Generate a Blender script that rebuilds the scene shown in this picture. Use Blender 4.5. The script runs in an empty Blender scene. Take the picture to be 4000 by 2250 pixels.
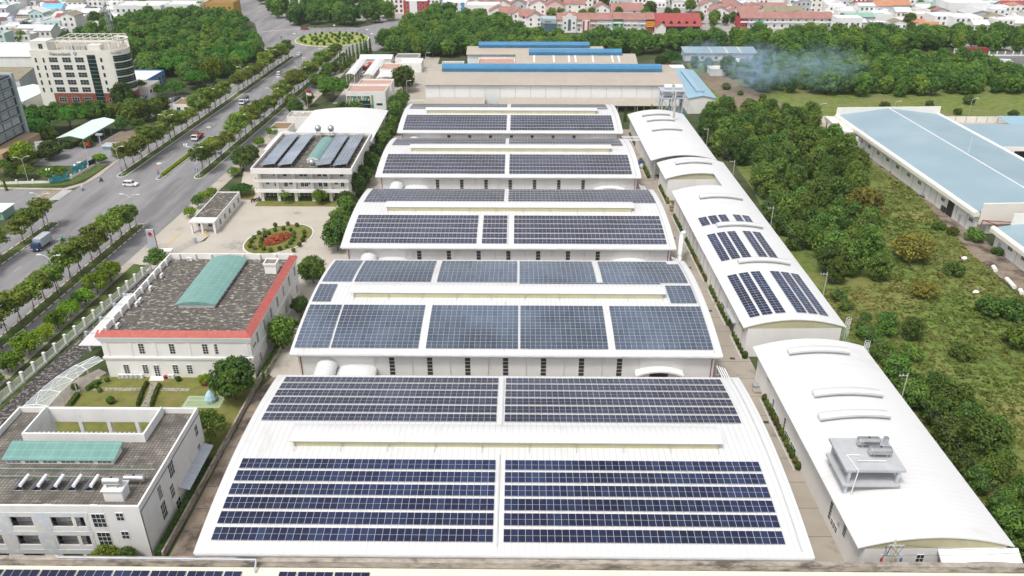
import bpy, math, random
from mathutils import Vector, Matrix
R = math.radians
rnd = random.Random(11)
SC = bpy.context.scene
COL = SC.collection

# ------------------------------------------------------------------ helpers
def tag(o, label=None, cat=None, group=None, kind=None):
    if label: o['label'] = label
    if cat: o['category'] = cat
    if group: o['group'] = group
    if kind: o['kind'] = kind
    return o

def thing(name, label, cat, loc=(0, 0, 0), rz=0.0, group=None):
    o = bpy.data.objects.new(name, None)
    o.empty_display_size = 0.5
    COL.objects.link(o)
    o.location = loc
    o.rotation_euler = (0, 0, rz)
    return tag(o, label, cat, group)

def rootloc(p):
    while p.parent: p = p.parent
    return p

class MB:
    """collects boxes, tubes and sheets; build() links them as one mesh object"""
    def __init__(s):
        s.v = []; s.f = []; s.m = []; s.t = []; s.uv = {}
    def vert(s, p):
        s.v.append(tuple(p)); return len(s.v) - 1
    def face(s, pts, mi=0, tint=0.5, uv=None):
        i = len(s.v); s.v.extend([tuple(p) for p in pts])
        s.f.append(tuple(range(i, i + len(pts)))); s.m.append(mi); s.t.append(tint)
        if uv: s.uv[len(s.f) - 1] = uv
    def box(s, x0, y0, z0, x1, y1, z1, mi=0, skip='', tint=0.5):
        p = [(x0,y0,z0),(x1,y0,z0),(x1,y1,z0),(x0,y1,z0),(x0,y0,z1),(x1,y0,z1),(x1,y1,z1),(x0,y1,z1)]
        i = len(s.v); s.v.extend(p)
        for k, q in (('b',(3,2,1,0)),('t',(4,5,6,7)),('s',(0,1,5,4)),('e',(1,2,6,5)),('n',(2,3,7,6)),('w',(3,0,4,7))):
            if k in skip: continue
            s.f.append(tuple(i + a for a in q)); s.m.append(mi); s.t.append(tint)
    def obox(s, c, size, rz=0, mi=0, rx=0, ry=0):
        M = Matrix.Rotation(rz,3,'Z') @ Matrix.Rotation(ry,3,'Y') @ Matrix.Rotation(rx,3,'X')
        i = len(s.v); hx, hy, hz = (a / 2 for a in size)
        for z in (-hz, hz):
            for x, y in ((-hx,-hy),(hx,-hy),(hx,hy),(-hx,hy)):
                s.v.append(tuple(Vector(c) + M @ Vector((x,y,z))))
        for q in ((3,2,1,0),(4,5,6,7),(0,1,5,4),(1,2,6,5),(2,3,7,6),(3,0,4,7)):
            s.f.append(tuple(i + a for a in q)); s.m.append(mi); s.t.append(0.5)
    def tube(s, p0, p1, r0, r1=None, n=8, mi=0, cap=True):
        r1 = r0 if r1 is None else r1
        p0 = Vector(p0); p1 = Vector(p1); d = (p1 - p0)
        if d.length < 1e-6: return
        q = d.normalized().to_track_quat('Z', 'Y')
        i = len(s.v)
        for p, r in ((p0, r0), (p1, r1)):
            for k in range(n):
                a = 2 * math.pi * k / n
                s.v.append(tuple(p + q @ Vector((math.cos(a)*r, math.sin(a)*r, 0))))
        for k in range(n):
            l = (k + 1) % n
            s.f.append((i+k, i+l, i+n+l, i+n+k)); s.m.append(mi); s.t.append(0.5)
        if cap:
            s.f.append(tuple(i+k for k in reversed(range(n)))); s.m.append(mi); s.t.append(0.5)
            s.f.append(tuple(i+n+k for k in range(n))); s.m.append(mi); s.t.append(0.5)
    def path(s, pts, r, n=6, mi=0):
        for a, b in zip(pts[:-1], pts[1:]): s.tube(a, b, r, r, n, mi)
    def ball(s, c, rx, ry=None, rz=None, nu=10, nv=6, mi=0, jit=0, rd=None):
        ry = ry or rx; rz = rz or rx; i = len(s.v)
        for a in range(nv + 1):
            th = math.pi * a / nv
            for b in range(nu):
                ph = 2 * math.pi * b / nu
                k = 1 + (rd.uniform(-jit, jit) if rd else 0)
                s.v.append((c[0]+rx*k*math.sin(th)*math.cos(ph), c[1]+ry*k*math.sin(th)*math.sin(ph), c[2]+rz*k*math.cos(th)))
        for a in range(nv):
            for b in range(nu):
                e = (b + 1) % nu
                s.f.append((i+a*nu+b, i+(a+1)*nu+b, i+(a+1)*nu+e, i+a*nu+e)); s.m.append(mi); s.t.append(0.5)
    def prism(s, poly, z0, z1, mi=0, top=True, bottom=False, mt=None):
        n = len(poly); i = len(s.v)
        s.v.extend([(x,y,z0) for x,y in poly]); s.v.extend([(x,y,z1) for x,y in poly])
        for k in range(n):
            l = (k+1) % n
            s.f.append((i+k, i+l, i+n+l, i+n+k)); s.m.append(mi); s.t.append(0.5)
        if top: s.f.append(tuple(i+n+k for k in range(n))); s.m.append(mi if mt is None else mt); s.t.append(0.5)
        if bottom: s.f.append(tuple(i+k for k in reversed(range(n)))); s.m.append(mi); s.t.append(0.5)
    def profile(s, prof, y0, y1, mi=0, axis='x'):
        """closed profile in (a,z) swept along the other axis; axis = the profile's horizontal axis"""
        n = len(prof); i = len(s.v)
        for b in (y0, y1):
            for a, z in prof: s.v.append((a,b,z) if axis == 'x' else (b,a,z))
        rev = axis != 'x'
        def F(t):
            s.f.append(tuple(reversed(t)) if rev else tuple(t)); s.m.append(mi); s.t.append(0.5)
        for k in range(n):
            l = (k+1) % n
            F((i+k, i+l, i+n+l, i+n+k))
        F(tuple(i+k for k in reversed(range(n)))); F(tuple(i+n+k for k in range(n)))
    def mesh(s, name, mats, off=(0,0,0), smooth=False):
        me = bpy.data.meshes.new(name)
        ox, oy, oz = off
        me.from_pydata([(x-ox, y-oy, z-oz) for x,y,z in s.v], [], s.f)
        for m in (mats if isinstance(mats, (list, tuple)) else [mats]): me.materials.append(m)
        me.polygons.foreach_set('material_index', s.m)
        at = me.attributes.new('tint', 'FLOAT', 'FACE'); at.data.foreach_set('value', s.t)
        if s.uv:
            l = me.uv_layers.new(name='UVMap')
            for pi, uv in s.uv.items():
                for li, c in zip(me.polygons[pi].loop_indices, uv): l.data[li].uv = c
        if smooth: me.polygons.foreach_set('use_smooth', [True]*len(me.polygons))
        me.update()
        return me
    def build(s, name, mats, parent=None, smooth=False, world=None):
        off = (0,0,0)
        if parent is not None:
            r = rootloc(parent)
            if world or (world is None and abs(r.rotation_euler.z) < 1e-6): off = tuple(r.location)
        o = bpy.data.objects.new(name, s.mesh(name, mats, off, smooth))
        COL.objects.link(o)
        if parent is not None: o.parent = parent
        return o

def inst(name, me, parent=None, loc=(0,0,0), rz=0, scale=None):
    o = bpy.data.objects.new(name, me); COL.objects.link(o)
    if parent is not None:
        o.parent = parent
        r = rootloc(parent)
        if abs(r.rotation_euler.z) < 1e-6: loc = tuple(a-b for a,b in zip(loc, r.location))
    o.location = loc; o.rotation_euler = (0,0,rz)
    if scale: o.scale = scale if isinstance(scale,(tuple,list)) else (scale,)*3
    return o

KIDS = {}
def dup(root, loc, rz=0, scale=None, label=None, group=None):
    r = root.copy(); COL.objects.link(r); r.location = loc; r.rotation_euler = (0,0,rz)
    if scale is not None: r.scale = scale if isinstance(scale,(tuple,list)) else (scale,)*3
    if label: r['label'] = label
    if group: r['group'] = group
    def rec(src, dst):
        for ch in list(src.children):
            c = ch.copy(); COL.objects.link(c); c.parent = dst
            rec(ch, c)
    rec(root, r)
    return r

# ------------------------------------------------------------------ materials
def newmat(name):
    m = bpy.data.materials.new(name); m.use_nodes = True
    nt = m.node_tree
    return m, nt, nt.nodes, nt.links, nt.nodes['Principled BSDF']

def lin(c):
    """sRGB 0-255 triple to linear"""
    return tuple(((x/255)/12.92 if x/255 <= .04045 else ((x/255+.055)/1.055)**2.4) for x in c)

def mat(name, col, rough=.8, var=.12, scale=.35, metal=0.0, spec=.3, col2=None, thr=(.45,.62), scale2=.12, det=5, bump=0.0, aniso=None):
    """base colour with two octaves of world-space noise; col2 is laid over it in blotches"""
    m, nt, N, L, b = newmat(name)
    g = N.new('ShaderNodeNewGeometry')
    vec = g.outputs['Position']
    if aniso:
        mp = N.new('ShaderNodeMapping'); mp.inputs['Scale'].default_value = aniso
        L.new(vec, mp.inputs['Vector']); vec = mp.outputs['Vector']
    n = N.new('ShaderNodeTexNoise'); n.inputs['Scale'].default_value = scale; n.inputs['Detail'].default_value = det
    L.new(vec, n.inputs['Vector'])
    mr = N.new('ShaderNodeMapRange'); mr.inputs['From Min'].default_value = .3; mr.inputs['From Max'].default_value = .7
    mr.inputs['To Min'].default_value = 1-var; mr.inputs['To Max'].default_value = 1+var
    L.new(n.outputs['Fac'], mr.inputs['Value'])
    mx = N.new('ShaderNodeVectorMath'); mx.operation = 'SCALE'; mx.inputs[0].default_value = col
    L.new(mr.outputs['Result'], mx.inputs['Scale'])
    out = mx.outputs['Vector']
    if col2:
        n2 = N.new('ShaderNodeTexNoise'); n2.inputs['Scale'].default_value = scale2; n2.inputs['Detail'].default_value = 7
        n2.inputs['Roughness'].default_value = .65
        L.new(vec, n2.inputs['Vector'])
        r2 = N.new('ShaderNodeMapRange'); r2.interpolation_type = 'SMOOTHSTEP'
        r2.inputs['From Min'].default_value = thr[0]; r2.inputs['From Max'].default_value = thr[1]
        L.new(n2.outputs['Fac'], r2.inputs['Value'])
        mm = N.new('ShaderNodeMix'); mm.data_type = 'RGBA'
        L.new(r2.outputs['Result'], mm.inputs['Factor']); L.new(out, mm.inputs['A']); mm.inputs['B'].default_value = (*col2, 1)
        out = mm.outputs['Result']
    L.new(out, b.inputs['Base Color'])
    b.inputs['Roughness'].default_value = rough; b.inputs['Metallic'].default_value = metal
    b.inputs['Specular IOR Level'].default_value = spec
    if bump:
        bp = N.new('ShaderNodeBump'); bp.inputs['Strength'].default_value = bump; bp.inputs['Distance'].default_value = .1
        L.new(n.outputs['Fac'], bp.inputs['Height']); L.new(bp.outputs['Normal'], b.inputs['Normal'])
    return m

def stripes(m, axis, period, width, col, soft=.15, strength=1.0):
    """thin lines of another colour every `period` metres along a world axis (sheet joints, seams)"""
    nt = m.node_tree; N = nt.nodes; L = nt.links; b = N['Principled BSDF']
    src = b.inputs['Base Color'].links[0].from_socket
    g = N.new('ShaderNodeNewGeometry'); sx = N.new('ShaderNodeSeparateXYZ'); L.new(g.outputs['Position'], sx.inputs['Vector'])
    d = N.new('ShaderNodeMath'); d.operation = 'DIVIDE'; d.inputs[1].default_value = period; L.new(sx.outputs[axis], d.inputs[0])
    fr = N.new('ShaderNodeMath'); fr.operation = 'FRACT'; L.new(d.outputs[0], fr.inputs[0])
    lt = N.new('ShaderNodeMath'); lt.operation = 'LESS_THAN'; lt.inputs[1].default_value = width/period; L.new(fr.outputs[0], lt.inputs[0])
    ms = N.new('ShaderNodeMath'); ms.operation = 'MULTIPLY'; ms.inputs[1].default_value = strength; L.new(lt.outputs[0], ms.inputs[0])
    mm = N.new('ShaderNodeMix'); mm.data_type = 'RGBA'
    L.new(ms.outputs[0], mm.inputs['Factor']); L.new(src, mm.inputs['A']); mm.inputs['B'].default_value = (*col, 1)
    L.new(mm.outputs['Result'], b.inputs['Base Color'])
    return m

def panelmat(name, c0, c1, rough=.22, coat=0.0):
    m, nt, N, L, b = newmat(name)
    a = N.new('ShaderNodeAttribute'); a.attribute_name = 'tint'
    mm = N.new('ShaderNodeMix'); mm.data_type = 'RGBA'; mm.inputs['A'].default_value = (*c0,1); mm.inputs['B'].default_value = (*c1,1)
    g = N.new('ShaderNodeNewGeometry'); n = N.new('ShaderNodeTexNoise'); n.inputs['Scale'].default_value = .07; n.inputs['Detail'].default_value = 2
    L.new(g.outputs['Position'], n.inputs['Vector'])
    r = N.new('ShaderNodeMapRange'); r.inputs['From Min'].default_value = .35; r.inputs['From Max'].default_value = .65; r.inputs['To Min'].default_value = .72; r.inputs['To Max'].default_value = 1.35  # slow noise paints uneven sky reflection into the panel colour
    L.new(n.outputs['Fac'], r.inputs['Value'])
    L.new(a.outputs['Fac'], mm.inputs['Factor'])
    sc = N.new('ShaderNodeVectorMath'); sc.operation = 'SCALE'; L.new(mm.outputs['Result'], sc.inputs[0]); L.new(r.outputs['Result'], sc.inputs['Scale'])
    L.new(sc.outputs['Vector'], b.inputs['Base Color'])
    b.inputs['Roughness'].default_value = rough; b.inputs['Specular IOR Level'].default_value = .5
    return m

LK = 2.1
def leafmat(name, c0, c1, c2=None):
    """leaf colour from the clump's own tint, shifted a little per tree; some light passes through"""
    m, nt, N, L, b = newmat(name)
    a = N.new('ShaderNodeAttribute'); a.attribute_name = 'tint'
    oi = N.new('ShaderNodeObjectInfo')
    mm = N.new('ShaderNodeMix'); mm.data_type = 'RGBA'; c0 = tuple(x*LK*.86 for x in c0); c1 = tuple(x*LK for x in c1)
    mm.inputs['A'].default_value = (*c0,1); mm.inputs['B'].default_value = (*c1,1)
    L.new(a.outputs['Fac'], mm.inputs['Factor'])
    hs = N.new('ShaderNodeHueSaturation')
    r1 = N.new('ShaderNodeMapRange'); r1.inputs['To Min'].default_value = .474; r1.inputs['To Max'].default_value = .522
    r2 = N.new('ShaderNodeMapRange'); r2.inputs['To Min'].default_value = .62; r2.inputs['To Max'].default_value = 1.38
    fr = N.new('ShaderNodeMath'); fr.operation = 'FRACT'; mu = N.new('ShaderNodeMath'); mu.operation = 'MULTIPLY'; mu.inputs[1].default_value = 7.31
    L.new(oi.outputs['Random'], mu.inputs[0]); L.new(mu.outputs[0], fr.inputs[0])
    L.new(oi.outputs['Random'], r1.inputs['Value']); L.new(fr.outputs[0], r2.inputs['Value'])
    L.new(r1.outputs['Result'], hs.inputs['Hue']); L.new(r2.outputs['Result'], hs.inputs['Value'])
    hs.inputs['Saturation'].default_value = 1.12
    L.new(mm.outputs['Result'], hs.inputs['Color'])
    L.new(hs.outputs['Color'], b.inputs['Base Color'])
    b.inputs['Roughness'].default_value = .6; b.inputs['Specular IOR Level'].default_value = .25
    tr = N.new('ShaderNodeBsdfTranslucent'); L.new(hs.outputs['Color'], tr.inputs['Color'])
    ms = N.new('ShaderNodeMixShader'); ms.inputs['Fac'].default_value = .3
    L.new(b.outputs[0], ms.inputs[1]); L.new(tr.outputs[0], ms.inputs[2])
    L.new(ms.outputs[0], N['Material Output'].inputs['Surface'])
    return m

W8 = (.80,.80,.79)
M = {}
M['roof_white'] = stripes(mat('roof_white', (.65,.65,.643), .5, .025, .08, col2=(.53,.515,.48), thr=(.52,.80), scale2=.3, spec=.35, aniso=(1,.35,1)), 'X', .92, .12, (.45,.45,.445), strength=.55)
M['roof_white_cross'] = stripes(mat('roof_white_cross', (.675,.675,.668), .5, .02, .08, col2=(.57,.56,.53), thr=(.54,.82), scale2=.22, spec=.35, aniso=(.4,1,1)), 'Y', 1.0, .1, (.56,.56,.55), strength=.45)
M['wall_white'] = stripes(mat('wall_white', (.70,.69,.67), .6, .05, .3, col2=(.56,.54,.50), thr=(.56,.78), scale2=.4, aniso=(1,1,.25)), 'Z', 1.1, .05, (.60,.59,.57), strength=.6)
M['plaster'] = mat('plaster', (.80,.78,.75), .8, .05, .3, col2=(.60,.58,.54), thr=(.56,.80), scale2=.35, aniso=(1,1,.3))
M['plaster_old'] = mat('plaster_old', (.76,.75,.73), .85, .06, .4, col2=(.40,.385,.36), thr=(.55,.80), scale2=.55, aniso=(1,1,.35))
M['cream'] = mat('cream', (.80,.77,.70), .75, .04, .3)
M['trim'] = mat('trim', (.80,.79,.77), .6, .03, .6)
M['grey_trim'] = mat('grey_trim', (.42,.42,.42), .6, .1, .6)
M['yellow_strip'] = stripes(mat('yellow_strip', (.50,.475,.30), .55, .07, .5), 'X', .5, .06, (.40,.385,.25), strength=.6)
M['dark'] = mat('dark', (.02,.02,.022), .35, .2, 1, spec=.4)
M['louver'] = mat('louver', (.035,.034,.033), .5, .2, 2)
M['glass'] = mat('glass', (.035,.045,.05), .08, .3, .4, spec=.6)
M['glass_green'] = mat('glass_green', (.012,.035,.03), .06, .4, .3, spec=.7)
M['glass_blue'] = mat('glass_blue', (.10,.16,.20), .08, .3, .25, spec=.7)
M['frame_white'] = mat('frame_white', (.78,.78,.77), .5, .03, 1)
M['red_tile'] = stripes(mat('red_tile', (.43,.115,.095), .6, .14, 1.2), 'X', .42, .05, (.33,.08,.07), strength=.5)
M['roof_pebble'] = mat('roof_pebble', (.105,.095,.083), .9, .35, 1.2, col2=(.40,.37,.31), thr=(.535,.62), scale2=1.15, aniso=(.7,1.5,1))
M['roof_tilegrid'] = stripes(stripes(mat('roof_tilegrid', (.165,.147,.127), .9, .45, .5, col2=(.31,.28,.24), thr=(.52,.66), scale2=.7), 'X', .55, .13, (.085,.078,.07), strength=.8), 'Y', .55, .13, (.085,.078,.07), strength=.8)
M['teal_sheet'] = stripes(stripes(mat('teal_sheet', (.155,.31,.275), .3, .1, .5, spec=.5, col2=(.12,.25,.27), thr=(.6,.75), scale2=.2), 'Y', 1.3, .07, (.36,.52,.47), strength=.6), 'X', 1.5, .06, (.36,.52,.47), strength=.6)
M['asphalt'] = mat('asphalt', (.25,.243,.247), .9, .13, .35, col2=(.165,.16,.16), thr=(.47,.68), scale2=.10, aniso=(1,.16,1), bump=.05, det=8)
M['asphalt_dark'] = mat('asphalt_dark', (.165,.16,.162), .9, .1, .2, col2=(.12,.118,.115), thr=(.5,.7), scale2=.08)
M['concrete'] = mat('concrete', (.40,.365,.31), .9, .08, .12, col2=(.25,.235,.21), thr=(.58,.74), scale2=.09, bump=.05)
M['concrete_pale'] = mat('concrete_pale', (.46,.42,.36), .9, .06, .15, col2=(.25,.245,.23), thr=(.56,.72), scale2=.09)
M['concrete_lane'] = stripes(mat('concrete_lane', (.36,.32,.265), .9, .1, .2, col2=(.14,.12,.10), thr=(.58,.76), scale2=.11), 'Y', 6.0, .16, (.20,.18,.15))
M['concrete_stain'] = stripes(mat('concrete_stain', (.25,.20,.155), .9, .18, .3, col2=(.075,.06,.05), thr=(.46,.64), scale2=.16), 'Y', 5.0, .15, (.10,.085,.07))
M['paving'] = mat('paving', (.43,.385,.325), .9, .1, .5, col2=(.30,.27,.23), thr=(.5,.7), scale2=.25)
M['stone_path'] = mat('stone_path', (.36,.33,.28), .9, .2, 1.5, col2=(.17,.16,.14), thr=(.50,.58), scale2=1.5)
M['kerb_white'] = mat('kerb_white', (.66,.65,.62), .8, .08, 1)
M['kerb_red'] = mat('kerb_red', (.40,.075,.06), .8, .12, 1)
M['paint_white'] = mat('paint_white', (.62,.61,.58), .8, .15, 1)
M['paint_yellow'] = mat('paint_yellow', (.60,.40,.10), .8, .15, 1)
M['lawn'] = mat('lawn', (.155,.165,.04), .95, .2, .5, col2=(.215,.175,.065), thr=(.45,.70), scale2=.22, bump=.15)
M['verge_grass'] = mat('verge_grass', (.075,.115,.025), .95, .3, .7, col2=(.11,.12,.04), thr=(.45,.7), scale2=.4, bump=.2)
M['field'] = mat('field', (.115,.165,.034), .95, .34, .6, col2=(.235,.205,.070), thr=(.46,.68), scale2=.045, det=9, bump=.3)
M['meadow'] = mat('meadow', (.140,.180,.040), .95, .3, .4, col2=(.20,.185,.08), thr=(.48,.7), scale2=.06, det=8, bump=.2)
M['island_grass'] = mat('island_grass', (.22,.29,.05), .95, .2, .5, col2=(.29,.29,.07), thr=(.48,.7), scale2=.2)
M['earth'] = mat('earth', (.22,.17,.125), .95, .2, .4, col2=(.10,.095,.05), thr=(.5,.7), scale2=.1)
M['ground'] = mat('ground', (.055,.075,.028), .95, .3, .25, col2=(.10,.10,.05), thr=(.5,.66), scale2=.05)
M['town_ground'] = mat('town_ground', (.34,.32,.30), .95, .2, .2)
M['wall_weathered'] = mat('wall_weathered', (.37,.325,.275), .95, .22, 1.6, col2=(.115,.10,.085), thr=(.47,.66), scale2=.42, aniso=(.55,1,1.6), det=9)
M['sheet_cream'] = stripes(mat('sheet_cream', (.74,.71,.60), .5, .06, .2, col2=(.36,.20,.10), thr=(.67,.78), scale2=.5), 'X', .35, .07, (.52,.50,.42), strength=.8)
M['steel'] = mat('steel', (.62,.62,.62), .28, .08, .8, metal=.9)
M['galv'] = mat('galv', (.50,.53,.58), .5, .08, .6, metal=.2)
M['white_metal'] = mat('white_metal', (.78,.79,.80), .4, .03, 1)
M['grey_metal'] = mat('grey_metal', (.33,.35,.38), .5, .1, 1)
M['dark_metal'] = mat('dark_metal', (.05,.055,.06), .5, .2, 1)
M['blue_metal'] = mat('blue_metal', (.02,.06,.22), .5, .2, 1)
M['beige_roof'] = stripes(mat('beige_roof', (.43,.38,.315), .6, .05, .15, col2=(.39,.345,.285), thr=(.5,.7), scale2=.06), 'X', 6.2, .2, (.36,.315,.26), strength=.5)
M['blue_sheet'] = stripes(mat('blue_sheet', (.07,.235,.42), .45, .08, .3), 'X', 1.2, .1, (.045,.20,.42), strength=.6)
M['blue_pale'] = stripes(mat('blue_pale', (.275,.375,.425), .5, .05, .08, col2=(.315,.41,.455), thr=(.45,.7), scale2=.04), 'Y', 1.0, .08, (.22,.325,.385), strength=.4)
M['blue_lean'] = stripes(mat('blue_lean', (.29,.43,.52), .5, .05, .2), 'Y', 1.2, .1, (.22,.43,.62), strength=.5)
M['red_roof'] = mat('red_roof', (.33,.075,.07), .6, .08, .5)
M['pink_tile'] = mat('pink_tile', (.35,.18,.155), .75, .14, .25, col2=(.30,.155,.13), thr=(.5,.7), scale2=.1)
M['orange_tile'] = mat('orange_tile', (.47,.22,.13), .75, .1, .3)
M['grey_tile'] = mat('grey_tile', (.20,.19,.18), .8, .15, .3)
M['olive_tile'] = mat('olive_tile', (.26,.235,.16), .8, .15, .3)
M['salmon'] = mat('salmon', (.46,.29,.23), .8, .08, .3)
M['mint_roof'] = mat('mint_roof', (.66,.76,.70), .5, .03, .3)
M['green_sheet'] = mat('green_sheet', (.24,.42,.33), .5, .06, .4)
M['brick_red'] = mat('brick_red', (.24,.075,.055), .85, .12, .5, col2=(.30,.12,.09), thr=(.45,.65), scale2=1.2)
M['sandstone'] = stripes(mat('sandstone', (.38,.27,.165), .8, .08, .4), 'Z', .8, .06, (.28,.20,.12), strength=.8)
M['tower_dark'] = mat('tower_dark', (.055,.06,.075), .5, .12, .6)
M['blind'] = stripes(mat('blind', (.34,.40,.40), .25, .2, .9, spec=.6), 'Y', .55, .10, (.10,.12,.13), strength=.8)
M['rubber'] = mat('rubber', (.018,.018,.018), .9, .1, 2)
M['car_white'] = mat('car_white', (.80,.80,.80), .25, .02, 2, spec=.6)
M['car_silver'] = mat('car_silver', (.62,.63,.64), .25, .03, 2, spec=.6)
M['car_dark'] = mat('car_dark', (.035,.035,.04), .25, .1, 2, spec=.6)
M['car_red'] = mat('car_red', (.40,.03,.035), .3, .08, 2, spec=.6)
M['lamp_lens'] = mat('lamp_lens', (.85,.84,.80), .2, .02, 3)
M['tail_red'] = mat('tail_red', (.45,.02,.02), .3, .05, 3)
M['truck_blue'] = mat('truck_blue', (.03,.07,.17), .4, .1, 2)
M['truck_box'] = mat('truck_box', (.40,.47,.50), .5, .06, 1)
M['tarp'] = mat('tarp', (.13,.145,.16), .8, .15, 1)
M['container_red'] = stripes(mat('container_red', (.33,.045,.05), .6, .1, .8), 'X', .6, .2, (.24,.035,.04))
M['container_blue'] = stripes(mat('container_blue', (.05,.16,.38), .6, .1, .8), 'X', .6, .2, (.04,.12,.30))
M['skin'] = mat('skin', (.45,.27,.19), .6, .05, 4)
M['cloth_dark'] = mat('cloth_dark', (.04,.04,.05), .9, .2, 4)
M['cloth_blue'] = mat('cloth_blue', (.06,.10,.22), .9, .2, 4)
M['cloth_red'] = mat('cloth_red', (.42,.05,.05), .9, .15, 4)
M['cloth_green'] = mat('cloth_green', (.08,.42,.26), .9, .15, 4)
M['helmet'] = mat('helmet', (.6,.6,.6), .4, .05, 3)
M['bark'] = mat('bark', (.13,.10,.075), .95, .3, 3)
M['bark_pale'] = mat('bark_pale', (.30,.26,.21), .95, .2, 3)
M['stone_dark'] = mat('stone_dark', (.05,.047,.045), .9, .4, 2.0, col2=(.27,.25,.23), thr=(.50,.60), scale2=1.6)
M['flower_red'] = mat('flower_red', (.36,.075,.035), .9, .45, 2.2, col2=(.10,.11,.03), thr=(.50,.64), scale2=1.5)
M['teal_print'] = mat('teal_print', (.06,.33,.38), .5, .15, .4, col2=(.40,.60,.62), thr=(.52,.62), scale2=.5)
M['tent'] = mat('tent', (.42,.60,.70), .5, .08, 1)
M['court'] = mat('court', (.28,.36,.20), .85, .06, .5)
M['concrete_post'] = mat('concrete_post', (.48,.45,.39), .9, .08, 2)
M['glass_clear'] = mat('glass_clear', (.55,.60,.59), .15, .05, .6, spec=.6)
_n = M['glass_clear'].node_tree; _t = _n.nodes.new('ShaderNodeBsdfTransparent'); _m = _n.nodes.new('ShaderNodeMixShader'); _m.inputs['Fac'].default_value = .5
_n.links.new(_n.nodes['Principled BSDF'].outputs[0], _m.inputs[1]); _n.links.new(_t.outputs[0], _m.inputs[2]); _n.links.new(_m.outputs[0], _n.nodes['Material Output'].inputs['Surface'])
M['pipe_red'] = mat('pipe_red', (.32,.045,.045), .6, .1, 1)
M['gold'] = mat('gold', (.50,.40,.16), .4, .05, 2, metal=.3)
M['text_dark'] = mat('text_dark', (.05,.06,.07), .5, .05, 2)
M['text_green'] = mat('text_green', (.06,.22,.12), .5, .05, 2)
M['text_white'] = mat('text_white', (.8,.8,.8), .5, .02, 2)
M['sign_red'] = mat('sign_red', (.48,.03,.03), .5, .05, 2)
M['sign_blue'] = mat('sign_blue', (.03,.14,.45), .5, .05, 2)
M['sign_yellow'] = mat('sign_yellow', (.75,.50,.05), .5, .05, 2)
M['pink_wall'] = mat('pink_wall', (.66,.50,.45), .8, .05, .5)
M['red_wall'] = mat('red_wall', (.45,.06,.07), .7, .05, .5)
M['green_wall'] = mat('green_wall', (.10,.36,.20), .7, .05, .5)
M['blue_wall'] = mat('blue_wall', (.10,.28,.55), .6, .05, .5)
M['mint_wall'] = mat('mint_wall', (.50,.66,.62), .8, .05, .5)
M['lilac_wall'] = mat('lilac_wall', (.60,.60,.66), .8, .05, .5)
M['ochre_wall'] = mat('ochre_wall', (.48,.28,.06), .8, .08, .5)
M['brown_wall'] = mat('brown_wall', (.26,.17,.10), .8, .1, .5)
M['deck_grey'] = mat('deck_grey', (.44,.45,.46), .85, .1, .5, col2=(.36,.30,.24), thr=(.62,.74), scale2=.6)
M['grey_wall'] = mat('grey_wall', (.48,.49,.50), .8, .07, .4)
M['panel_navy'] = panelmat('panel_navy', (.010,.014,.045), (.022,.035,.085), .2)
M['panel_blue'] = panelmat('panel_blue', (.060,.082,.125), (.085,.112,.155), .25)
M['panel_pale'] = panelmat('panel_pale', (.20,.24,.30), (.25,.29,.345), .22)
M['panel_grey'] = panelmat('panel_grey', (.030,.034,.062), (.045,.050,.085), .25)
M['wall_greygreen_shaded'] = stripes(mat('wall_greygreen_shaded', (.25,.275,.245), .8, .1, .5), 'X', 7.2, .12, (.15,.16,.15))  # green-grey, darkened to put the eave's shade into the colour
M['panel_frame'] = mat('panel_frame', (.62,.62,.62), .4, .02, 2)
M['leaf_street'] = leafmat('leaf_street', (.045,.078,.018), (.110,.138,.032))
M['leaf_lime'] = leafmat('leaf_lime', (.055,.100,.015), (.110,.158,.024))
M['leaf_dark'] = leafmat('leaf_dark', (.022,.046,.015), (.070,.110,.026))
M['leaf_mid'] = leafmat('leaf_mid', (.035,.066,.018), (.085,.125,.030))
M['leaf_scrub'] = leafmat('leaf_scrub', (.026,.052,.017), (.078,.118,.028))
M['leaf_umbrella'] = leafmat('leaf_umbrella', (.026,.066,.015), (.062,.120,.022))
M['leaf_brown'] = leafmat('leaf_brown', (.07,.065,.022), (.125,.105,.03))
M['leaf_topiary'] = leafmat('leaf_topiary', (.030,.055,.012), (.075,.100,.022))
M['leaf_bright'] = leafmat('leaf_bright', (.12,.17,.012), (.24,.29,.02))
M['leaf_cypress'] = leafmat('leaf_cypress', (.040,.070,.016), (.085,.120,.024))
M['leaf_grass'] = leafmat('leaf_grass', (.062,.092,.020), (.118,.112,.036))
# ------------------------------------------------------------------ ground, roads and yards (the setting)
SK = .0506                                      # the avenue runs 2.9 degrees off the factory grid
def RX(u, y): return u + SK * y

def sheet(name, polys, z, m, th=None):
    b = MB()
    for p in polys:
        if th: b.prism(p, z - th, z, 0)
        else: b.face([(x, y, z) for x, y in p])
    return tag(b.build(name, m), kind='structure')

def strip(u0, u1, y0, y1, n=1):
    return [(RX(u0, y0), y0), (RX(u1, y0), y0), (RX(u1, y1), y1), (RX(u0, y1), y1)]

def circ(cx, cy, r, n=48, a0=0, a1=360, ry=None):
    ry = ry or r
    return [(cx + r*math.cos(R(a0+(a1-a0)*k/n)), cy + ry*math.sin(R(a0+(a1-a0)*k/n))) for k in range(n)]

sheet('ground', [[(-2500,-800),(2500,-800),(2500,3500),(-2500,3500)]], 0, M['ground'])
sheet('town_ground', [[(-600,532),(-170,560),(60,492),(230,487),(250,445),(900,470),(900,1500),(-900,1500),(-900,420),(-330,420)]], .012, M['town_ground'])
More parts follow.
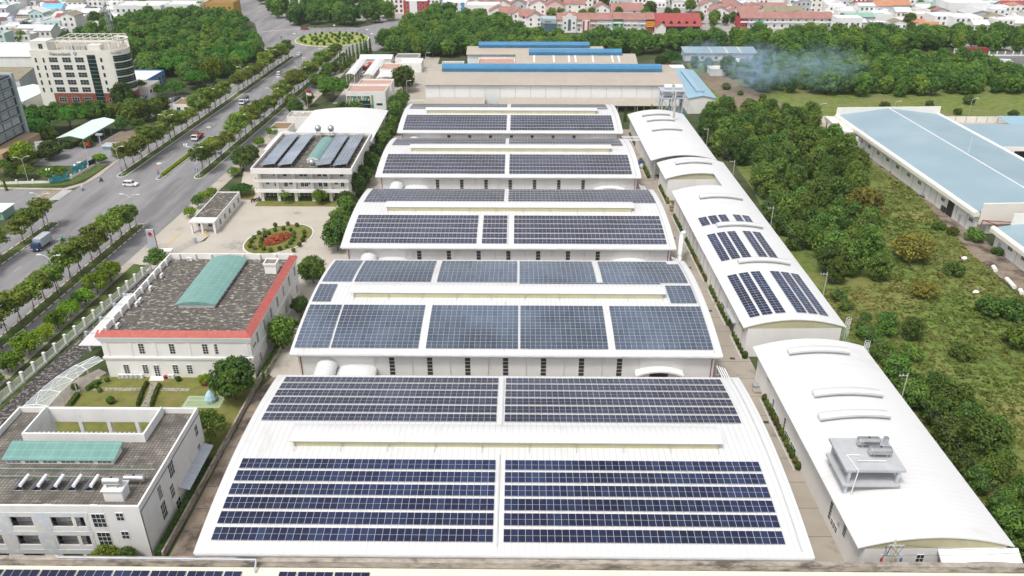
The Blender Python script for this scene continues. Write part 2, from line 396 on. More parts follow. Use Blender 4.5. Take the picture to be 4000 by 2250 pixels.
# the avenue, the side street, the roundabout and its arms
road = [strip(-149.5,-108.5,40,450)]
sheet('road', road, .03, M['asphalt'])
sheet('side_street', [[(-420,222),(-141.9,214.5),(-137.5,233.0),(-160,233.4),(-420,241)]], .024, M['asphalt'])
sheet('roundabout_road', [circ(-112,475,41,56)], .044, M['asphalt'])
sheet('far_street', [[(-90,452),(-78,444),(-62,505),(-48,560),(-34,640),(-58,640),(-73,556),(-100,515)]], .036, M['asphalt'])
sheet('far_avenue', [[(-150,475),(-128,500),(-200,640),(-236,640),(-205,590),(-168,528)]], .018, M['asphalt'])
# verges with kerbs
def verge(name, u0, u1, y0, y1, red):
    n = 8
    poly = [(RX(u0,y0),y0),(RX(u1,y0),y0),(RX(u1,y1),y1),(RX(u0,y1),y1)]
    um = (u0+u1)/2; hw = (u1-u0)/2
    tip = [(RX(um+hw*math.cos(R(a)),y1)+SK*hw*math.sin(R(a)), y1+hw*1.3*math.sin(R(a))) for a in range(0,181,20)]
    tip0 = [(RX(um-hw*math.cos(R(a)),y0), y0-hw*1.3*math.sin(R(a))) for a in range(0,181,20)]
    pl = tip0 + tip
    cx = sum(p[0] for p in pl)/len(pl)
    sheet(name, [pl], .16, M['verge_grass'], .15)
    # kerb stones in turn white and red
    b = MB(); ring = pl + [pl[0]]; d = 0.0
    for p, q in zip(ring[:-1], ring[1:]):
        L = math.hypot(q[0]-p[0], q[1]-p[1]); 
        if L < 1e-6: continue
        tx, ty = (q[0]-p[0])/L, (q[1]-p[1])/L
        s = 0.0
        while s < L - 1e-6:
            ph = d % 2.7
            isred = ph >= 1.9
            e = min(L, s + ((2.7-ph) if isred else (1.9-ph)) + 1e-4)
            mid = (p[0]+tx*(s+e)/2, p[1]+ty*(s+e)/2)
            if isred and not red: w = (e-s)*.86; mi = 0
            else: w = (e-s); mi = 1 if isred else 0
            b.obox((mid[0], mid[1], .1), (w, .26, .2), math.atan2(ty, tx), mi)
            d += e - s; s = e
    tag(b.build('kerb', [M['kerb_white'], M['kerb_red']]), kind='structure')
verge('verge', -117.7, -114.7, 45, 205, True)
verge('verge', -142.6, -139.3, 60, 206, True)
verge('verge', -117.2, -113.9, 246, 437, False)
verge('verge', -142.6, -139.6, 247, 428, False)
verge('median', -128.6, -126.9, 244, 288, False)
# pavement and planted strip between the frontage lane and the factory fence
sheet('pavement', [strip(-108.5,-106.2,40,182)], .15, M['concrete'], .14)
sheet('planting_strip', [strip(-106.2,-101.6,40,181)], .13, M['verge_grass'], .12)
sheet('pavement', [strip(-108.5,-104.5,226,440)], .15, M['paving'], .14)
sheet('pavement', [[(-420,243.5),(-160,235.3),(-141.5,234.8),(-137.6,240),(-137.2,258),(RX(-152,440),440),(RX(-149.5,440),440),(RX(-149.6,262),262),(-135.6,246),(-136.8,237.5),(-140,233.4),(-160,233.6),(-420,241.5)]], .14, M['paving'], .13)
sheet('corner_grass', [[(-200,236.4),(-160.5,235.6),(-146,235.9),(-140.4,238.5),(-138.0,246),(-137.9,256.5),(-140.6,256.5),(-142.3,247),(-144,242.2),(-147.8,239.6),(-160,238.2),(-200,239.5)]], .17, M['verge_grass'], .03)
sheet('driveway', [[(-104.3,181.5),(RX(-108.5,181.5),181.5),(RX(-108.5,228),228),(-84,228),(-84,200),(-88,181.5)]], .06, M['concrete_pale'])
b = MB()
for k in range(15):
    y = 186.2 + k * 1.0; x = RX(-102.6, y)
    b.face([(x-.32,y,.085),(x+.32,y+.25,.085),(x+.32,y+.72,.085),(x-.32,y+.47,.085)], 0)
tag(b.build('speed_hump_paint', M['paint_yellow']), kind='structure')
b = MB()
for k in range(10):
    y = 225.3 + k * .85
    b.face([(-141.4,y,.05),(-138.1,y,.05),(-138.1,y+.45,.05),(-141.4,y+.45,.05)])
tag(b.build('crosswalk_paint', M['paint_white']), kind='structure')
b = MB()
for i in range(4):
    for k in range(9):
        x = -146.4 + i*1.15; y = 225.2 + k*.92
        b.face([(x,y,.05),(x+.75,y+.25,.05),(x+.75,y+.6,.05),(x,y+.35,.05)])
tag(b.build('rumble_paint', M['paint_yellow']), kind='structure')
b = MB()
for u in (-133.8, -122.4):
    y = 60
    while y < 440:
        if not (200 < y < 250): 
            b.face([(RX(u,y)-.07,y,.05),(RX(u,y)+.07,y,.05),(RX(u,y+3)+.07,y+3,.05),(RX(u,y+3)-.07,y+3,.05)])
        y += 9
for (x0,y0,x1,y1) in ((-75.5,545,-69.0,512),(-72.4,512,-62,508),(-156,500,-128,516)):
    d = Vector((x1-x0,y1-y0)).normalized(); nx, ny = -d.y*.35, d.x*.35
    b.face([(x0-nx,y0-ny,.06),(x1-nx,y1-ny,.06),(x1+nx,y1+ny,.06),(x0+nx,y0+ny,.06)])
tag(b.build('lane_paint', M['paint_white']), kind='structure')
# factory ground: yard, lanes between the sheds, gardens
sheet('factory_yard', [[(-96,181.6),(-48.3,131.5),(-43,131.5),(-43,223),(-84,223),(-84,196)],[(-84,222.9),(-78,222.9),(-78,300),(-93,300),(-93,262)]], .04, M['concrete_pale'])
sheet('side_lane', [[(-50.8,76),(-41,76),(-41,131.6),(-48.4,131.6),(-50.1,126.5)]], .036, M['concrete_stain'])
sheet('shed_lanes', [[(-46,119.5),(39,119.5),(39,128.7),(-46,128.7)],[(-46,167),(39,167),(39,176.4),(-46,176.4)],[(-46,213),(38,213),(38,226),(-46,226)],[(-46,261),(38,261),(38,270),(-46,270)],[(-46,304),(39,304),(39,318),(-46,318)],[(-48,222),(-42,222),(-42,318),(-48,318)]], .032, M['concrete'])
sheet('east_lane', [[(37.6,76),(48.4,76),(44.6,240),(41.6,300),(34,300),(35.2,226)]], .045, M['concrete_lane'])
sheet('garden_lawn', [[(-92,107),(-51.6,107),(-50.6,126.5),(-50.6,131.4),(-82,131.4),(-92,131.4)]], .05, M['lawn'])
sheet('garden_lawn', [[(-78,220.7),(-54,220.7),(-54,225.2),(-78,225.2)],[(-86,226),(-80,226),(-82,236),(-88,236)],[(-48.8,150.5),(-45.2,150.5),(-45.2,156),(-48.8,156)]], .12, M['lawn'], .11)
b = MB()
for k in range(26):                              # flagstones of the cross path and of the walk to the door
    x = -86 + k * .92 + rnd.uniform(-.05,.05)
    if -71.9 < x < -69.6: continue
    if x > -63.4: continue
    b.box(x, 126.6+rnd.uniform(-.1,.1), .05, x+.82, 127.6, .085)
for k in range(34):
    t = k / 34; y = 129.4 - t * 8.0; x = -70.6 + .9*math.sin(t*2.2) * .9 + t*.7
    for q in range(3):
        b.box(x-.95+q*.66+rnd.uniform(-.04,.04), y, .05, x-.95+q*.66+.6, y+.21, .082)
tag(b.build('stone_path', M['stone_path']), kind='structure')
sheet('stone_channel', [[(-97.5,100),(-92.2,100),(-89.6,128),(-88.4,160),(-88.4,176),(-91.2,176),(-93.2,144),(-95.4,128)]], .06, M['stone_dark'])
# oval bed in the yard
def ell(cx, cy, a, bb, rot, n=48):
    c, s = math.cos(R(rot)), math.sin(R(rot))
    return [(cx+a*math.cos(2*math.pi*k/n)*c-bb*math.sin(2*math.pi*k/n)*s, cy+a*math.cos(2*math.pi*k/n)*s+bb*math.sin(2*math.pi*k/n)*c) for k in range(n)]
OV = (-64.6, 197.3)
sheet('bed_kerb', [ell(*OV, 10.6, 7.9, 62)], .18, M['kerb_white'], .17)
sheet('oval_lawn', [ell(*OV, 10.25, 7.55, 62)], .2, M['lawn'], .03)
# open land to the right
sheet('scrub_field', [[(66.5,-10),(400,-10),(400,120),(116,165),(117,190),(122,236),(124,292),(72,296),(72,240),(67,140)]], .02, M['field'])
sheet('meadow', [[(74,300),(300,300),(300,420),(84,416),(80,360),(77,318)]], .03, M['meadow'])
sheet('side_apron', [[(112,276),(118,292),(123,292),(124.5,205),(125,160),(131,120),(118,120),(117.2,166),(116.6,190),(121.8,236),(118,266)]], .06, M['concrete_stain'])
sheet('earth_track', [[(74.6,372),(76.5,372),(82.5,316),(78.5,316)],[(84,392),(97,388),(112,330),(88,330)]], .05, M['earth'])
sheet('container_yard', [[(222,438),(330,433),(330,395),(236,395),(226,418)]], .06, M['asphalt_dark'])
sheet('works_yard', [[(112,312),(196,312),(196,240),(157,240),(156,300),(118.5,300)]], .05, M['paving'])
sheet('bank_yard', [[(-163,256),(-141.0,256),(-136.8,258.5),(-134.5,300),(-150.5,300),(-152,284),(-163,272)],[(-162,316),(-136,316),(-131,350),(-160,350)]], .05, M['asphalt'])
sheet('bare_lot', [[(-151,277),(-138,277),(-138,298),(-150,298)]], .07, M['earth'])
sheet('depot_yard', [[(-79,336),(-47.6,336),(-49.4,424),(-78,424)]], .04, M['paving'])
sheet('works_road', [[(-47.5,318),(-40,318),(-42,430),(-49.5,430)]], .05, M['concrete'])
b = MB()
for i in range(4):
    y = 264 + i*1.7
    b.face([(-147.5,y,.075),(-141.5,y,.075),(-141.5,y+.18,.075),(-147.5,y+.18,.075)])
tag(b.build('parking_paint', M['paint_white']), kind='structure')
b = MB()
for i in range(3):
    for k in range(8):
        y = (341, 372, 399)[i]; x = -46.8 + k*.85 - i*.6
        b.face([(x,y,.06),(x+.5,y,.06),(x+.5,y+1.6,.06),(x,y+1.6,.06)])
tag(b.build('crossing_paint', M['paint_white']), kind='structure')
b = MB()                                        # roundabout: kerb, lawn, ring path, hedge circles
RB = (-108.3, 476.5)
sheet('island_kerb', [circ(*RB, 21.0)], .24, M['kerb_white'], .2)
sheet('island_lawn', [circ(*RB, 20.5)], .28, M['island_grass'], .06)
def ringsheet(name, c, r0, r1, a0, a1, z, m, h):
    b = MB(); n = 40
    for k in range(n):
        p = [R(a0+(a1-a0)*(k+e)/n) for e in (0,1)]
        q = [(c[0]+r*math.cos(a), c[1]+r*math.sin(a)) for r, a in ((r0,p[0]),(r1,p[0]),(r1,p[1]),(r0,p[1]))]
        b.prism(q, z-h, z)
    return tag(b.build(name, m), kind='structure')
ringsheet('island_path', RB, 13.6, 14.5, -150, 160, .31, M['salmon'], .03)
ringsheet('island_path', RB, 6.0, 6.8, 20, 330, .31, M['salmon'], .03)

# ------------------------------------------------------------------ shared: windows, vents, air conditioners
WCACHE = {}
def winmesh(w, h, style):
    k = (round(w,2), round(h,2), style)
    if k in WCACHE: return WCACHE[k]
    b = MB(); f = .07 if style != 'plain' else .05
    nx, nz = {'plain':(1,1), 'grid':(2,4), 'two':(2,1), 'cross':(2,2), 'three':(3,2), 'louver':(1,5), 'tall':(3,3)}.get(style, (1,1))
    d = .05
    b.face([(-w/2,-.012,0),(w/2,-.012,0),(w/2,-.012,h),(-w/2,-.012,h)], 1)
    b.box(-w/2-f,-d,-f, w/2+f,.02,0, 0); b.box(-w/2-f,-d,h, w/2+f,.02,h+f, 0)
    b.box(-w/2-f,-d,0, -w/2,.02,h, 0); b.box(w/2,-d,0, w/2+f,.02,h, 0)
    t = .045 if style != 'louver' else .07
    for i in range(1,nx): b.box(-w/2+w*i/nx-t/2,-d+.005,0,-w/2+w*i/nx+t/2,-.013,h,0)
    for i in range(1,nz): b.box(-w/2,-d+.008,h*i/nz-t/2,w/2,-.014,h*i/nz+t/2,0)
    gl = M['louver'] if style == 'louver' else M['glass']
    WCACHE[k] = b.mesh('window', [M['frame_white'] if style != 'louver' else M['wall_white'], gl])
    return WCACHE[k]
FACE = {'S':0, 'E':R(90), 'N':R(180), 'W':R(-90)}
def win(p, x, y, z, w, h, face='S', style='two', name='window'):
    o = inst(name, winmesh(w, h, style), p, (x,y,z), FACE[face])
    return o

def acmesh():
    b = MB()
    b.box(-.45,-.17,.08,.45,.17,.72,0); b.box(-.4,-.14,0,-.3,.14,.08,1); b.box(.3,-.14,0,.4,.14,.08,1)
    n = 14
    pts = [(-.12+.25*math.cos(2*math.pi*k/n), -.175, .4+.25*math.sin(2*math.pi*k/n)) for k in range(n)]
    b.face(pts, 2)
    return b.mesh('air_conditioner', [M['frame_white'], M['grey_metal'], M['grey_trim']])
ACM = acmesh()
def ac(x, y, z, rz, label, group):
    o = inst('air_conditioner', ACM, None, (x,y,z), rz, 1.25)
    return tag(o, label, 'air conditioner', group)

# ------------------------------------------------------------------ the five big sheds with arched roofs
WH = [ # y0, y1, x0, x1, monitor (x0,x1,y0,y1)
 (78.2,120.5,-43.2,39.2,(-35.0,31.0,97.8,102.2)),
 (127.5,168.3,-43.0,38.0,(-34.7,30.0,146.1,150.4)),
 (175.0,214.6,-42.9,37.4,(-34.6,29.3,193.0,197.2)),
 (224.5,262.2,-42.5,35.6,(-34.4,28.4,241.9,245.9)),
 (268.8,305.9,-42.1,35.2,(-34.0,27.7,285.4,289.3))]
def zroof(y, k, ze=8.0, rise=2.0):
    y0, y1 = WH[k][:2]; c = (y0+y1)/2; h = (y1-y0)/2
    return ze + rise*(1-((y-c)/h)**2)
def sroof(y, k, rise=2.0):
    y0, y1 = WH[k][:2]; c = (y0+y1)/2; h = (y1-y0)/2
    return -2*rise*(y-c)/h**2
WLAB = ['nearest big white shed with arched roof, six rows of dark panels on each slope',
 'white arched-roof shed almost covered in pale blue panels, second from the camera',
 'white arched-roof shed facing the oval garden bed, third of the five big ones',
 'white arched-roof shed level with the office carrying tilted panel racks, fourth of five',
 'farthest of the five white arched-roof sheds, in front of the beige factory']
for k, (y0, y1, x0, x1, mo) in enumerate(WH):
    t = thing('warehouse', WLAB[k], 'warehouse', ((x0+x1)/2, (y0+y1)/2, 0), 0, 'big white arched sheds')
    n = 28
    ys = [y0 + (y1-y0)*i/n for i in range(n+1)]
    b = MB()                                      # roof shell, 0.18 thick, with turned-down verges
    for i in range(n):
        a, c = ys[i], ys[i+1]; za, zc = zroof(a,k), zroof(c,k)
        b.face([(x0,a,za),(x1,a,za),(x1,c,zc),(x0,c,zc)])
        b.face([(x0,c,zc-.22),(x1,c,zc-.22),(x1,a,za-.22),(x0,a,za-.22)], 1)
        b.face([(x0,c,zc),(x0,c,zc-.22),(x0,a,za-.22),(x0,a,za)], 1); b.face([(x1,a,za),(x1,a,za-.22),(x1,c,zc-.22),(x1,c,zc)], 1)
    b.face([(x0,y0,8-.22),(x1,y0,8-.22),(x1,y0,8),(x0,y0,8)], 1); b.face([(x1,y1,8-.22),(x0,y1,8-.22),(x0,y1,8),(x1,y1,8)], 1)
    rf = b.build('roof', [M['roof_white'], M['trim']], t)
    b = MB()                                      # gutter
    b.box(x0+.2,y0-.2,7.60,x1-.2,y0-.003,7.80); b.build('gutter', M['grey_trim'], rf)
    for cx, ya, yb in ((-2.95,y0+1.2,mo[2]-1.5),(-2.75,mo[3]+1.5,y1-1),(x1-1.6,y0+.8,y1-.8)):
        b = MB(); m_ = 14
        for i in range(m_):
            p, q = ya+(yb-ya)*i/m_, ya+(yb-ya)*(i+1)/m_
            b.face([(cx,p,zroof(p,k)+.12),(cx+.22,p,zroof(p,k)+.12),(cx+.22,q,zroof(q,k)+.12),(cx,q,zroof(q,k)+.12)])
            b.face([(cx,q,zroof(q,k)+.12),(cx,q,zroof(q,k)),(cx,p,zroof(p,k)),(cx,p,zroof(p,k)+.12)]); b.face([(cx+.22,p,zroof(p,k)+.12),(cx+.22,p,zroof(p,k)),(cx+.22,q,zroof(q,k)),(cx+.22,q,zroof(q,k)+.12)])
        b.build('cable_tray', M['grey_wall'], rf)
    b = MB(); X0, X1, Y0, Y1 = x0+1.2, x1-1.2, y0+1.0, y1-1.0
    b.box(X0,Y0,0,X1,Y1,7.5,0,'tb')
    for xx, fl in ((X0,0),(X1,1)):
        pts = [(xx,Y0,7.5)] + [(xx,yy,zroof(yy,k)-.24) for yy in [Y0+(Y1-Y0)*i/20 for i in range(21)]] + [(xx,Y1,7.5)]
        b.face(pts if not fl else pts[::-1], 0)
    b.face([(X0,Y0,7.5),(X1,Y0,7.5),(X1,Y0,zroof(Y0,k)-.25),(X0,Y0,zroof(Y0,k)-.25)]); b.face([(X1,Y1,7.5),(X0,Y1,7.5),(X0,Y1,zroof(Y1,k)-.25),(X1,Y1,zroof(Y1,k)-.25)])
    b.build('wall', M['wall_white'], t)
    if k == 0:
        b = MB(); b.box(X0,Y0-.006,0,X1,Y0-.002,7.5); b.build('wall_shade_sheet', M['wall_greygreen_shaded'], t)  # added sheet over the white front wall, painting its shade under the eave
    b = MB()                                      # ridge monitor: low arched cap over a yellow translucent strip
    mx0, mx1, my0, my1 = mo
    zb = 9.9; zt = 11.15
    cap = []
    for i in range(9):
        yy = my0 + (my1-my0)*i/8; cap.append((yy, zt+.42*(1-((i-4)/4)**2)))
    for i in range(8):
        (a,za),(c,zc) = cap[i], cap[i+1]
        b.face([(mx0,a,za),(mx1,a,za),(mx1,c,zc),(mx0,c,zc)]); b.face([(mx0,c,zc-.12),(mx1,c,zc-.12),(mx1,a,za-.12),(mx0,a,za-.12)])
        b.face([(mx0,c,zc),(mx0,c,zc-.12),(mx0,a,za-.12),(mx0,a,za)]); b.face([(mx1,a,za),(mx1,a,za-.12),(mx1,c,zc-.12),(mx1,c,zc)])
    b.face([(mx0,my0,zt-.14),(mx1,my0,zt-.14),(mx1,my0,zt),(mx0,my0,zt)],1)  # grey front edge paints the cap's thin shadow line
    b.face([(mx1,my1,zt-.12),(mx0,my1,zt-.12),(mx0,my1,zt),(mx1,my1,zt)])
    mn = b.build('roof_monitor', [M['roof_white'], M['grey_trim']], t)
    b = MB()
    ins = .30 if k == 0 else .12
    b.box(mx0+.5,my0+ins,zb-.4,mx1-.5,my1-.55,zt-.02,0,'tb')
    b.build('skylight_strip', M['yellow_strip'], mn)
    q = mx0 + .7
    while q < mx1 + .01:
        b = MB(); b.box(q-.06,my0+ins-.12,zb-.1,q+.06,my0+ins-.002,zt-.14); b.tube((q,my0+ins,zt-.2),(q,my0-1.0,zroof(my0-1,k)+.05),.035,n=4); q += (mx1-mx0-1.4)/9
        b.build('bracket', M['grey_trim'], mn)
    # dark louvred window columns on the long wall
    for i in range(7):
        xw = -23.9 + 7.17*i - (.15*k)
        win(t, xw, Y0-.01, 2.8, 1.0, 3.95, 'S', 'louver')
    for i in range(8):
        xw = -27.4 + 7.17*i
        b = MB(); b.tube((xw,Y0-.12,0),(xw,Y0-.12,7.35),.07,n=6); b.tube((xw,Y0-.12,7.3),(xw,y0-.1,7.6),.06,n=6)
        b.build('downpipe', M['wall_white'], t)
    for xw in (X0+.5, X1-.5):
        b = MB(); b.tube((xw,Y0-.12,0),(xw,Y0-.12,7.4),.09,n=6); b.build('fire_pipe', M['pipe_red'], t)
    if k > 0:
        g = WH[k-1][1]-1.0                            # rear wall of the shed in front
        b = MB(); n2 = 10                             # barrel passage between the sheds
        for i in range(n2):
            A = math.pi*i/n2; B = math.pi*(i+1)/n2
            f = lambda a: (-36.3-2.0*math.cos(a), 5.0+1.55*math.sin(a))
            (xa,za),(xb,zb2) = f(A), f(B)
            b.face([(xa,g,za-.9),(xa,Y0,za),(xb,Y0,zb2),(xb,g,zb2-.9)])
        for xx in (-38.3,-34.3): b.box(xx-.08,g,0,xx+.08,Y0,4.4,1)
        b.build('passage_canopy', [M['roof_white_cross'], M['wall_white']], t, smooth=True)
        b = MB()
        for i in range(n2):
            A = math.pi*i/n2; B = math.pi*(i+1)/n2
            f = lambda a: (-30.6-3.7*math.cos(a), 4.1+1.15*math.sin(a))
            (xa,za),(xb,zb2) = f(A), f(B)
            b.face([(xa,Y0-3.8,za-.4),(xa,Y0,za),(xb,Y0,zb2),(xb,Y0-3.8,zb2-.4)])
            b.face([(xb,Y0-3.8,zb2-.4),(xb,Y0-3.8,3.5),(xa,Y0-3.8,3.5),(xa,Y0-3.8,za-.4)])
        b.box(-34.25,Y0-3.75,0,-26.95,Y0-3.65,3.5,1)
        b.build('dock_canopy', [M['roof_white_cross'], M['wall_white']], t, smooth=False)
        b = MB(); arc = []
        for i in range(13):
            u = -1+2*i/12; arc.append((26.5+4.5*u, 4.15+1.0*(1-u*u)))
        for (xa,za),(xb,zb2) in zip(arc[:-1],arc[1:]):
            b.face([(xa,Y0-1.8,za-.05),(xb,Y0-1.8,zb2-.05),(xb,Y0,zb2),(xa,Y0,za)]); b.face([(xa,Y0-1.8,za-.4),(xb,Y0-1.8,zb2-.4),(xb,Y0-1.8,zb2-.05),(xa,Y0-1.8,za-.05)])
            b.face([(xa,Y0,za-.4),(xb,Y0,zb2-.4),(xb,Y0-1.8,zb2-.4),(xa,Y0-1.8,za-.4)])
        b.build('door_canopy', M['trim'], t)
        b = MB(); b.box(24.8,Y0-.06,0,28.3,Y0-.01,3.6); b.build('loading_door', M['dark'], t)

# ------------------------------------------------------------------ solar panels
PW, PL = 0.985, 2.1
PLK = (2.08,1.92,1.94,1.86,1.84)
def panel_into(b, c, tilt, rz, w, l, tint, split=True, mi=0, roll=0.0):
    """one framed panel: c = centre, tilt about its local x axis, roll about its local y axis, then turned by rz"""
    Mx = Matrix.Rotation(rz,3,'Z') @ Matrix.Rotation(roll,3,'Y') @ Matrix.Rotation(tilt,3,'X')
    def P(x,y,z): return tuple(Vector(c) + Mx @ Vector((x,y,z)))
    e = .018; hw, hl = w/2, l/2
    i = len(b.v)
    for z in (0,.045):
        for x,y in ((-hw,-hl),(hw,-hl),(hw,hl),(-hw,hl)): b.v.append(P(x,y,z))
    for q in ((4,5,6,7),(0,1,5,4),(1,2,6,5),(2,3,7,6),(3,0,4,7)):
        b.f.append(tuple(i+a for a in q)); b.m.append(1); b.t.append(.5)
    if w < l: cells = [(-hw+e,-hl+e,hw-e,-.016),(-hw+e,.016,hw-e,hl-e)] if split else [(-hw+e,-hl+e,hw-e,hl-e)]
    else: cells = [(-hw+e,-hl+e,-.016,hl-e),(.016,-hl+e,hw-e,hl-e)] if split else [(-hw+e,-hl+e,hw-e,hl-e)]
    for x0,y0,x1,y1 in cells:
        b.face([P(x0,y0,.049),P(x1,y0,.049),P(x1,y1,.049),P(x0,y1,.049)], mi, tint)

PM = []
for q in range(6):
    b = MB(); panel_into(b, (0,0,0), 0, 0, PW, PL, rnd.random()*(.6 if q<5 else 1.5)); PM.append(b.mesh('solar_panel', [M['panel_navy'], M['panel_frame']]))

stuff = MB()          # every panel past the individual ones
def rows(k, x0, x1, ycs, mi, single=None):
    nx = int(round((x1-x0)/1.0)); pw = (x1-x0)/nx
    for r, yc in enumerate(ycs):
        s = sroof(yc,k); a = math.atan(s); z = zroof(yc,k)+.12
        for i in range(nx):
            x = x0+pw*(i+.5)
            if single and r in single:
                o = inst('solar_module', PM[min(5,int(rnd.random()*5.25))], None, (x,yc,z)); o.rotation_euler = (a,0,0)
                o.scale = (pw/1.0*.998,1,1)
                tag(o, single[r], 'solar panel', 'solar panels on the nearest shed')
            else:
                panel_into(stuff, (x,yc,z), a, 0, pw-.018, PLK[k], min(1,max(0,rnd.gauss(.5,.28))), mi=mi)
def lin_rows(a, b_, n): return [a+(b_-a)*i/(n-1) for i in range(n)]
RN = ['lowest', 'second lowest', 'third lowest']
lf = {i: 'dark blue panel in the %s front-slope row, left half, of the nearest shed' % RN[i] for i in range(3)}
rt = {i: 'dark blue panel in the %s front-slope row, right half, of the nearest shed' % RN[i] for i in range(3)}
F1 = [81.1,83.75,86.3,88.85,91.45,94.0]
rows(0,-41.4,-3.4,F1,0,lf); rows(0,-2.0,35.8,F1,0,rt)
B1 = lin_rows(105.55,118.3,6)
rows(0,-41.4,-3.6,B1,2); rows(0,-2.3,35.6,B1,2)
F2 = lin_rows(130.0,142.0,7)
for x0_, x1_ in ((-42.4,-35.9),(-35.5,-19.0),(-17.6,-.2),(.2,16.8),(18.1,36.5)): rows(1,x0_,x1_,F2,4)
for x0_, x1_ in ((-42.4,-38.6),(30.8,36.2)): rows(1,x0_,x1_,lin_rows(145.2,151.0,4)[:4],4)
B2 = lin_rows(154.3,166.0,7)
for x0_, x1_ in ((-42.3,-36.0),(-35.4,-19.0),(-17.7,-.5),(0,16.5)): rows(1,x0_,x1_,B2,4)
rows(1,17.8,36,B2[:6],4); rows(1,17.8,33.5,B2[6:],4); rows(1,0,30,[152.3],4)
F3 = lin_rows(177.6,189.3,6)
for x0_, x1_ in ((-41.0,-10.4),(-9.1,-3.1),(-1.4,35.35)): rows(2,x0_,x1_,F3,2)
B3 = lin_rows(200.3,212.4,6)
rows(2,-41.3,-4.2,B3,2); rows(2,-3.1,36,B3,2)
F4 = lin_rows(227.0,238.2,6); B4 = lin_rows(249.4,260.2,5)
rows(3,-40.6,-4.5,F4,2); rows(3,-3.2,33,F4,2); rows(3,-40.8,-4.7,B4,2); rows(3,-3.6,32.7,B4,2)
F5 = lin_rows(271.2,282.3,6); B5 = lin_rows(292.6,302.6,4)
rows(4,-40.3,-4.7,F5,2); rows(4,-3.4,32.3,F5,2); rows(4,-40.6,-4.8,B5,2); rows(4,-3.5,32,B5,2)

# ------------------------------------------------------------------ long sheds on the right (arched across, seen along)
TH = R(1.35)
def long_shed(name, label, loc, w, d, ze, rise, gable_open=False, extra=None):
    t = thing(name, label, 'warehouse', loc, TH, 'long white sheds along the right lane')
    zr = lambda x: ze + rise*(1-((x-w/2)/(w/2))**2)
    n = 22
    def arch(b, xa, xb, ya, yb):
        xs = [xa+(xb-xa)*i/n for i in range(n+1)]
        for p, q in zip(xs[:-1], xs[1:]):
            zp, zq = zr(p), zr(q)
            b.face([(p,ya,zp),(q,ya,zq),(q,yb,zq),(p,yb,zp)]); b.face([(p,yb,zp-.2),(q,yb,zq-.2),(q,ya,zq-.2),(p,ya,zp-.2)],1)
            b.face([(p,ya,zp-.2),(q,ya,zq-.2),(q,ya,zq),(p,ya,zp)],1); b.face([(q,yb,zq-.2),(p,yb,zp-.2),(p,yb,zp),(q,yb,zq)],1)
        for xx, sgn in ((xa,-1),(xb,1)):
            z = zr(xx); pts = [(xx,ya,z-.2),(xx,ya,z),(xx,yb,z),(xx,yb,z-.2)]
            b.face(pts if sgn > 0 else pts[::-1], 1)
    def walls(b, xa, xb, ya, yb, tymp=True):
        xs = [xa+(xb-xa)*i/n for i in range(n+1)]
        zt = ze-.35
        b.box(xa,ya,0,xb,yb,zt,0,'tb')
        b.box(xa,ya+.02,zt,xa+.02,yb-.02,zr(xa)-.2,0); b.box(xb-.02,ya+.02,zt,xb,yb-.02,zr(xb)-.2,0)
        f = [(x,ya+.01,zr(x)-.21) for x in xs]
        b.face([(xa,ya+.01,zt),(xb,ya+.01,zt)] + f[::-1], 1)
        g = [(x,yb-.01,zr(x)-.21) for x in xs]
        b.face([(xb,yb-.01,zt),(xa,yb-.01,zt)] + g, 1)
    return t, zr, arch, walls
def roof_vent(t, zr, x0, x1, yc, wd=1.5):
    b = MB(); n = 14
    xs = [x0+(x1-x0)*i/n for i in range(n+1)]
    for p, q in zip(xs[:-1], xs[1:]):
        zp, zq = zr(p)+.75, zr(q)+.75
        b.face([(p,yc-wd/2,zp),(q,yc-wd/2,zq),(q,yc,zq+.16),(p,yc,zp+.16)]); b.face([(p,yc,zp+.16),(q,yc,zq+.16),(q,yc+wd/2,zq),(p,yc+wd/2,zp)])
        b.face([(p,yc-wd/2,zp-.30),(q,yc-wd/2,zq-.30),(q,yc-wd/2,zq),(p,yc-wd/2,zp)]); b.face([(q,yc+wd/2,zq-.3),(p,yc+wd/2,zp-.3),(p,yc+wd/2,zp),(q,yc+wd/2,zq)])
        b.face([(p,yc-wd/2+.3,zp-.76),(q,yc-wd/2+.3,zq-.76),(q,yc-wd/2+.3,zq-.28),(p,yc-wd/2+.3,zp-.28)],1)
        b.face([(q,yc+wd/2-.3,zq-.76),(p,yc+wd/2-.3,zp-.76),(p,yc+wd/2-.3,zp-.28),(q,yc+wd/2-.3,zq-.28)],1)
    for p, q in zip(xs[:-1], xs[1:]):
        zp, zq = zr(p)+.75, zr(q)+.75
        for yy in (yc-wd/2-.01, yc+wd/2-.09):
            b.face([(p,yy,zp-.32),(q,yy,zq-.32),(q,yy,zq-.16),(p,yy,zp-.16)],1)
            b.face([(p,yy,zp+.035),(q,yy,zq+.035),(q,yy+.1,zq+.05),(p,yy+.1,zp+.05)],1)
    for xx in (x0,x1):
        z = zr(xx)+.75
        b.face([(xx,yc-wd/2,z-.5),(xx,yc+wd/2,z-.5),(xx,yc+wd/2,z),(xx,yc,z+.16),(xx,yc-wd/2,z)])
    return b.build('roof_vent', [M['roof_white_cross'], M['grey_trim']], t)

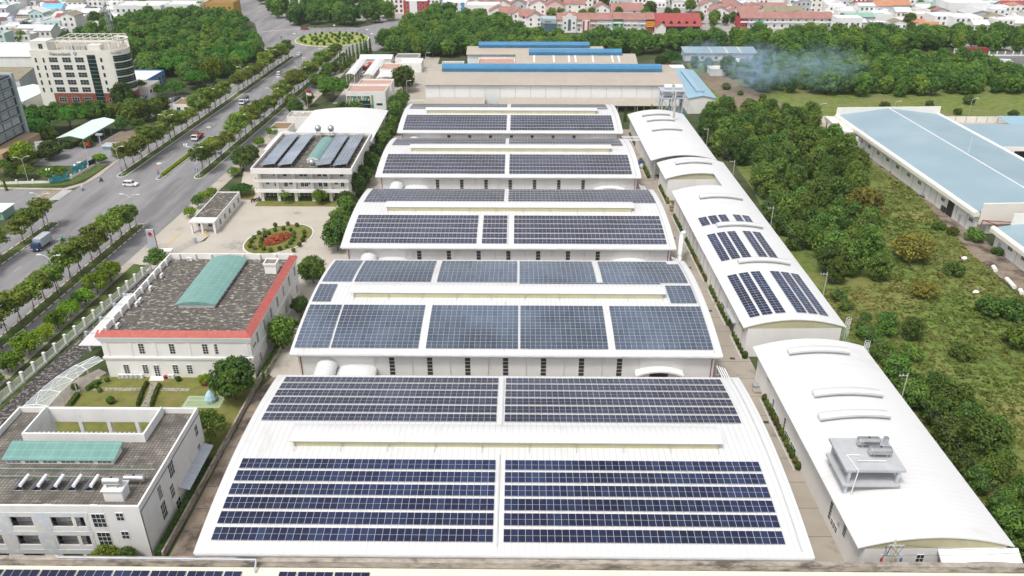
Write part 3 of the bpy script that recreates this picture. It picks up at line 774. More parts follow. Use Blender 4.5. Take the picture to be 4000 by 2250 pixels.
# first: nearest
W1, D1 = 21.4, 51.5
t, zr1, arch, walls = long_shed('long_shed', 'long white shed with a water tank platform on its arched roof, front right', (46.1,81.0,0), W1, D1, 7.0, 1.8)
R1 = t
b = MB(); arch(b,0,W1,0,D1); b.build('roof', [M['roof_white_cross'], M['trim']], t)
b = MB(); walls(b,1.1,W1-.9,.18,D1-.9); b.build('wall', [M['plaster'], M['yellow_strip']], t)
for x0_,x1_,y in ((3.9,15.3,27),(5.1,16.8,33.3),(5.1,16.3,46.8)): roof_vent(t, zr1, x0_, x1_, y, 1.7)
for y, z0_, h, w_ in ((39.6,.4,2.8,.8),(33.2,.7,3.1,.8),(31,1,1.0,2.6),(28,1,1.0,2.6),(11.3,1.5,3.2,.8),(6.2,3.0,2.2,.9),(8.2,2.9,.9,.8),(9.4,1.4,1.0,2.4),(37.5,.8,1.0,2.4)):
    win(t, 1.09, y, z0_, w_, h, 'W', 'louver' if w_ < 1 else 'three')
win(t, 9.0, .17, 4.1, 1.0, 1.3, 'S', 'cross')
b = MB(); arc = [(16.6+5.5*u, 5.3+.7*(1-u*u)) for u in [-1+2*i/14 for i in range(15)]]
for (xa,za),(xb,zb_) in zip(arc[:-1],arc[1:]):
    b.face([(xa,-1.7,za),(xb,-1.7,zb_),(xb,.17,6.5),(xa,.17,6.5)]); b.face([(xa,-1.7,za-.3),(xb,-1.7,zb_-.3),(xb,-1.7,zb_),(xa,-1.7,za)]); b.face([(xa,.17,6.2),(xb,.17,6.2),(xb,-1.7,zb_-.3),(xa,-1.7,za-.3)])
for (xa,za),s in ((arc[0],0),(arc[-1],1)): b.face([(xa,.17,6.2),(xa,-1.7,za-.3),(xa,-1.7,za),(xa,.17,6.5)])
b.build('door_canopy', M['trim'], t)
# second, with the notch in its far end
W2, D2 = 20.7, 101.0
t, zr2, arch, walls = long_shed('long_shed', 'longest white shed on the right lane, panel strips down its arched roof', (44.9,139.8,0), W2, D2, 7.0, 1.8)
R2 = t
b = MB(); arch(b,0,W2,0,76.2); arch(b,14.2,W2,76.2,86.5); arch(b,0,W2,86.5,D2); b.build('roof', [M['roof_white_cross'], M['trim']], t)
b = MB(); walls(b,1.0,W2-.8,.18,75.9); walls(b,14.7,W2-.8,76.0,86.8); walls(b,1.0,W2-.8,86.85,D2-.6); b.build('wall', [M['plaster'], M['yellow_strip']], t)
for x0_,x1_,y in ((5.6,17.3,66.7),(5.7,17.2,47.3),(5.6,17.4,26.5),(4.6,15.6,95.5)): roof_vent(t, zr2, x0_, x1_, y, 1.8)
b = MB(); b.box(1.0-.05,9.0,0,1.0,12.6,3.4); b.build('loading_door', M['dark'], t)
b = MB(); b.box(.15,7.6,3.5,1.0,13.6,3.75); b.build('door_canopy', M['grey_wall'], t)
for y, z0_, h, w_ in ((18.3,.8,1.6,2.6),(30.2,0.6,3.0,.5),(41.5,.5,2.8,.5),(58.5,.6,3.0,.5),(72,.6,3,.5),(90,.6,3,.5)):
    win(t, .99, y, z0_, w_, h, 'W', 'three' if w_ > 1 else 'plain')
win(t, 9.6, .17, 2.2, .9, 1.5, 'S', 'louver')
for y in (3,15,22,26,34,38,46,50,54,62,68):
    b = MB(); b.tube((.9,y,0),(.9,y,6.7),.06,n=6); b.build('downpipe', M['grey_wall'], t)
def flatletters(txt, size, m, parent, loc, rot, ext=.02, name='lettering', sx=1.0):
    cu = bpy.data.curves.new(name, 'FONT'); cu.body = txt; cu.size = size; cu.extrude = ext; cu.align_x = 'CENTER'; cu.resolution_u = 2
    tmp = bpy.data.objects.new('tmp', cu); COL.objects.link(tmp)
    bpy.context.view_layer.update()
    me = bpy.data.meshes.new_from_object(tmp.evaluated_get(bpy.context.evaluated_depsgraph_get()))
    bpy.data.objects.remove(tmp); me.materials.clear(); me.materials.append(m)
    at = me.attributes.new('tint','FLOAT','FACE')
    o = bpy.data.objects.new(name, me); COL.objects.link(o)
    if parent is not None:
        o.parent = parent
        r = rootloc(parent)
        if abs(r.rotation_euler.z) < 1e-6: loc = tuple(a-b_ for a,b_ in zip(loc, r.location))
    o.location = loc; o.rotation_euler = rot; o.scale = (sx,1,1)
    return o
flatletters('KHO 06', 1.15, M['gold'], R2, (.97,3.9,4.6), (R(90),0,R(-90)), .03)
flatletters('KHO', .8, M['gold'], R1, (1.07,43.5,4.4), (R(90),0,R(-90)), .03)
# third: far end, open front
W4, D4 = 20.8, 52.6
t, zr4, arch, walls = long_shed('long_shed', 'far white arched shed with a tall chimney rising through its roof', (41.0,242.9,0), W4, D4, 7.0, 1.8)
b = MB(); arch(b,0,W4,0,D4); b.build('roof', [M['roof_white_cross'], M['trim']], t)
b = MB(); walls(b,1.0,W4-.8,6.5,D4-.8); b.build('wall', [M['plaster'], M['louver']], t)
for x in (1.4,7,13,19.4):
    b = MB(); b.box(x-.15,.6,0,x+.15,.9,zr4(x)-.22); b.build('post', M['galv'], t)
for x0_,x1_,y in ((4.7,15,27),(4.8,14.6,38.5),(4.3,14.2,45.5)): roof_vent(t, zr4, x0_, x1_, y, 1.7)
# panel strips on the second shed (landscape panels, two steps across)
def strip_panels(zr, loc, x0, x1, y0, y1):
    w = x1-x0; n = int(round((y1-y0)/1.02)); c, s = math.cos(TH), math.sin(TH)
    xm = (x0+x1)/2; sl = (zr(xm+.1)-zr(xm-.1))/.2
    for i in range(n):
        ym = y0+(y1-y0)*(i+.5)/n
        X = loc[0]+xm*c-ym*s; Y = loc[1]+xm*s+ym*c
        panel_into(stuff, (X,Y,zr(xm)+.12), 0, TH, w, (y1-y0)/n-.03, min(1,max(0,rnd.gauss(.4,.25))), mi=3, roll=-math.atan(sl))
L2_ = (44.9,139.8)
for x0_,x1_ in ((1.9,3.95),(4.4,6.45),(7.0,9.05),(11.3,13.35),(13.7,15.6),(16.0,17.9)): strip_panels(zr2, L2_, x0_, x1_, 2.6, 21.4)
for x0_,x1_ in ((2.4,4.4),(4.8,6.8),(7.3,9.3),(11.1,13.1),(13.6,15.6)): strip_panels(zr2, L2_, x0_, x1_, 28.6, 43.6)
for x0_,x1_ in ((2.5,4.6),(5.0,7.1),(7.6,9.6),(11.4,13.3),(13.8,15.7)): strip_panels(zr2, L2_, x0_, x1_, 49.0, 54.2)
# ------------------------------------------------------------------ generic small buildings
def flat_building(name, label, cat, x0, x1, y0, y1, h, wm, rm, par=.5, th=.2, rz=0.0, group=None, trim=None):
    """box building with a parapet round a flat roof; local frame when rz != 0 (x0,y0 is then the pivot)"""
    if rz: t = thing(name, label, cat, (x0,y0,0), rz, group); X0,X1,Y0,Y1 = 0,x1-x0,0,y1-y0
    else: t = thing(name, label, cat, ((x0+x1)/2,(y0+y1)/2,0), 0, group); X0,X1,Y0,Y1 = x0,x1,y0,y1
    b = MB()
    b.box(X0,Y0,0,X1,Y1,h-par,0,'tb')
    if par > 0:
        for a in ((X0,Y0,X1,Y0+th),(X0,Y1-th,X1,Y1),(X0,Y0+th,X0+th,Y1-th),(X1-th,Y0+th,X1,Y1-th)):
            b.box(a[0],a[1],h-par,a[2],a[3],h,0,'b')
    b.build('wall', wm, t)
    b = MB(); i = th if par > 0 else -.15
    z = h-par+.004
    if par > 0: b.face([(X0+i,Y0+i,z),(X1-i,Y0+i,z),(X1-i,Y1-i,z),(X0+i,Y1-i,z)])
    else: b.box(X0+i,Y0+i,h,X1-i,Y1-i,h+.15)
    b.build('roof', rm, t)
    return t
def gable_building(name, label, cat, x0, x1, y0, y1, h, rise, axis, wm, rm, over=.4, rz=0.0, group=None):
    """ridge along `axis`"""
    if rz: t = thing(name, label, cat, (x0,y0,0), rz, group); X0,X1,Y0,Y1 = 0,x1-x0,0,y1-y0
    else: t = thing(name, label, cat, ((x0+x1)/2,(y0+y1)/2,0), 0, group); X0,X1,Y0,Y1 = x0,x1,y0,y1
    b = MB(); b.box(X0,Y0,0,X1,Y1,h,0,'tb'); r = MB(); o = over; th = .16
    if axis == 'x':
        ym = (Y0+Y1)/2; s = rise/(ym-Y0)
        b.face([(X0,Y1,h),(X0,Y0,h),(X0,ym,h+rise-.02)]); b.face([(X1,Y0,h),(X1,Y1,h),(X1,ym,h+rise-.02)])
        pr = [(Y0-o,h-s*o),(ym,h+rise),(Y1+o,h-s*o),(Y1+o,h-s*o+th),(ym,h+rise+th),(Y0-o,h-s*o+th)]
        r.profile(pr, X0-o, X1+o, 0, 'y')
    else:
        xm = (X0+X1)/2; s = rise/(xm-X0)
        b.face([(X0,Y0,h),(X1,Y0,h),(xm,Y0,h+rise-.02)]); b.face([(X1,Y1,h),(X0,Y1,h),(xm,Y1,h+rise-.02)])
        pr = [(X0-o,h-s*o),(xm,h+rise),(X1+o,h-s*o),(X1+o,h-s*o+th),(xm,h+rise+th),(X0-o,h-s*o+th)]
        r.profile(pr, Y0-o, Y1+o, 0, 'x')
    b.build('wall', wm, t); r.build('roof', rm, t)
    return t

def cellmat(name, ca, cb, s):
    m, nt, N, L, b = newmat(name)
    g = N.new('ShaderNodeNewGeometry'); sn = N.new('ShaderNodeVectorMath'); sn.operation = 'SNAP'; sn.inputs[1].default_value = (s,s,s)
    ad = N.new('ShaderNodeVectorMath'); ad.operation = 'ADD'; ad.inputs[1].default_value = (.01,.013,.017)
    L.new(g.outputs['Position'], ad.inputs[0]); L.new(ad.outputs[0], sn.inputs[0])
    wn = N.new('ShaderNodeTexWhiteNoise'); L.new(sn.outputs[0], wn.inputs['Vector'])
    cr = N.new('ShaderNodeValToRGB'); e = cr.color_ramp.elements; e[0].color = (*ca,1); e[1].color = (*cb,1); cr.color_ramp.interpolation = 'CONSTANT'; e[1].position = .5
    x = e.new(.75); x.color = (.74,.72,.68,1)
    L.new(wn.outputs['Value'], cr.inputs['Fac']); L.new(cr.outputs['Color'], b.inputs['Base Color']); b.inputs['Roughness'].default_value = .6
    return m
M['mosaic'] = cellmat('mosaic', (.62,.66,.72), (.72,.70,.64), .62)

# ------------------------------------------------------------------ near left: three-storey dormitory round a small court
X0,X1,Y0,Y1 = -82.3,-52.8,84.7,107.8
t = thing('dormitory', 'white three-storey building with open roof court and teal skylight, bottom left', 'building', (-67.5,96,0))
D1 = t
b = MB(); z9 = 9.0
b.box(X0,Y0,0,X1,100.3,z9,0,'tbs')
b.box(X0,100.3,0,-77.2,Y1,z9,0,'tb'); b.box(-58.6,100.3,0,X1,Y1,z9,0,'tb')
b.box(-77.2,107.2,7.4,-58.6,Y1,10.0,0)
for x in (-72.6,-67.9,-63.2): b.box(x-.3,107.2,0,x+.3,107.8,7.4,0)
# front wall with balcony openings
fx = [(-80.6,-77.6),(-76.2,-73.6),(-71.5,-68.4),(-65.8,-62.8),(-62.3,-61.0)]
fz = [(-.3,.85),(2.6,4.4),(6.1,7.9)]
xs = [X0]+[v for p in fx for v in p]+[X1]
for i in range(0,len(xs),2): b.box(xs[i],Y0,0,xs[i+1],Y0+.25,9.0,0,'tb')
for a,c in fx:
    zz = [.0,.02,.85,2.6,4.4,6.1,7.9,9.0]
    for z0_,z1_ in ((.85,2.6),(4.4,6.1),(7.9,9.0)): b.box(a,Y0,z0_,c,Y0+.25,z1_,0,'')
    b.face([(a-.5,Y0+1.7,0),(c+.5,Y0+1.7,0),(c+.5,Y0+1.7,9),(a-.5,Y0+1.7,9)],0)
    for zf in (.8,4.3,7.9): b.box(a-.4,Y0+.26,zf+.12,c+.4,Y0+1.68,zf+.3,0)
# parapets
for q in ((X0,Y0,X1,Y0+.3),(X0,Y0+.3,X0+.3,Y1),(X1-.3,Y0+.3,X1,Y1),(X0+.3,Y1-.3,-77.3,Y1),(-58.5,Y1-.3,X1-.3,Y1)): b.box(q[0],q[1],9.0,q[2],q[3],10.0,0,'b')
for q in ((-77.5,100.0,-58.3,100.3),(-77.5,100.3,-77.2,107.2),(-58.6,100.3,-58.3,107.2)): b.box(q[0],q[1],9.0,q[2],q[3],10.55,0,'b')
b.build('wall', M['plaster_old'], t)
b = MB()
b.face([(X0+.3,Y0+.3,9.02),(X1-.3,Y0+.3,9.02),(X1-.3,100.0,9.02),(X0+.3,100.0,9.02)])
b.face([(X0+.3,100.0,9.02),(-77.5,100.0,9.02),(-77.5,Y1-.3,9.02),(X0+.3,Y1-.3,9.02)]); b.face([(-58.3,100.0,9.02),(X1-.3,100.0,9.02),(X1-.3,Y1-.3,9.02),(-58.3,Y1-.3,9.02)])
rf = b.build('roof', M['roof_tilegrid'], t)
b = MB()                                           # pale tile bands round the balconies
for z0_ in (8.0,4.52,1.0):
    b.box(-81.6,Y0-.05,z0_,-60.3,Y0-.004,z0_+.75 if z0_ < 8 else 8.75,0)
for a,c in ((-73.5,-71.6),(-68.3,-66.0),(-60.95,-60.35)): b.box(a+.1,Y0-.04,1.8,c-.1,Y0-.003,4.5); b.box(a+.1,Y0-.04,5.3,c-.1,Y0-.003,7.98)
b.build('tile_cladding', M['mosaic'], t)
for a,c in fx:
    for z0_,z1_ in fz[1:]:
        b = MB(); w_ = c-a; n_ = int(w_/.14)
        for i in range(n_+1): b.box(a+w_*i/n_-.012,Y0+.1,z0_,a+w_*i/n_+.012,Y0+.13,z0_+.85)
        b.box(a,Y0+.09,z0_+.85,c,Y0+.14,z0_+.9); b.build('balcony_railing', M['dark_metal'], t)
        win(t,(a+c)/2+.3,Y0+1.68,z0_+.1,1.0,1.6,'S','two')
for z0_ in (2.7,6.15): win(t,-58.9,Y0-.01,z0_,1.8,2.4,'S','tall'); win(t,-55.8,Y0-.01,z0_+1.25,1.0,1.35,'S','cross')
win(t,-55.8,Y0-.01,.6,1.0,1.2,'S','cross')
for y,z0_,w_,h_ in ((105.6,6.0,1.0,2.0),(105.3,2.5,1.0,1.9),(95.3,6.4,1.7,2.6),(90.7,6.0,1.1,2.3),(94.1,3.3,1.2,2.3),(90.6,2.4,1.5,2.9),(95.0,.3,1.5,1.7)): win(t,X1+.01,y,z0_,w_,h_,'E','tall' if h_ > 2.2 else 'cross')
b = MB(); b.tube((X1+.02,Y0+.2,8.9),(X1+.02,Y1,8.9),.07,n=6); b.build('pipe', M['dark_metal'], t)
b = MB()
for i in range(9):
    y = 96.2+i*1.22; b.face([(X1,y,3.3),(-51.2,y,2.75),(-51.2,y+1.18,2.75),(X1,y+1.18,3.3)])
b.build('awning', M['galv'], t)
# rooftop skylight of the dormitory
b = MB(); sx0,sx1,sy0,sy1 = -77.6,-60.6,94.4,97.9
b.box(sx0+.4,sy0+.3,9.02,sx1-.4,sy1-.2,9.85,0,'b'); sk = b.build('skylight_base', M['plaster'], t)
b = MB(); b.profile([(sy0,9.9),(sy1,10.75),(sy1,10.83),(sy0,9.98)], sx0, sx1, 0, 'y'); b.build('skylight_roof', M['teal_sheet'], t)
b = MB()
for x in (sx0+.5,sx1-.55): b.face([(x,sy0+.3,9.85),(x,sy1-.2,9.85),(x,sy1-.2,10.68),(x,sy0+.3,9.95)])
b.face([(sx0+.4,sy1-.21,9.8),(sx1-.4,sy1-.21,9.8),(sx1-.4,sy1-.21,10.65),(sx0+.4,sy1-.21,10.65)])
b.build('skylight_gable', M['plaster'], t)
for i in range(6): win(t,-76+i*2.75,sy0+.29,9.2,2.1,.45,'S','three')
for p0,p1 in (((X0+3,93.2,9.35),(-54,93.2,9.35)),((X0+2,91.6,9.3),(-54.5,91.6,9.3))):
    b = MB(); b.tube(p0,p1,.06,n=6); b.build('roof_pipe', M['green_sheet'], t)
b = MB()                                           # slatted pergola on the court's near edge
for i in range(24): b.box(-76.8+i*.75,100.35,9.3,-76.5+i*.75,102.0,9.45)
b.build('pergola', M['grey_wall'], t)
for x in (-66.4,-59.8):
    b = MB(); b.box(x-.5,Y0+.8,9.03,x+.5,Y0+1.2,9.25); b.build('roof_hatch', M['trim'], t)
# solar water heaters, five alike
def heater():
    t = thing('solar_water_heater', 'blue tilted solar water heater with white drum on dark tiled roof, bottom left', 'water heater', (0,0,0), 0, 'solar water heaters on the roof')
    b = MB(); b.face([(-.95,-1.0,.25),(.25,-1.0,1.0),(.25,1.0,1.0),(-.95,1.0,.25)]); b.face([(-.95,1.0,.2),(.25,1.0,.95),(.25,-1.0,.95),(-.95,-1.0,.2)]); b.build('collector', M['panel_blue'], t)
    b = MB(); b.tube((.45,-1.15,1.15),(.45,1.15,1.15),.27,n=12); b.build('drum', M['white_metal'], t, smooth=False)
    for y in (-.9,.9):
        b = MB(); b.tube((.45,y,0),(.45,y,.9),.03,n=4); b.tube((-.9,y,.02),(.45,y,.02),.03,n=4); b.tube((-.9,y,0),(-.9,y,.25),.03,n=4); b.build('leg', M['galv'], t)
    return t
hp = heater(); hx = (-71.9,-69.3,-66.8,-64.2,-61.7)
hp.location = (hx[0],89.7,9.03)
for x in hx[1:]: dup(hp, (x,89.7,9.03))
def steel_tank(loc, rz, L, r, label, legs=.35, cat='water tank', group=None):
    t = thing('water_tank', label, cat, loc, rz, group)
    b = MB()
    for i in range(8):                              # drum with ribs and domed ends
        x0_ = -L/2+L*i/8; x1_ = x0_+L/8
        b.tube((x0_,0,legs+r),(x1_-.05,0,legs+r),r,r,16,0,False); b.tube((x1_-.05,0,legs+r),(x1_,0,legs+r),r*.975,r*.975,16,0,False)
    for s in (-1,1):
        for j in range(4):
            a0,a1 = R(22.5*j),R(22.5*(j+1))
            b.tube((s*(L/2+r*.3*math.sin(a0)),0,legs+r),(s*(L/2+r*.3*math.sin(a1)),0,legs+r),r*math.cos(a0),max(.01,r*math.cos(a1)),16,0,False)
    b.build('drum', M['steel'], t, smooth=True, world=False)
    b = MB(); b.tube((0,0,legs+2*r-.03),(0,0,legs+2*r+.06),.16,n=10); b.build('lid', M['dark'], t, world=False)
    for x in (-L*.32,L*.32):
        b = MB()
        for y in (-r*.7,r*.7): b.box(x-.04,y-.04,0,x+.04,y+.04,legs+r*.5)
        b.box(x-.04,-r*.7,.1,x+.04,r*.7,.16); b.build('cradle', M['galv'], t, world=False)
    return t
steel_tank((-55.9,90.6,9.03),0,2.7,.58,'long steel water tank lying on the dark tiled roof, beside pipes','.35' and .35)
b = MB(); b.box(-58.6,86.7,9.03,-55.9,88.7,10.9); b.box(-58.8,86.5,10.9,-55.7,88.9,11.05)
tag(b.build('tank_house', M['plaster_old']), 'small white block on the dark tiled roof carrying a steel tank', 'tank house')
steel_tank((-57.4,87.7,11.06),0,2.3,.62,'steel water tank standing on a small white rooftop block',.3)

# ------------------------------------------------------------------ office with red tiled parapet
X0,X1,Y0,Y1,H = -80.2,-51.5,131.3,166.8,9.5
t = thing('office_building', 'white two-storey office with red tiled parapet and gravel roof', 'building', (-66,149,0)); OF = t
b = MB(); b.box(X0,Y0,0,X1,Y1,8.75,0,'tb')
for q in ((X0,Y0+.25,X0+.3,Y1),(X0+.3,Y1-.3,X1,Y1)): b.box(q[0],q[1],8.75,q[2],q[3],10.15,0,'b')
for i in range(11):
    y = Y0+2+i*3.3
    if y < Y1-1: b.box(X0+.3,y-.2,8.7,X0+.75,y+.2,10.2)
for i in range(8): b.box(X0+2+i*3.7,Y1-.75,8.7,X0+2.4+i*3.7,Y1-.3,10.2)
b.build('wall', M['plaster'], t)
b = MB()
for z0_,z1_,o in ((4.05,4.35,.14),(4.35,4.75,.26),(8.05,8.3,.12),(8.3,8.75,.26),(8.75,9.15,.4),(9.15,9.45,.55)):
    b.box(X0-o,Y0-o,z0_,X1+o,Y0,z1_); b.box(X1,Y0,z0_,X1+o,Y1+o*.2,z1_); b.box(X0-o,Y0,z0_,X0,Y1,z1_)
b.build('cornice', M['trim'], t)
for x in (-79.3,-74.7,-70.0,-63.4,-58.8,-52.3):
    b = MB(); b.box(x-.3,Y0-.09,4.75,x+.3,Y0-.003,8.05); b.build('pilaster', M['trim'], t)
for i in range(8):
    y = Y0+.8+i*4.85; b = MB(); b.box(X1+.003,y-.3,4.75,X1+.09,y+.3,8.05); b.build('pilaster', M['trim'], t)
b = MB(); z0_,z1_ = 9.46,10.15                         # red tiles, front run and right run, mitred
xi = X1-.95
b.face([(X0-.6,Y0-.6,z0_),(X1+.6,Y0-.6,z0_),(xi,Y0+.95,z1_),(X0-.6,Y0+.95,z1_)])
b.face([(X1+.6,Y0-.6,z0_),(X1+.6,Y1+.1,z0_),(xi,Y1+.1,z1_),(xi,Y0+.95,z1_)])
b.face([(X0-.6,Y0+.95,z1_),(xi,Y0+.95,z1_),(xi,Y0+1.0,8.8),(X0-.6,Y0+1.0,8.8)],1); b.face([(xi,Y0+.95,z1_),(xi,Y1+.1,z1_),(xi-.05,Y1+.1,8.8),(xi-.05,Y0+.95,8.8)],1)
b.face([(X0-.6,Y0-.6,z0_),(X0-.6,Y0+.95,z1_),(X0-.6,Y0+.95,z0_)],1); b.face([(X1+.6,Y1+.1,z0_),(X1+.6,Y1+.1,z0_-.01),(xi,Y1+.1,z0_),(xi,Y1+.1,z1_)],1)
b.build('tiled_parapet', [M['red_tile'], M['plaster']], t)
b = MB(); b.face([(X0+.3,Y0+.98,8.8),(xi,Y0+.98,8.8),(xi,Y1-.3,8.8),(X0+.3,Y1-.3,8.8)]); b.build('roof', M['roof_pebble'], t)
# skylight
sx0,sx1,sy0,sy1 = -70.2,-61.9,143.2,165.4
b = MB(); b.box(sx0+.5,sy0+.4,8.8,sx1-.4,sy1-.2,9.6,0,'b'); b.build('skylight_base', M['plaster'], t)
b = MB(); n=8; xm=(sx0+sx1)/2; hw=(sx1-sx0)/2
zz = lambda x: 9.65+.75*(1-((x-xm)/hw)**2)
for i in range(n):
    a = sx0+(sx1-sx0)*i/n; c = sx0+(sx1-sx0)*(i+1)/n
    b.face([(a,sy0,zz(a)),(c,sy0,zz(c)),(c,sy1,zz(c)),(a,sy1,zz(a))]); b.face([(a,sy0,9.6),(c,sy0,9.6),(c,sy0,zz(c)),(a,sy0,zz(a))])
b.build('skylight_roof', M['teal_sheet'], t)
b = MB()
for y in range(12): b.box(sx1-.39,144.3+y*1.8,8.95,sx1-.33,144.9+y*1.8,9.5)
b.build('skylight_vents', M['grey_trim'], t)
b = MB(); b.box(-56.3,159.2,8.8,-53.8,161.9,11.0,0,'t'); b.box(-56.5,159.0,10.9,-53.6,159.25,11.3); b.box(-56.5,161.85,10.9,-53.6,162.1,11.3); b.box(-56.5,159.25,10.9,-56.25,161.85,11.3); b.box(-53.85,159.25,10.9,-53.6,161.85,11.3); b.face([(-56.25,159.25,11.0),(-53.85,159.25,11.0),(-53.85,161.85,11.0),(-56.25,161.85,11.0)],1)
b.build('stair_head', [M['plaster'], M['earth']], t)
for x in (-72.6,-66.7,-60.3,-58.4): win(t,x,Y0-.01,5.5,1.0,2.2,'S','grid')
for x in (-76.5,-72.8,-66.9,-64.15): win(t,x,Y0-.01,.95,1.0,1.95,'S','grid')
for i in range(7): win(t,X1+.01,135.6+i*4.85,5.55,.9,2.3,'E','grid')
for i in range(7): win(t,X1+.01,135.6+i*4.85,1.2,.9,1.9,'E','grid')
b = MB(); b.box(-71.1,Y0-.06,.35,-70.1,Y0-.01,2.8,1); b.box(-71.2,Y0-.1,.3,-71.1,Y0-.005,2.9); b.box(-70.1,Y0-.1,.3,-70.0,Y0-.005,2.9); b.box(-71.2,Y0-.1,2.8,-70.0,Y0-.005,2.9)
for z in (.9,1.4,1.9,2.4): b.box(-71.1,Y0-.08,z,-70.1,Y0-.061,z+.05)
b.box(-70.63,Y0-.085,.35,-70.57,Y0-.061,2.8); b.build('door', [M['frame_white'], M['glass']], t)
b = MB()
for i in range(3): b.box(-72+.0,Y0-.5-.4*i,0.05,-69.2,Y0-.1-.4*i-.002*i,.36-.1*i)
b.build('steps', M['plaster'], t)
b = MB()
for i,(w_,y) in enumerate(((.32,132.6),(.32,133.3),(.32,134.0))): b.box(X1+.01,y,6.0,X1+.05,y+.35,6.5)
b.build('lettering', M['text_dark'], t)
AL = 'white air conditioner at the foot of the red-parapet office front'
for x in (-77.7,-76.7,-75.8,-74.9,-74.0): ac(x,Y0-.45,.05,0,AL+', in the row of five','air conditioners at the office front')
ac(-67.9,Y0-.45,.05,0,'white air conditioner alone to the right of the office door steps',None); ac(-61.4,Y0-.45,.05,0,'white air conditioner by the potted tree at the office front',None)
RL = 'white air conditioner on the gravel roof along the left parapet'
for y in (157.1,151.1,145.8,144.2,135.4): ac(-78.4,y,8.81,R(90),RL,'air conditioners along the roof parapet')
ac(-75.3,165.4,8.81,0,'white air conditioner on the gravel roof against the rear parapet',None)

# ------------------------------------------------------------------ third left building: office with tilted panel racks
X0,X1,Y0,Y1 = -77.2,-50.0,225.2,257.5
t = thing('office_building', 'white three-storey office with balconies and four tilted solar racks on its roof', 'building', (-63.5,241,0)); O3 = t
b = MB(); b.box(X0,Y0+.5,0,X1,Y1,9.9,0,'tb')
for x in (-76.6,-71.7,-66.6,-61.4,-56.2,-51): b.box(x-.45,Y0-.5,0,x+.45,Y0+.49,9.3)
b.build('wall', M['plaster'], t)
b = MB(); b.box(-78.3,222.6,9.35,-48.8,258.6,10.1,0,'')
for q in ((-78.3,222.6,-48.8,222.95),(-78.3,258.25,-48.8,258.6),(-78.3,222.95,-77.95,258.25),(-49.15,222.95,-48.8,258.25)): b.box(q[0],q[1],10.1,q[2],q[3],11.0,0,'b')
b.build('parapet', M['plaster'], t)
b = MB(); b.face([(-77.95,222.95,10.11),(-49.15,222.95,10.11),(-49.15,258.25,10.11),(-77.95,258.25,10.11)]); b.build('roof', M['roof_pebble'], t)
for z in (3.2,6.4):
    b = MB(); b.box(-78.3,223.6,z,-50.2,Y0+.49,z+.2); b.box(-78.3,223.6,z+.2,-50.2,223.75,z+1.1); b.box(-78.3,223.75,z+.2,-78.15,Y0+.45,z+1.1)
    for i in range(5): b.box(-74.5+i*5.1,223.57,z+.45,-71+i*5.1,223.595,z+1.0,1)
    b.build('balcony', [M['plaster'], M['trim']], t)
for z in (4.4,7.6):
    for i,x in enumerate((-74.8,-72.3,-69.4,-67.9,-64.5,-63.3,-62.2,-59.2,-57.6,-54.4,-52.6)): win(t,x,Y0+.49,z+(.6 if i%3==0 else 0),1.0,1.0 if i%3==0 else 1.6,'S','two')
for i in range(5): win(t,-74.1+i*5.15,Y0+.49,.3,3.6,2.5,'S','three')
for i in range(8): win(t,X1+.01,229+i*3.6,4.5,1.2,1.6,'E','two'); win(t,X1+.01,229+i*3.6,7.6,1.2,1.6,'E','two')
b = MB(); n=8; xa,xb = -63.8,-60.0
for i in range(n):
    u0,u1 = i/n,(i+1)/n; f = lambda u:(xa+(xb-xa)*u, 11.2+.7*(1-(2*u-1)**2))
    (p,zp),(q,zq) = f(u0),f(u1); b.face([(p,230,zp),(q,230,zq),(q,251,zq),(p,251,zp)]); b.face([(p,230,11),(q,230,11),(q,230,zq),(p,230,zp)],1)
b.build('skylight_roof', [M['teal_sheet'], M['plaster']], t)
b = MB(); b.box(xa+.2,230.2,10.12,xb-.2,250.8,11.18); b.build('skylight_base', M['plaster'], t)
for i,(xa,xb) in enumerate(((-76.2,-71.8),(-71.2,-66.9),(-60.0,-55.5),(-54.9,-50.6))):
    nm = ('leftmost tilted solar rack on the office roof, beside the left parapet','tilted solar rack second from the left parapet of the office roof','tilted solar rack just right of the teal rooftop skylight','rightmost tilted solar rack on the office roof, beside the right parapet')[i]
    s = thing('solar_rack', nm, 'solar rack', ((xa+xb)/2,241,10.12), 0, 'tilted solar racks on the office roof')
    zl,zh = 11.0,11.55; sl = math.atan((zh-zl)/(xb-xa))
    b = MB()
    for cx_ in range(2):
        for j in range(29):
            x = xa+(xb-xa)*(cx_+.5)/2; z = zl+(zh-zl)*(cx_+.5)/2
            panel_into(b,(x,225.9+j*1.03,z),0,0,(xb-xa)/2/math.cos(sl)-.03,1.0,min(1,max(0,rnd.gauss(.5,.25))),mi=0,roll=-sl)
    b.build('panel_array', [M['panel_pale'], M['panel_frame']], s)
    for j in range(6):
        y = 226+j*5.8
        for x,z in ((xa+.2,zl),(xb-.2,zh-.1)):
            b = MB(); b.tube((x,y,10.12),(x,y,z),.05,n=5); b.build('leg', M['galv'], s)
def ball_tank(x,y,z0_,h,label):
    s = thing('water_tank', label, 'water tank', (x,y,z0_))
    b = MB(); b.ball((x,y,z0_+h+1.0),1.05,nu=14,nv=9); b.build('tank', M['steel'], s, smooth=True)
    for dx,dy in ((-.7,-.7),(.7,-.7),(.7,.7),(-.7,.7)):
        b = MB(); b.tube((x+dx,y+dy,z0_),(x+dx*.8,y+dy*.8,z0_+h+.5),.06,n=5); b.build('leg', M['galv'], s)
    b = MB()
    for q in ((-1,-1,1,-1),(1,-1,1,1),(1,1,-1,1),(-1,1,-1,-1)): b.tube((x+q[0]*.7,y+q[1]*.7,z0_+h*.6),(x+q[2]*.7,y+q[3]*.7,z0_+h*.6),.04,n=4)
    b.build('brace', M['galv'], s)
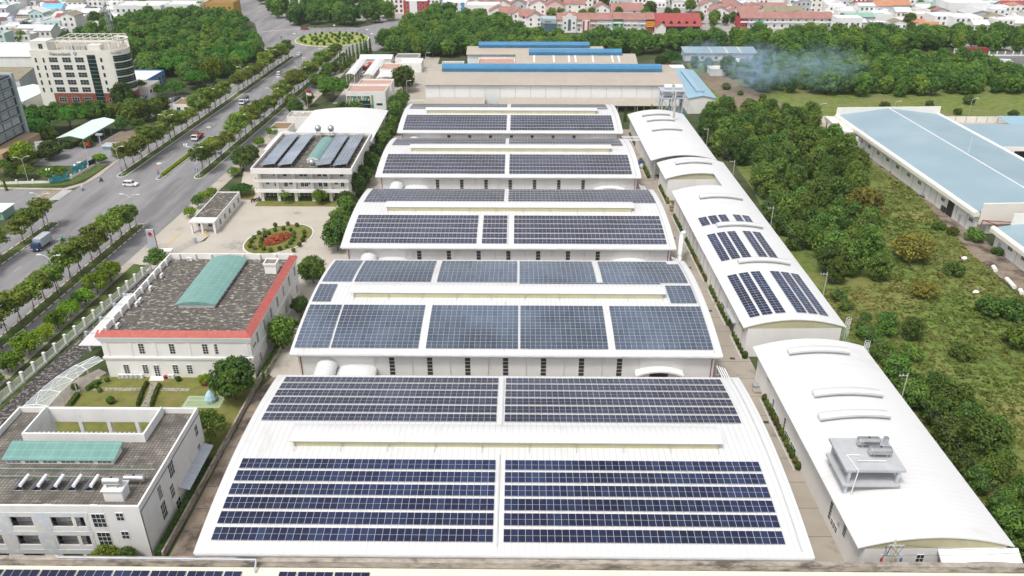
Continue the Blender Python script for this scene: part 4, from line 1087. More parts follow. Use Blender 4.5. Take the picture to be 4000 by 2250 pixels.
ball_tank(-65.8,256.2,10.12,1.9,'left one of two round steel tanks on stilts behind the panel racks')
ball_tank(-61.6,256.2,10.12,1.9,'right one of two round steel tanks on stilts, behind the teal skylight')
ball_tank(-61.3,227.2,10.12,.25,'round steel tank low on the roof in front of the teal skylight')
# hall behind it
t = thing('hall', 'long white hall with a low plain roof, behind the office with solar racks', 'hall', (-63.4,279,0))
b = MB(); n=16; xa,xb,ya,yb = -77.6,-49.6,261,299
zz = lambda x: 7.3+1.1*(1-((x+63.6)/14)**2)
for i in range(n):
    a=xa+(xb-xa)*i/n; c=xa+(xb-xa)*(i+1)/n
    b.face([(a,ya,zz(a)),(c,ya,zz(c)),(c,yb,zz(c)),(a,yb,zz(a))]); b.face([(a,ya,zz(a)-.3),(c,ya,zz(c)-.3),(c,ya,zz(c)),(a,ya,zz(a))],1)
b.box(xa,ya,7.0,xa+.02,yb,7.3,1); b.box(xb-.02,ya,7.0,xb,yb,7.3,1); b.build('roof', [M['roof_white_cross'],M['trim']], t)
b = MB(); b.box(xa+.8,ya+.6,0,xb-.8,yb-.6,7.0,0,'b'); b.build('wall', M['plaster'], t)
t2 = flat_building('annex_building','small white annex with dark roof left of the plain white hall','annex',-92,-85,288,297,3.4,M['plaster'],M['brown_wall'],.35)
flat_building('annex_building','white annex with roof equipment behind the dark-roofed annex','annex',-88.5,-79,300,308,4.6,M['plaster_old'],M['concrete'],.6)
for i,(x,y) in enumerate(((-86,303),(-83.6,304.5))):
    ac(x,y,4.05,0,('left air conditioner on the white annex roof','right air conditioner on the white annex roof')[i],None)
b = MB()
for i in range(12):
    a0=math.pi*i/12;a1=math.pi*(i+1)/12; f=lambda a:(-84-3.4*math.cos(a),3.0+.9*math.sin(a))
    (p,zp),(q,zq)=f(a0),f(a1); b.face([(p,262,zp),(q,262,zq),(q,283,zq),(p,283,zp)]); b.face([(p,262,zp-.15),(q,262,zq-.15),(q,262,zq),(p,262,zp)])
t = thing('parking_canopy','white barrel canopy along the left side of the plain hall','canopy',(-84,272,0)); b.build('roof', M['roof_white_cross'], t)
for y in (263,270,277,282):
    for x in (-87.2,-80.8):
        b = MB(); b.tube((x,y,0),(x,y,3.05),.08,n=6); b.build('post', M['white_metal'], t)

# ------------------------------------------------------------------ gatehouse, gate, pylon sign, fence, canopies
X0,X1,Y0,Y1 = -89.2,-82.7,203.4,223.3
t = flat_building('gatehouse','long white gatehouse with dark flat roof and open porch','gatehouse',X0,X1,Y0,Y1,3.6,M['plaster'],M['roof_pebble'],.35)
b = MB(); b.box(X0-.2,200.4,3.2,X1+.2,Y0-.01,3.62); b.build('porch_roof', M['plaster'], t)
for x in (X0+.15,-86.2,X1-.15):
    b = MB(); b.box(x-.25,200.6,0,x+.25,201.1,3.2); b.build('porch_pillar', M['plaster'], t)
for y in (205,209,213,217,221): win(t,X1+.01,y,1.0,1.4,1.5,'E','two')
win(t,-84.6,Y0-.01,1.0,1.8,1.3,'S','three'); win(t,-87.6,Y0-.01,1.0,1.2,1.3,'S','two')
b = MB(); b.box(-85.4,199.9,0,-84.9,200.3,.9); b.box(-85.4,199.9,.9,-84.9,200.3,1.0,1); tag(b.build('barrier_post', [M['sign_yellow'],M['grey_metal']]),'short yellow barrier box by the gatehouse porch','barrier post')
t = thing('sliding_gate','grey folding metal gate drawn back beside the pylon sign','gate',(-88,190,0),R(66))
b = MB()
for i in range(13):
    x=-4.6+i*.75; b.tube((x,-.25,.1),(x,-.25,1.5),.03,n=4); b.tube((x,.25,.1),(x,.25,1.5),.03,n=4)
    if i<12: b.tube((x,-.25,.2),(x+.75,-.25,1.4),.025,n=4); b.tube((x,.25,1.4),(x+.75,.25,.2),.025,n=4)
    b.tube((x,-.25,1.5),(x,.25,1.5),.03,n=4)
b.build('gate_lattice', M['grey_metal'], t)
b = MB(); b.box(4.4,-.35,0,5.1,.35,1.8); b.build('gate_motor', M['galv'], t)
b = MB(); b.box(-92.3,184.6,0,-88.6,186.0,2.2); b.box(-92.5,184.4,2.2,-88.4,186.2,2.35)
tag(b.build('gate_wall', M['plaster']),'low white gate wall at the foot of the pylon sign','wall')
t = thing('pylon_sign','tall grey pylon sign with a red round logo at the factory gate','sign',(-94.0,187.4,0),R(6))
b = MB(); b.box(-.95,-.3,0,.95,.3,7.0); b.build('slab', M['galv'], t)
b = MB(); b.tube((-.05,-.33,5.9),(-.05,-.301,5.9),.52,n=20); b.build('logo_disc', M['sign_red'], t)
b = MB(); b.face([(-.35,-.34,5.6),(.3,-.34,5.6),(.05,-.34,6.0)]); b.box(-.3,-.34,5.62,.25,-.335,5.72); b.build('logo_mark', M['text_dark'], t)
b = MB(); b.box(-.55,-.33,5.05,.55,-.301,5.2); b.build('logo_bar', M['sign_red'], t)
b = MB(); b.box(.955,-.25,0,.99,.25,7.0); b.build('edge_strip', M['pipe_red'], t)
# fence with pillars
t = thing('fence','pale fence of concrete pillars and wire panels along the pavement trees','fence',(-94.4,145,0))
A = Vector((-97.9,108)); B = Vector((-91.2,178)); n = 20
for i in range(n+1):
    p = A+(B-A)*i/n
    b = MB(); b.obox((p.x,p.y,1.25),(.42,.42,2.5),0); b.obox((p.x,p.y,2.54),(.56,.56,.1),0); b.build('pillar', M['plaster'], t)
    if i < n:
        q = A+(B-A)*(i+1)/n; a = math.atan2(q.y-p.y,q.x-p.x); m = (p+q)/2; Ln = (q-p).length-.45
        b = MB(); b.obox((m.x,m.y,.3),(Ln,.2,.6),a); b.obox((m.x,m.y,.66),(Ln,.05,.06),a,1); b.obox((m.x,m.y,2.1),(Ln,.05,.06),a,1)
        d = (q-p).normalized()
        for j in range(17):
            c = p+d*(.3+j*(Ln/16.5)); b.obox((c.x,c.y,1.38),(.02,.02,1.45),a,1)
        for z in (1.0,1.4,1.75): b.obox((m.x,m.y,z),(Ln,.02,.02),a,1)
        b.build('fence_panel', [M['plaster'],M['white_metal']], t)
t = thing('glass_canopy','curved glass canopy on white frames over the garden walkway','canopy',(-86,120,0))
cl = [(-86.8,106),(-86.7,112),(-86.6,117.5),(-86.4,122),(-85.8,126.2),(-84.6,130),(-82.6,133.4)]
wd = [4.4,4.4,4.4,4.1,3.8,3.3,2.6]
Ls=[];Rs=[]
for i,(x,y) in enumerate(cl):
    j=max(0,i-1);k=min(len(cl)-1,i+1); d=Vector((cl[k][0]-cl[j][0],cl[k][1]-cl[j][1])).normalized(); nn=Vector((-d.y,d.x))
    Ls.append((x+nn.x*wd[i]/2,y+nn.y*wd[i]/2)); Rs.append((x-nn.x*wd[i]/2,y-nn.y*wd[i]/2))
b = MB(); fr = MB()
for i in range(len(cl)-1):
    for s in range(2):
        f=lambda P,Q,u:(P[0]+(Q[0]-P[0])*u,P[1]+(Q[1]-P[1])*u,3.0+.35*(1-(2*u-1)**2))
        u0,u1=s/2,(s+1)/2
        b.face([f(Ls[i],Rs[i],u0),f(Ls[i],Rs[i],u1),f(Ls[i+1],Rs[i+1],u1),f(Ls[i+1],Rs[i+1],u0)])
    c0=f(Ls[i],Rs[i],.5); c1=f(Ls[i+1],Rs[i+1],.5)
    for p,q in ((f(Ls[i],Rs[i],0),c0),(c0,f(Ls[i],Rs[i],1)),(c0,f(Ls[i+1],Rs[i+1],0)),(c0,f(Ls[i+1],Rs[i+1],1)),(f(Ls[i],Rs[i],0),f(Ls[i+1],Rs[i+1],0)),(f(Ls[i],Rs[i],1),f(Ls[i+1],Rs[i+1],1)),(c0,c1)):
        p=Vector(p)+Vector((0,0,.05)); q=Vector(q)+Vector((0,0,.05)); fr.tube(p,q,.07,n=5)
b.build('glass_roof', M['glass_clear'], t); fr.build('frame', M['white_metal'], t)
for i in range(1,len(cl)-1):
    for P_ in (Ls[i],Rs[i]):
        b=MB(); b.tube((P_[0],P_[1],0),(P_[0],P_[1],3.0),.11,n=6); b.build('post', M['white_metal'], t)
sheet('walkway', [Ls+Rs[::-1]], .07, M['paving'])
t = thing('covered_walkway','flat white walkway roof between the fence and the red-parapet office','canopy',(-86,148,0))
b = MB(); b.prism([(-88.0,136.5),(-83.2,136.5),(-83.6,139.6),(-85.6,158.5),(-87.9,158.5)],3.9,4.05,bottom=True); b.build('roof', M['roof_white'], t)
for x,y in ((-88.6,141),(-88.4,147),(-88.2,153),(-88,157.5)):
    b=MB(); b.box(x-.25,y-.25,0,x+.25,y+.25,4.6); b.tube((x,y,4.5),(x+2.6,y,4.3),.06,n=5); b.build('pillar', M['galv'], t)
# garden pieces
sheet('sport_court', [[(-62.6,121.2),(-55.3,121.2),(-55.3,125.1),(-62.4,125.1)]], .075, M['court'])
b = MB()
for q in ((-62.2,121.5,-62.1,124.8),(-55.7,121.5,-55.6,124.8),(-62.2,124.7,-55.6,124.8),(-62.2,121.5,-55.6,121.6),(-62.2,123.6,-58.4,123.7)): b.face([(q[0],q[1],.082),(q[2],q[1],.082),(q[2],q[3],.082),(q[0],q[3],.082)])
tag(b.build('court_lines', M['paint_white']), kind='structure')
t = thing('parasol','pale blue folded parasol cover standing on the small green court','parasol',(-57.6,123.4,.08))
b = MB(); pts=[(1.05,.1),(1.15,.7),(.85,1.5),(.35,2.2),(.06,2.5)]
for (r0,z0_),(r1,z1_) in zip(pts[:-1],pts[1:]): b.tube((-57.6,123.4,z0_+.08),(-57.6,123.4,z1_+.08),r0,r1,9,0,False)
b.build('cover', M['tent'], t)
b = MB(); b.tube((-57.6,123.4,0),(-57.6,123.4,.3),.3,n=8); b.tube((-57.6,123.4,.3),(-57.6,123.4,2.5),.04,n=5); b.build('stand', M['grey_metal'], t)
b = MB(); b.box(-69.35,130.55,.05,-68.75,131.0,.75); b.box(-69.3,130.5,.3,-68.8,130.549,.6,1); tag(b.build('fire_cabinet', [M['sign_red'],M['glass']]),'small red hydrant cabinet beside the office door','cabinet')
b = MB(); b.ball((-82.2,130.2,.35),.75,.5,.45,8,5,jit=.1,rd=rnd); tag(b.build('garden_rock', M['concrete']),'pale boulder on the lawn left of the office','boulder')
b = MB(); b.ball((-55.5,127.3,.3),.6,.4,.4,8,5,jit=.1,rd=rnd); tag(b.build('garden_rock', M['stone_path']),'grey boulder on the lawn by the big garden tree','boulder')
# side wall between garden and lane
b = MB()
for (xa,ya),(xb,yb) in (((-51.4,84.9),(-50.7,110.3)),((-50.7,110.3),(-50.3,131.4)),((-49.6,131.4),(-48.9,150))):
    a=math.atan2(yb-ya,xb-xa); b.obox(((xa+xb)/2,(ya+yb)/2,.6),(math.hypot(xb-xa,yb-ya),.3,1.2),a)
tag(b.build('garden_wall', M['wall_weathered']),'low stained wall between the dormitory garden and the narrow lane','wall')
t = thing('lane_gate','small grey metal gate panel in the lane wall beside the dormitory awning','gate',(-50.6,107,0))
for y,a in ((108.6,60),(106.0,110)):
    b=MB()
    for i in range(8): b.obox((-50.2+.22*i*math.cos(R(a)),y+.22*i*math.sin(R(a)),.95),(.03,.03,1.7),R(a))
    for z in (.15,1.75): b.obox((-50.2+.77*math.cos(R(a)),y+.77*math.sin(R(a)),z),(1.6,.04,.05),R(a))
    b.build('gate_leaf', M['grey_metal'], t)

# ------------------------------------------------------------------ bottom edge: the neighbour's wall, roof and pipe
b = MB(); b.box(-110,77.3,0,110,77.9,7.45); b.box(-110,77.24,7.45,110,77.96,7.58)
tag(b.build('boundary_wall', M['wall_weathered']),'long stained concrete wall running along the bottom edge','wall')
t = thing('near_building','cream corrugated roof with rust streaks along the bottom edge','building',(0,66,0))
b = MB(); b.face([(-110,60,5.15),(110,60,5.15),(110,77.2,6.5),(-110,77.2,6.5)]); b.face([(-110,77.2,6.4),(110,77.2,6.4),(110,60,5.05),(-110,60,5.05)]); b.build('roof', M['sheet_cream'], t)
b = MB(); b.box(-109,61,0,109,76.5,5.0,0,'tb'); b.build('wall', M['plaster_old'], t)
al = math.atan(1.35/17.2)
x = -81.0; i = 0
while x < -20.5:
    if not (-37.3 < x < -32.2):
        for y in (75.85,74.55):
            z = 5.15+1.35*(y-60)/17.2+.12
            o = inst('solar_module', PM[int(rnd.random()*5)], None, (x,y,z))
            o.rotation_euler = (Matrix.Rotation(al,3,'X') @ Matrix.Rotation(R(90),3,'Z')).to_euler(); o.scale = (1.2,1.07,1)
            tag(o,'dark blue panel on the cream corrugated roof at the bottom left edge','solar panel','solar panels on the cream roof')
    x += 2.34 if i % 2 == 0 else 2.5; i += 1
b = MB(); b.path([(-61.3,77.6,8.0),(-60.9,77.5,7.74),(-34.6,77.4,7.7),(-34.6,76.2,6.7)],.12,8); tag(b.build('drain_pipe', M['galv']),'pale pipe running along the top of the boundary wall','pipe')
# ------------------------------------------------------------------ bank block across the avenue
t = thing('bank_building','cream seven-storey bank with brick base and a dark glass curved corner','building',(-178,332,0))
X0,X1,Y0,Y1,H = -194.2,-163.5,324.0,345.0,24.2
CX,CY,CR = -163.5,330.0,6.0
def arcp(r,n=14,a0=-90,a1=20): return [(CX+r*math.cos(R(a0+(a1-a0)*i/n)), CY+r*math.sin(R(a0+(a1-a0)*i/n))) for i in range(n+1)]
E1 = X1+CR*math.cos(R(20)); 
b = MB(); plan = [(X0,Y0),(X1,Y0)]+arcp(CR)[1:]+[(-164.4,Y1+.5),(X0,Y1+.5)]
b.prism(plan,7.2,23.2,0,top=False)
pin = [(X0+.3,Y0+.3),(X1,Y0+.3)]+arcp(CR-.3)[1:]+[(-164.6,Y1+.2),(X0+.3,Y1+.2)]
for p,q,pi,qi in zip(plan,plan[1:]+plan[:1],pin,pin[1:]+pin[:1]):
    b.face([(p[0],p[1],23.2),(q[0],q[1],23.2),(q[0],q[1],24.2),(p[0],p[1],24.2)]); b.face([(p[0],p[1],24.2),(q[0],q[1],24.2),(qi[0],qi[1],24.2),(pi[0],pi[1],24.2)]); b.face([(qi[0],qi[1],23.2),(pi[0],pi[1],23.2),(pi[0],pi[1],24.2),(qi[0],qi[1],24.2)])
b.box(X0,Y0,0,-188.8,Y0+3,7.19,0,'tb'); b.box(X0,Y0+3,0,X0+.2,Y1,7.19,0,'tb')
b.box(-193.6,Y0+.6,23.25,-187.0,Y0+7,27.6,0); b.box(-171,Y0+.8,23.25,-166.2,Y0+4,26.0,0)
b.build('wall', M['cream'], t)
b = MB(); b.face([(x,y,23.22) for x,y in pin]); b.build('roof', M['concrete'], t)
b = MB(); b.prism([(-188.8,Y0),(X1,Y0)]+arcp(CR)[1:]+[(-164.4,Y1+.5),(-188.8,Y1+.5)],0,7.18,0,top=False); b.build('brick_base', M['brick_red'], t)
for r in range(5):
    z = 19.5-2.95*r
    for x in (-185.5,-180.2,-175.1): win(t,x,Y0-.01,z,3.4,1.9,'S','three')
    for x in (-192.5,-189.4): win(t,x,Y0-.01,z-.1,.75,1.8,'S','plain')
    win(t,-166.4,Y0-.01,z+.1,.85,1.6,'S','plain')
for x in (-185.6,-180.4,-175.4): win(t,x,Y0-.01,3.6,3.0,1.9,'S','three')
win(t,-166.4,Y0-.01,3.4,.85,1.6,'S','plain')
b = MB(); b.face([(-171.9,Y0-.03,1.0),(-168.5,Y0-.03,1.0),(-168.5,Y0-.03,22.4),(-171.9,Y0-.03,22.4)])
for i in range(15): b.box(-171.9,Y0-.07,1.3+i*1.48,-168.5,Y0-.031,1.38+i*1.48,1)
b.build('glass_shaft', [M['glass_green'],M['grey_trim']], t)
for f in range(5):                                    # bowed glass, one band per storey
    b = MB(); z0_,z1_ = 8.3+f*2.85, 10.6+f*2.85
    P_ = arcp(CR+.12,12,-72,12)
    for p,q in zip(P_[:-1],P_[1:]): b.face([(p[0],p[1],z0_),(q[0],q[1],z0_),(q[0],q[1],z1_),(p[0],p[1],z1_)])
    for p,q in zip(arcp(CR+.16,12,-72,12)[:-1],arcp(CR+.16,12,-72,12)[1:]):
        for zz in (z0_+.75,z0_+1.5): b.face([(p[0],p[1],zz),(q[0],q[1],zz),(q[0],q[1],zz+.06),(p[0],p[1],zz+.06)],1)
    b.build('curved_window', [M['glass_green'],M['grey_trim']], t)
b = MB()                                              # open frame on the roof
for i in range(9):
    x = -187+i*3.0; b.box(x-.12,Y0+2.0,23.25,x+.12,Y0+2.25,26.9); b.box(x-.12,Y1-3,23.25,x+.12,Y1-2.75,26.9); b.box(x-.1,Y0+2.0,26.9,x+.1,Y1-2.75,27.1)
for y in (Y0+2.0,Y0+9,Y1-3): b.box(-187.1,y,27.1,-163.2,y+.25,27.35)
rr = arcp(5.2,18,-110,110)
for p,q in zip(rr[:-1],rr[1:]):
    m_=((p[0]+q[0])/2,(p[1]+q[1])/2+1.5); b.obox((m_[0],m_[1],27.3),(math.hypot(q[0]-p[0],q[1]-p[1])+.1,.75,.5),math.atan2(q[1]-p[1],q[0]-p[0]))
for p in rr[2::5]: b.box(p[0]-.3,p[1]+1.2,23.25,p[0]+.3,p[1]+1.8,27.05)
b.build('roof_frame', M['cream'], t)
b = MB()
for i in range(4): b.box(-181+i*2.6,Y0+4.5,23.25,-179.3+i*2.6,Y0+6,24.9); 
b.build('roof_machines', M['grey_wall'], t)
flatletters('Vietcombank',1.75,M['text_dark'],t,(-182.3,Y0-.05,22.15),(R(90),0,0),.03,sx=.92)
b = MB()                                              # leaf-shaped emblem
def emblem(b,cx,z,s,y):
    o = [(0,-1.0),(.75,.1),(.62,.75),(.15,.55),(0,.35),(-.15,.55),(-.62,.75),(-.75,.1)]
    b.face([(cx+x*s,y,z+q*s) for x,q in o])
    b.face([(cx+x*s*.45,y-.02,z+.05*s+q*s*.4) for x,q in o],1)
emblem(b,-176.2,22.75,.95,Y0-.05); b.build('emblem',[M['text_green'],M['cream']],t)
win(t,-189.6,Y0+.59,24.6,1.6,1.9,'S','two')
lt = flatletters('Vietcombank',1.35,M['text_dark'],t,(-160.1,324.3,22.75),(R(90),0,R(38)),.03,sx=.55)
t = thing('sign_canopy','dark green entrance canopy with a white emblem beside the bank','canopy',(-160.5,331,0))
b = MB(); b.box(-163,324.8,3.7,-154.5,331.2,4.5); b.build('roof', M['glass_green'], t)
b = MB(); b.box(-157.8,324.6,3.6,-153.0,327.8,3.75,0); b.build('lip', M['galv'], t)
b = MB(); emblem(b,-159.6,6.2,1.1,325.4); b.box(-160.2,325.5,4.5,-159,325.7,7.2,1); b.build('emblem',[M['text_white'],M['text_green']],t)
for x in (-161.5,-155.5):
    b = MB(); b.box(x-.15,325.2,0,x+.15,325.5,3.7); b.build('post', M['grey_metal'], t)
# dark tower at the left edge
t = thing('office_tower','dark tower with pale window blinds and white end fin, cut by left edge','building',(-178,262,0))
b = MB(); b.box(-205,251.5,6.2,-173.0,273.4,26.0); b.build('wall', M['tower_dark'], t)
b = MB(); b.box(-206,249.6,0,-167.6,272.6,6.2); b.build('podium', M['sandstone'], t)
b = MB(); b.box(-205,273.42,0,-172.2,274.6,26.6); b.build('end_fin', M['truck_box'], t)
for r in range(6):
    z = 7.0+r*3.15
    for k in range(4):
        b = MB(); y0_=252.6+k*5.0; b.face([(-172.95,y0_,z),(-172.95,y0_+4.5,z),(-172.95,y0_+4.5,z+2.1),(-172.95,y0_,z+2.1)])
        b.box(-172.99,y0_-.1,z-.12,-172.8,y0_+4.6,z,1); b.build('window', [M['blind'],M['grey_metal']], t)
    b = MB(); b.box(-172.99,252,z+2.3,-172.7,273.3,z+2.7); b.build('ledge', M['grey_metal'], t)
b = MB(); b.box(-167.59,251,0.0,-167.55,254,4.2); b.build('door', M['dark'], t)
b = MB(); b.box(-176,249.5,.4,-172,249.58,4.6); b.build('door', M['dark'], t)
b = MB(); b.box(-167.5,262.5,3.0,-160.8,270.5,3.4); b.build('entrance_canopy', M['galv'], t)
t2 = thing('wall_sign','white sign board with dark letters on the tower entrance','sign',(-163.5,266,0),R(20))
b = MB(); b.box(-2.4,-.1,3.5,2.4,.1,5.4); b.build('board', M['text_white'], t2)
flatletters('VNĐ',1.3,M['text_dark'],t2,(-.1,-.12,3.95),(R(90),0,0),.02)
# open shed with pale roof
t = thing('open_shed','open shed with a pale mint gable roof among trees near the bank','shed',(-157.5,285,0))
b = MB(); th=.12
A_,B_,C_,D_ = (-163.2,274.0),(-153.2,273.4),(-151.9,297.0),(-161.3,297.2)
ra=(-158.1,273.7,4.9); rb=(-156.5,297.1,4.9)
b.face([(A_[0],A_[1],3.9),ra,rb,(D_[0],D_[1],3.9)]); b.face([ra,(B_[0],B_[1],3.9),(C_[0],C_[1],3.9),rb])
b.face([(A_[0],A_[1],3.75),(A_[0],A_[1],3.9),ra,(B_[0],B_[1],3.9),(B_[0],B_[1],3.75),(ra[0],ra[1],4.7)][::-1],1)
b.face([(B_[0],B_[1],3.4),(C_[0],C_[1],3.4),(C_[0],C_[1],3.9),(B_[0],B_[1],3.9)],1)
b.build('roof',[M['mint_roof'],M['green_sheet']],t)
for i in range(6):
    u=i/5
    for P0,P1,s in ((A_,D_,.5),(B_,C_,-.5)):
        x=P0[0]+(P1[0]-P0[0])*u+s; y=P0[1]+(P1[1]-P0[1])*u
        if i in (0,5): y += .4 if i==0 else -.4
        b=MB(); b.tube((x,y,0),(x,y,3.85),.12,n=6); b.build('post',M['grey_metal'],t)
# hoardings and walls on the corner
def hoarding(p,q,z0_,z1_,label,m,txt=None):
    a=math.atan2(q[1]-p[1],q[0]-p[0]); Ln=math.hypot(q[0]-p[0],q[1]-p[1])
    t=thing('hoarding',label,'billboard',(p[0],p[1],0),a)
    b=MB(); b.box(0,-.06,z0_,Ln,.06,z1_); b.build('board',m,t)
    for x in (.3,Ln/2,Ln-.3):
        b=MB(); b.box(x-.05,.07,0,x+.05,.17,z1_-.2); b.build('post',M['grey_metal'],t)
    if txt:
        for i,(s,sz) in enumerate(txt): flatletters(s,sz,M['text_white'],t,(Ln*.42,-.07,z1_-.75-i*.6),(R(90),0,0),.01)
hoarding((-147.8,238.5),(-143.5,241.8),.3,2.9,'teal printed hoarding with white lines of text, nearer the crossing',M['teal_print'],None)
hoarding((-143.6,244.6),(-142.7,253.4),.3,3.2,'longer teal hoarding with pictures of people, beside the driveway',M['teal_print'],None)
hoarding((-142.5,253.8),(-141.4,256.6),.2,2.5,'plain black hoarding at the driveway entrance',M['dark'],None)
b = MB()
for (xa,ya),(xb,yb) in (((-215,238.5),(-163,237.9)),((-163,237.9),(-148.2,239.3)),((-148,239.4),(-143.2,243.0)),((-143.2,243.4),(-141.6,256.6))):
    a=math.atan2(yb-ya,xb-xa); Ln=math.hypot(xb-xa,yb-ya); b.obox(((xa+xb)/2,(ya+yb)/2,.45),(Ln,.25,.9),a)
    n_=max(1,int(Ln/4))
    for i in range(n_+1): b.obox((xa+(xb-xa)*i/n_,ya+(yb-ya)*i/n_,.75),(.5,.5,1.5),a)
tag(b.build('corner_wall',M['plaster']),'low white pillared wall round the tower forecourt corner','wall')
t=thing('kiosk','small green kiosk with white roof at the left street corner','kiosk',(-148,212.5,0))
b=MB(); b.box(-150.8,209.6,0,-145.8,215.4,2.5,0,'t'); b.build('wall',M['green_sheet'],t)
b=MB(); b.box(-151.2,209.2,2.5,-145.4,215.8,2.7); b.build('roof',M['trim'],t)
b=MB(); b.box(-150,209.55,.9,-146.6,209.59,2.0); b.build('serving_hatch',M['dark'],t)
# flag, guard post
def flagpole(x,y,h,label,fm,star=False,w_=1.5,fh=1.0):
    t=thing('flagpole',label,'flag',(x,y,0))
    b=MB(); b.tube((x,y,0),(x,y,h),.07,.04,6); b.build('pole',M['white_metal'],t)
    b=MB(); n=6
    for i in range(n):
        f=lambda k:(x+.05+w_*k/n, y+.18*math.sin(k*1.5), -.25*(k/n))
        p,q=f(i),f(i+1)
        if isinstance(fm,tuple):
            b.face([(p[0],p[1],h-fh/2+p[2]),(q[0],q[1],h-fh/2+q[2]),(q[0],q[1],h+q[2]),(p[0],p[1],h+p[2])],0); b.face([(p[0],p[1],h-fh+p[2]),(q[0],q[1],h-fh+q[2]),(q[0],q[1],h-fh/2+q[2]),(p[0],p[1],h-fh/2+p[2])],1)
        else: b.face([(p[0],p[1],h-fh+p[2]),(q[0],q[1],h-fh+q[2]),(q[0],q[1],h+q[2]),(p[0],p[1],h+p[2])])
    fl=b.build('flag',list(fm) if isinstance(fm,tuple) else fm,t)
    if star:
        b=MB(); pts=[]
        for i in range(10):
            r=.32 if i%2==0 else .13; a=R(90+36*i); pts.append((x+.05+w_/2+r*math.cos(a),y-.12,h-fh/2-.12+r*math.sin(a)))
        b.face(pts); b.build('star',M['sign_yellow'],fl)
flagpole(-144.9,258.5,7.5,'red flag with a yellow star on a white pole in the tower forecourt',M['sign_red'],True,1.7,1.2)
flagpole(-85.5,320.5,9.5,'red and white flag on a tall pole beside the feathery tree',(M['sign_red'],M['text_white']),False,2.0,2.0)
t=flat_building('guard_house','small cream guard house with a hollow roof by the bank yard','guard house',-140.2,-133.2,321,331,3.6,M['cream'],M['brown_wall'],.5)
win(t,-138,320.99,1.0,1.4,1.4,'S','two'); win(t,-135,320.99,1.0,1.4,1.4,'S','two')
b=MB(); b.box(-144.6,268.5,0,-141.8,272,2.6); b.box(-145,268,2.6,-141.4,272.6,2.9); tag(b.build('guard_booth',[M['truck_box']]),'small grey booth beside the parking bays near the flag','guard booth')
b=MB(); b.box(-149.4,276.6,0,-149.1,276.9,4.2); b.box(-150.2,276.2,4.2,-147.9,277.3,4.7); tag(b.build('light_box',M['galv']),'tall grey post with white box before the mint shed','lamp post')
t=flat_building('shop_building','small shop with blue glazed side and white roof behind the bank','shop',-180,-163,350.5,371.5,6.0,M['blue_wall'],M['trim'],.4)
for y in (353,357,361,365,369): win(t,-162.99,y,.8,2.6,3.6,'E','three')
t=flat_building('shop_building','low white shop between the bank and the blue shop','shop',-170.5,-156.5,338,350,6.4,M['plaster'],M['trim'],.5)
for y in (340,343,346.5): win(t,-156.49,y,3.4,1.8,1.5,'E','two')
b=MB(); b.box(-156.48,341,5.0,-156.4,344.5,6.0); b.build('signboard',M['sign_yellow'],t)
# white sheds left of the bank
gable_building('store_hall','long white hall behind the bank at the left edge','hall',-300,-201,392,427,7.5,2.5,'x',M['plaster'],M['roof_white_cross'])
gable_building('store_hall','white shed with greenish roof left of the bank','hall',-262,-219,352,376,6,2,'x',M['grey_wall'],M['olive_tile'])
gable_building('store_hall','small white gabled shed just left of the bank base','hall',-214,-199.5,319,341,5,1.5,'y',M['plaster'],M['mint_roof'])
b=MB(); b.box(-224,345,0,-208,350,2.2); tag(b.build('store_block',M['plaster']),'low white block beside the small green plot left of the bank','block')
sheet('green_plot',[[(-262,310),(-200,310),(-201,345),(-235,352),(-262,352)]],.05,M['meadow'])

# ------------------------------------------------------------------ depot and glass-fronted office near the roundabout
X0,X1,Y0,Y1=-71.0,-54.9,326.8,338.5
t=flat_building('glass_office','white office with green and yellow striped front beside the works road','office',X0,X1,Y0,Y1,7.5,M['plaster'],M['salmon'],.6)
b=MB(); b.box(X0+.3,Y0-.12,.3,X0+9.6,Y0-.01,5.6); b.build('curtain_wall',M['glass_blue'],t)
cs=[M['green_wall'],M['text_white'],M['sign_yellow'],M['mint_wall']]
for i in range(15):
    b=MB(); x=X0+.3+i*.66; z=rnd.choice((0,1.6,2.8)); b.box(x,Y0-.2,.3+z*.6,x+.34,Y0-.125,5.6-(z if i%2 else 0)*.4); b.build('facade_fin',cs[i%4] if i>5 else cs[(i*3)%4],t)
b=MB(); b.box(-65.5,Y0-.24,1.6,-61.3,Y0-.205,3.8); b.build('dark_window',M['glass'],t)
win(t,-57.6,Y0-.01,1.8,2.4,.9,'S','plain'); 
b=MB(); b.box(-60.7,Y0-.1,.2,-60.0,Y0-.01,6.0); b.build('green_stripe',M['green_wall'],t)
b=MB(); b.box(-64.5,Y0-1.4,2.2,-60.8,Y0-.25,2.4); b.build('entrance_canopy',M['glass_blue'],t)
flat_building('rear_office','white office block with pink roof right behind the striped office','office',-68.5,-54.4,340,349,7.4,M['plaster'],M['salmon'],.6)
def barrel_port(name,label,x0,x1,y0,y1,h,rise,nposts=6):
    t=thing(name,label,'carport',((x0+x1)/2,(y0+y1)/2,0)); b=MB(); n=10
    f=lambda u:(x0+(x1-x0)*u,h+rise*(1-(2*u-1)**2))
    for i in range(n):
        (p,zp),(q,zq)=f(i/n),f((i+1)/n); b.face([(p,y0,zp),(q,y0,zq),(q,y1,zq),(p,y1,zp)]); b.face([(p,y0,zp-.25),(q,y0,zq-.25),(q,y0,zq),(p,y0,zp)])
    b.build('roof',M['roof_white_cross'],t)
    for i in range(nposts):
        y=y0+.5+(y1-y0-1)*i/(nposts-1)
        for x in (x0+.4,x1-.4):
            b=MB(); b.tube((x,y,0),(x,y,h+.1),.1,n=6); b.build('post',M['white_metal'],t)
barrel_port('carport','left one of two long white barrel carports by the cypresses',-80.0,-75.6,370.5,403,4.2,.7)
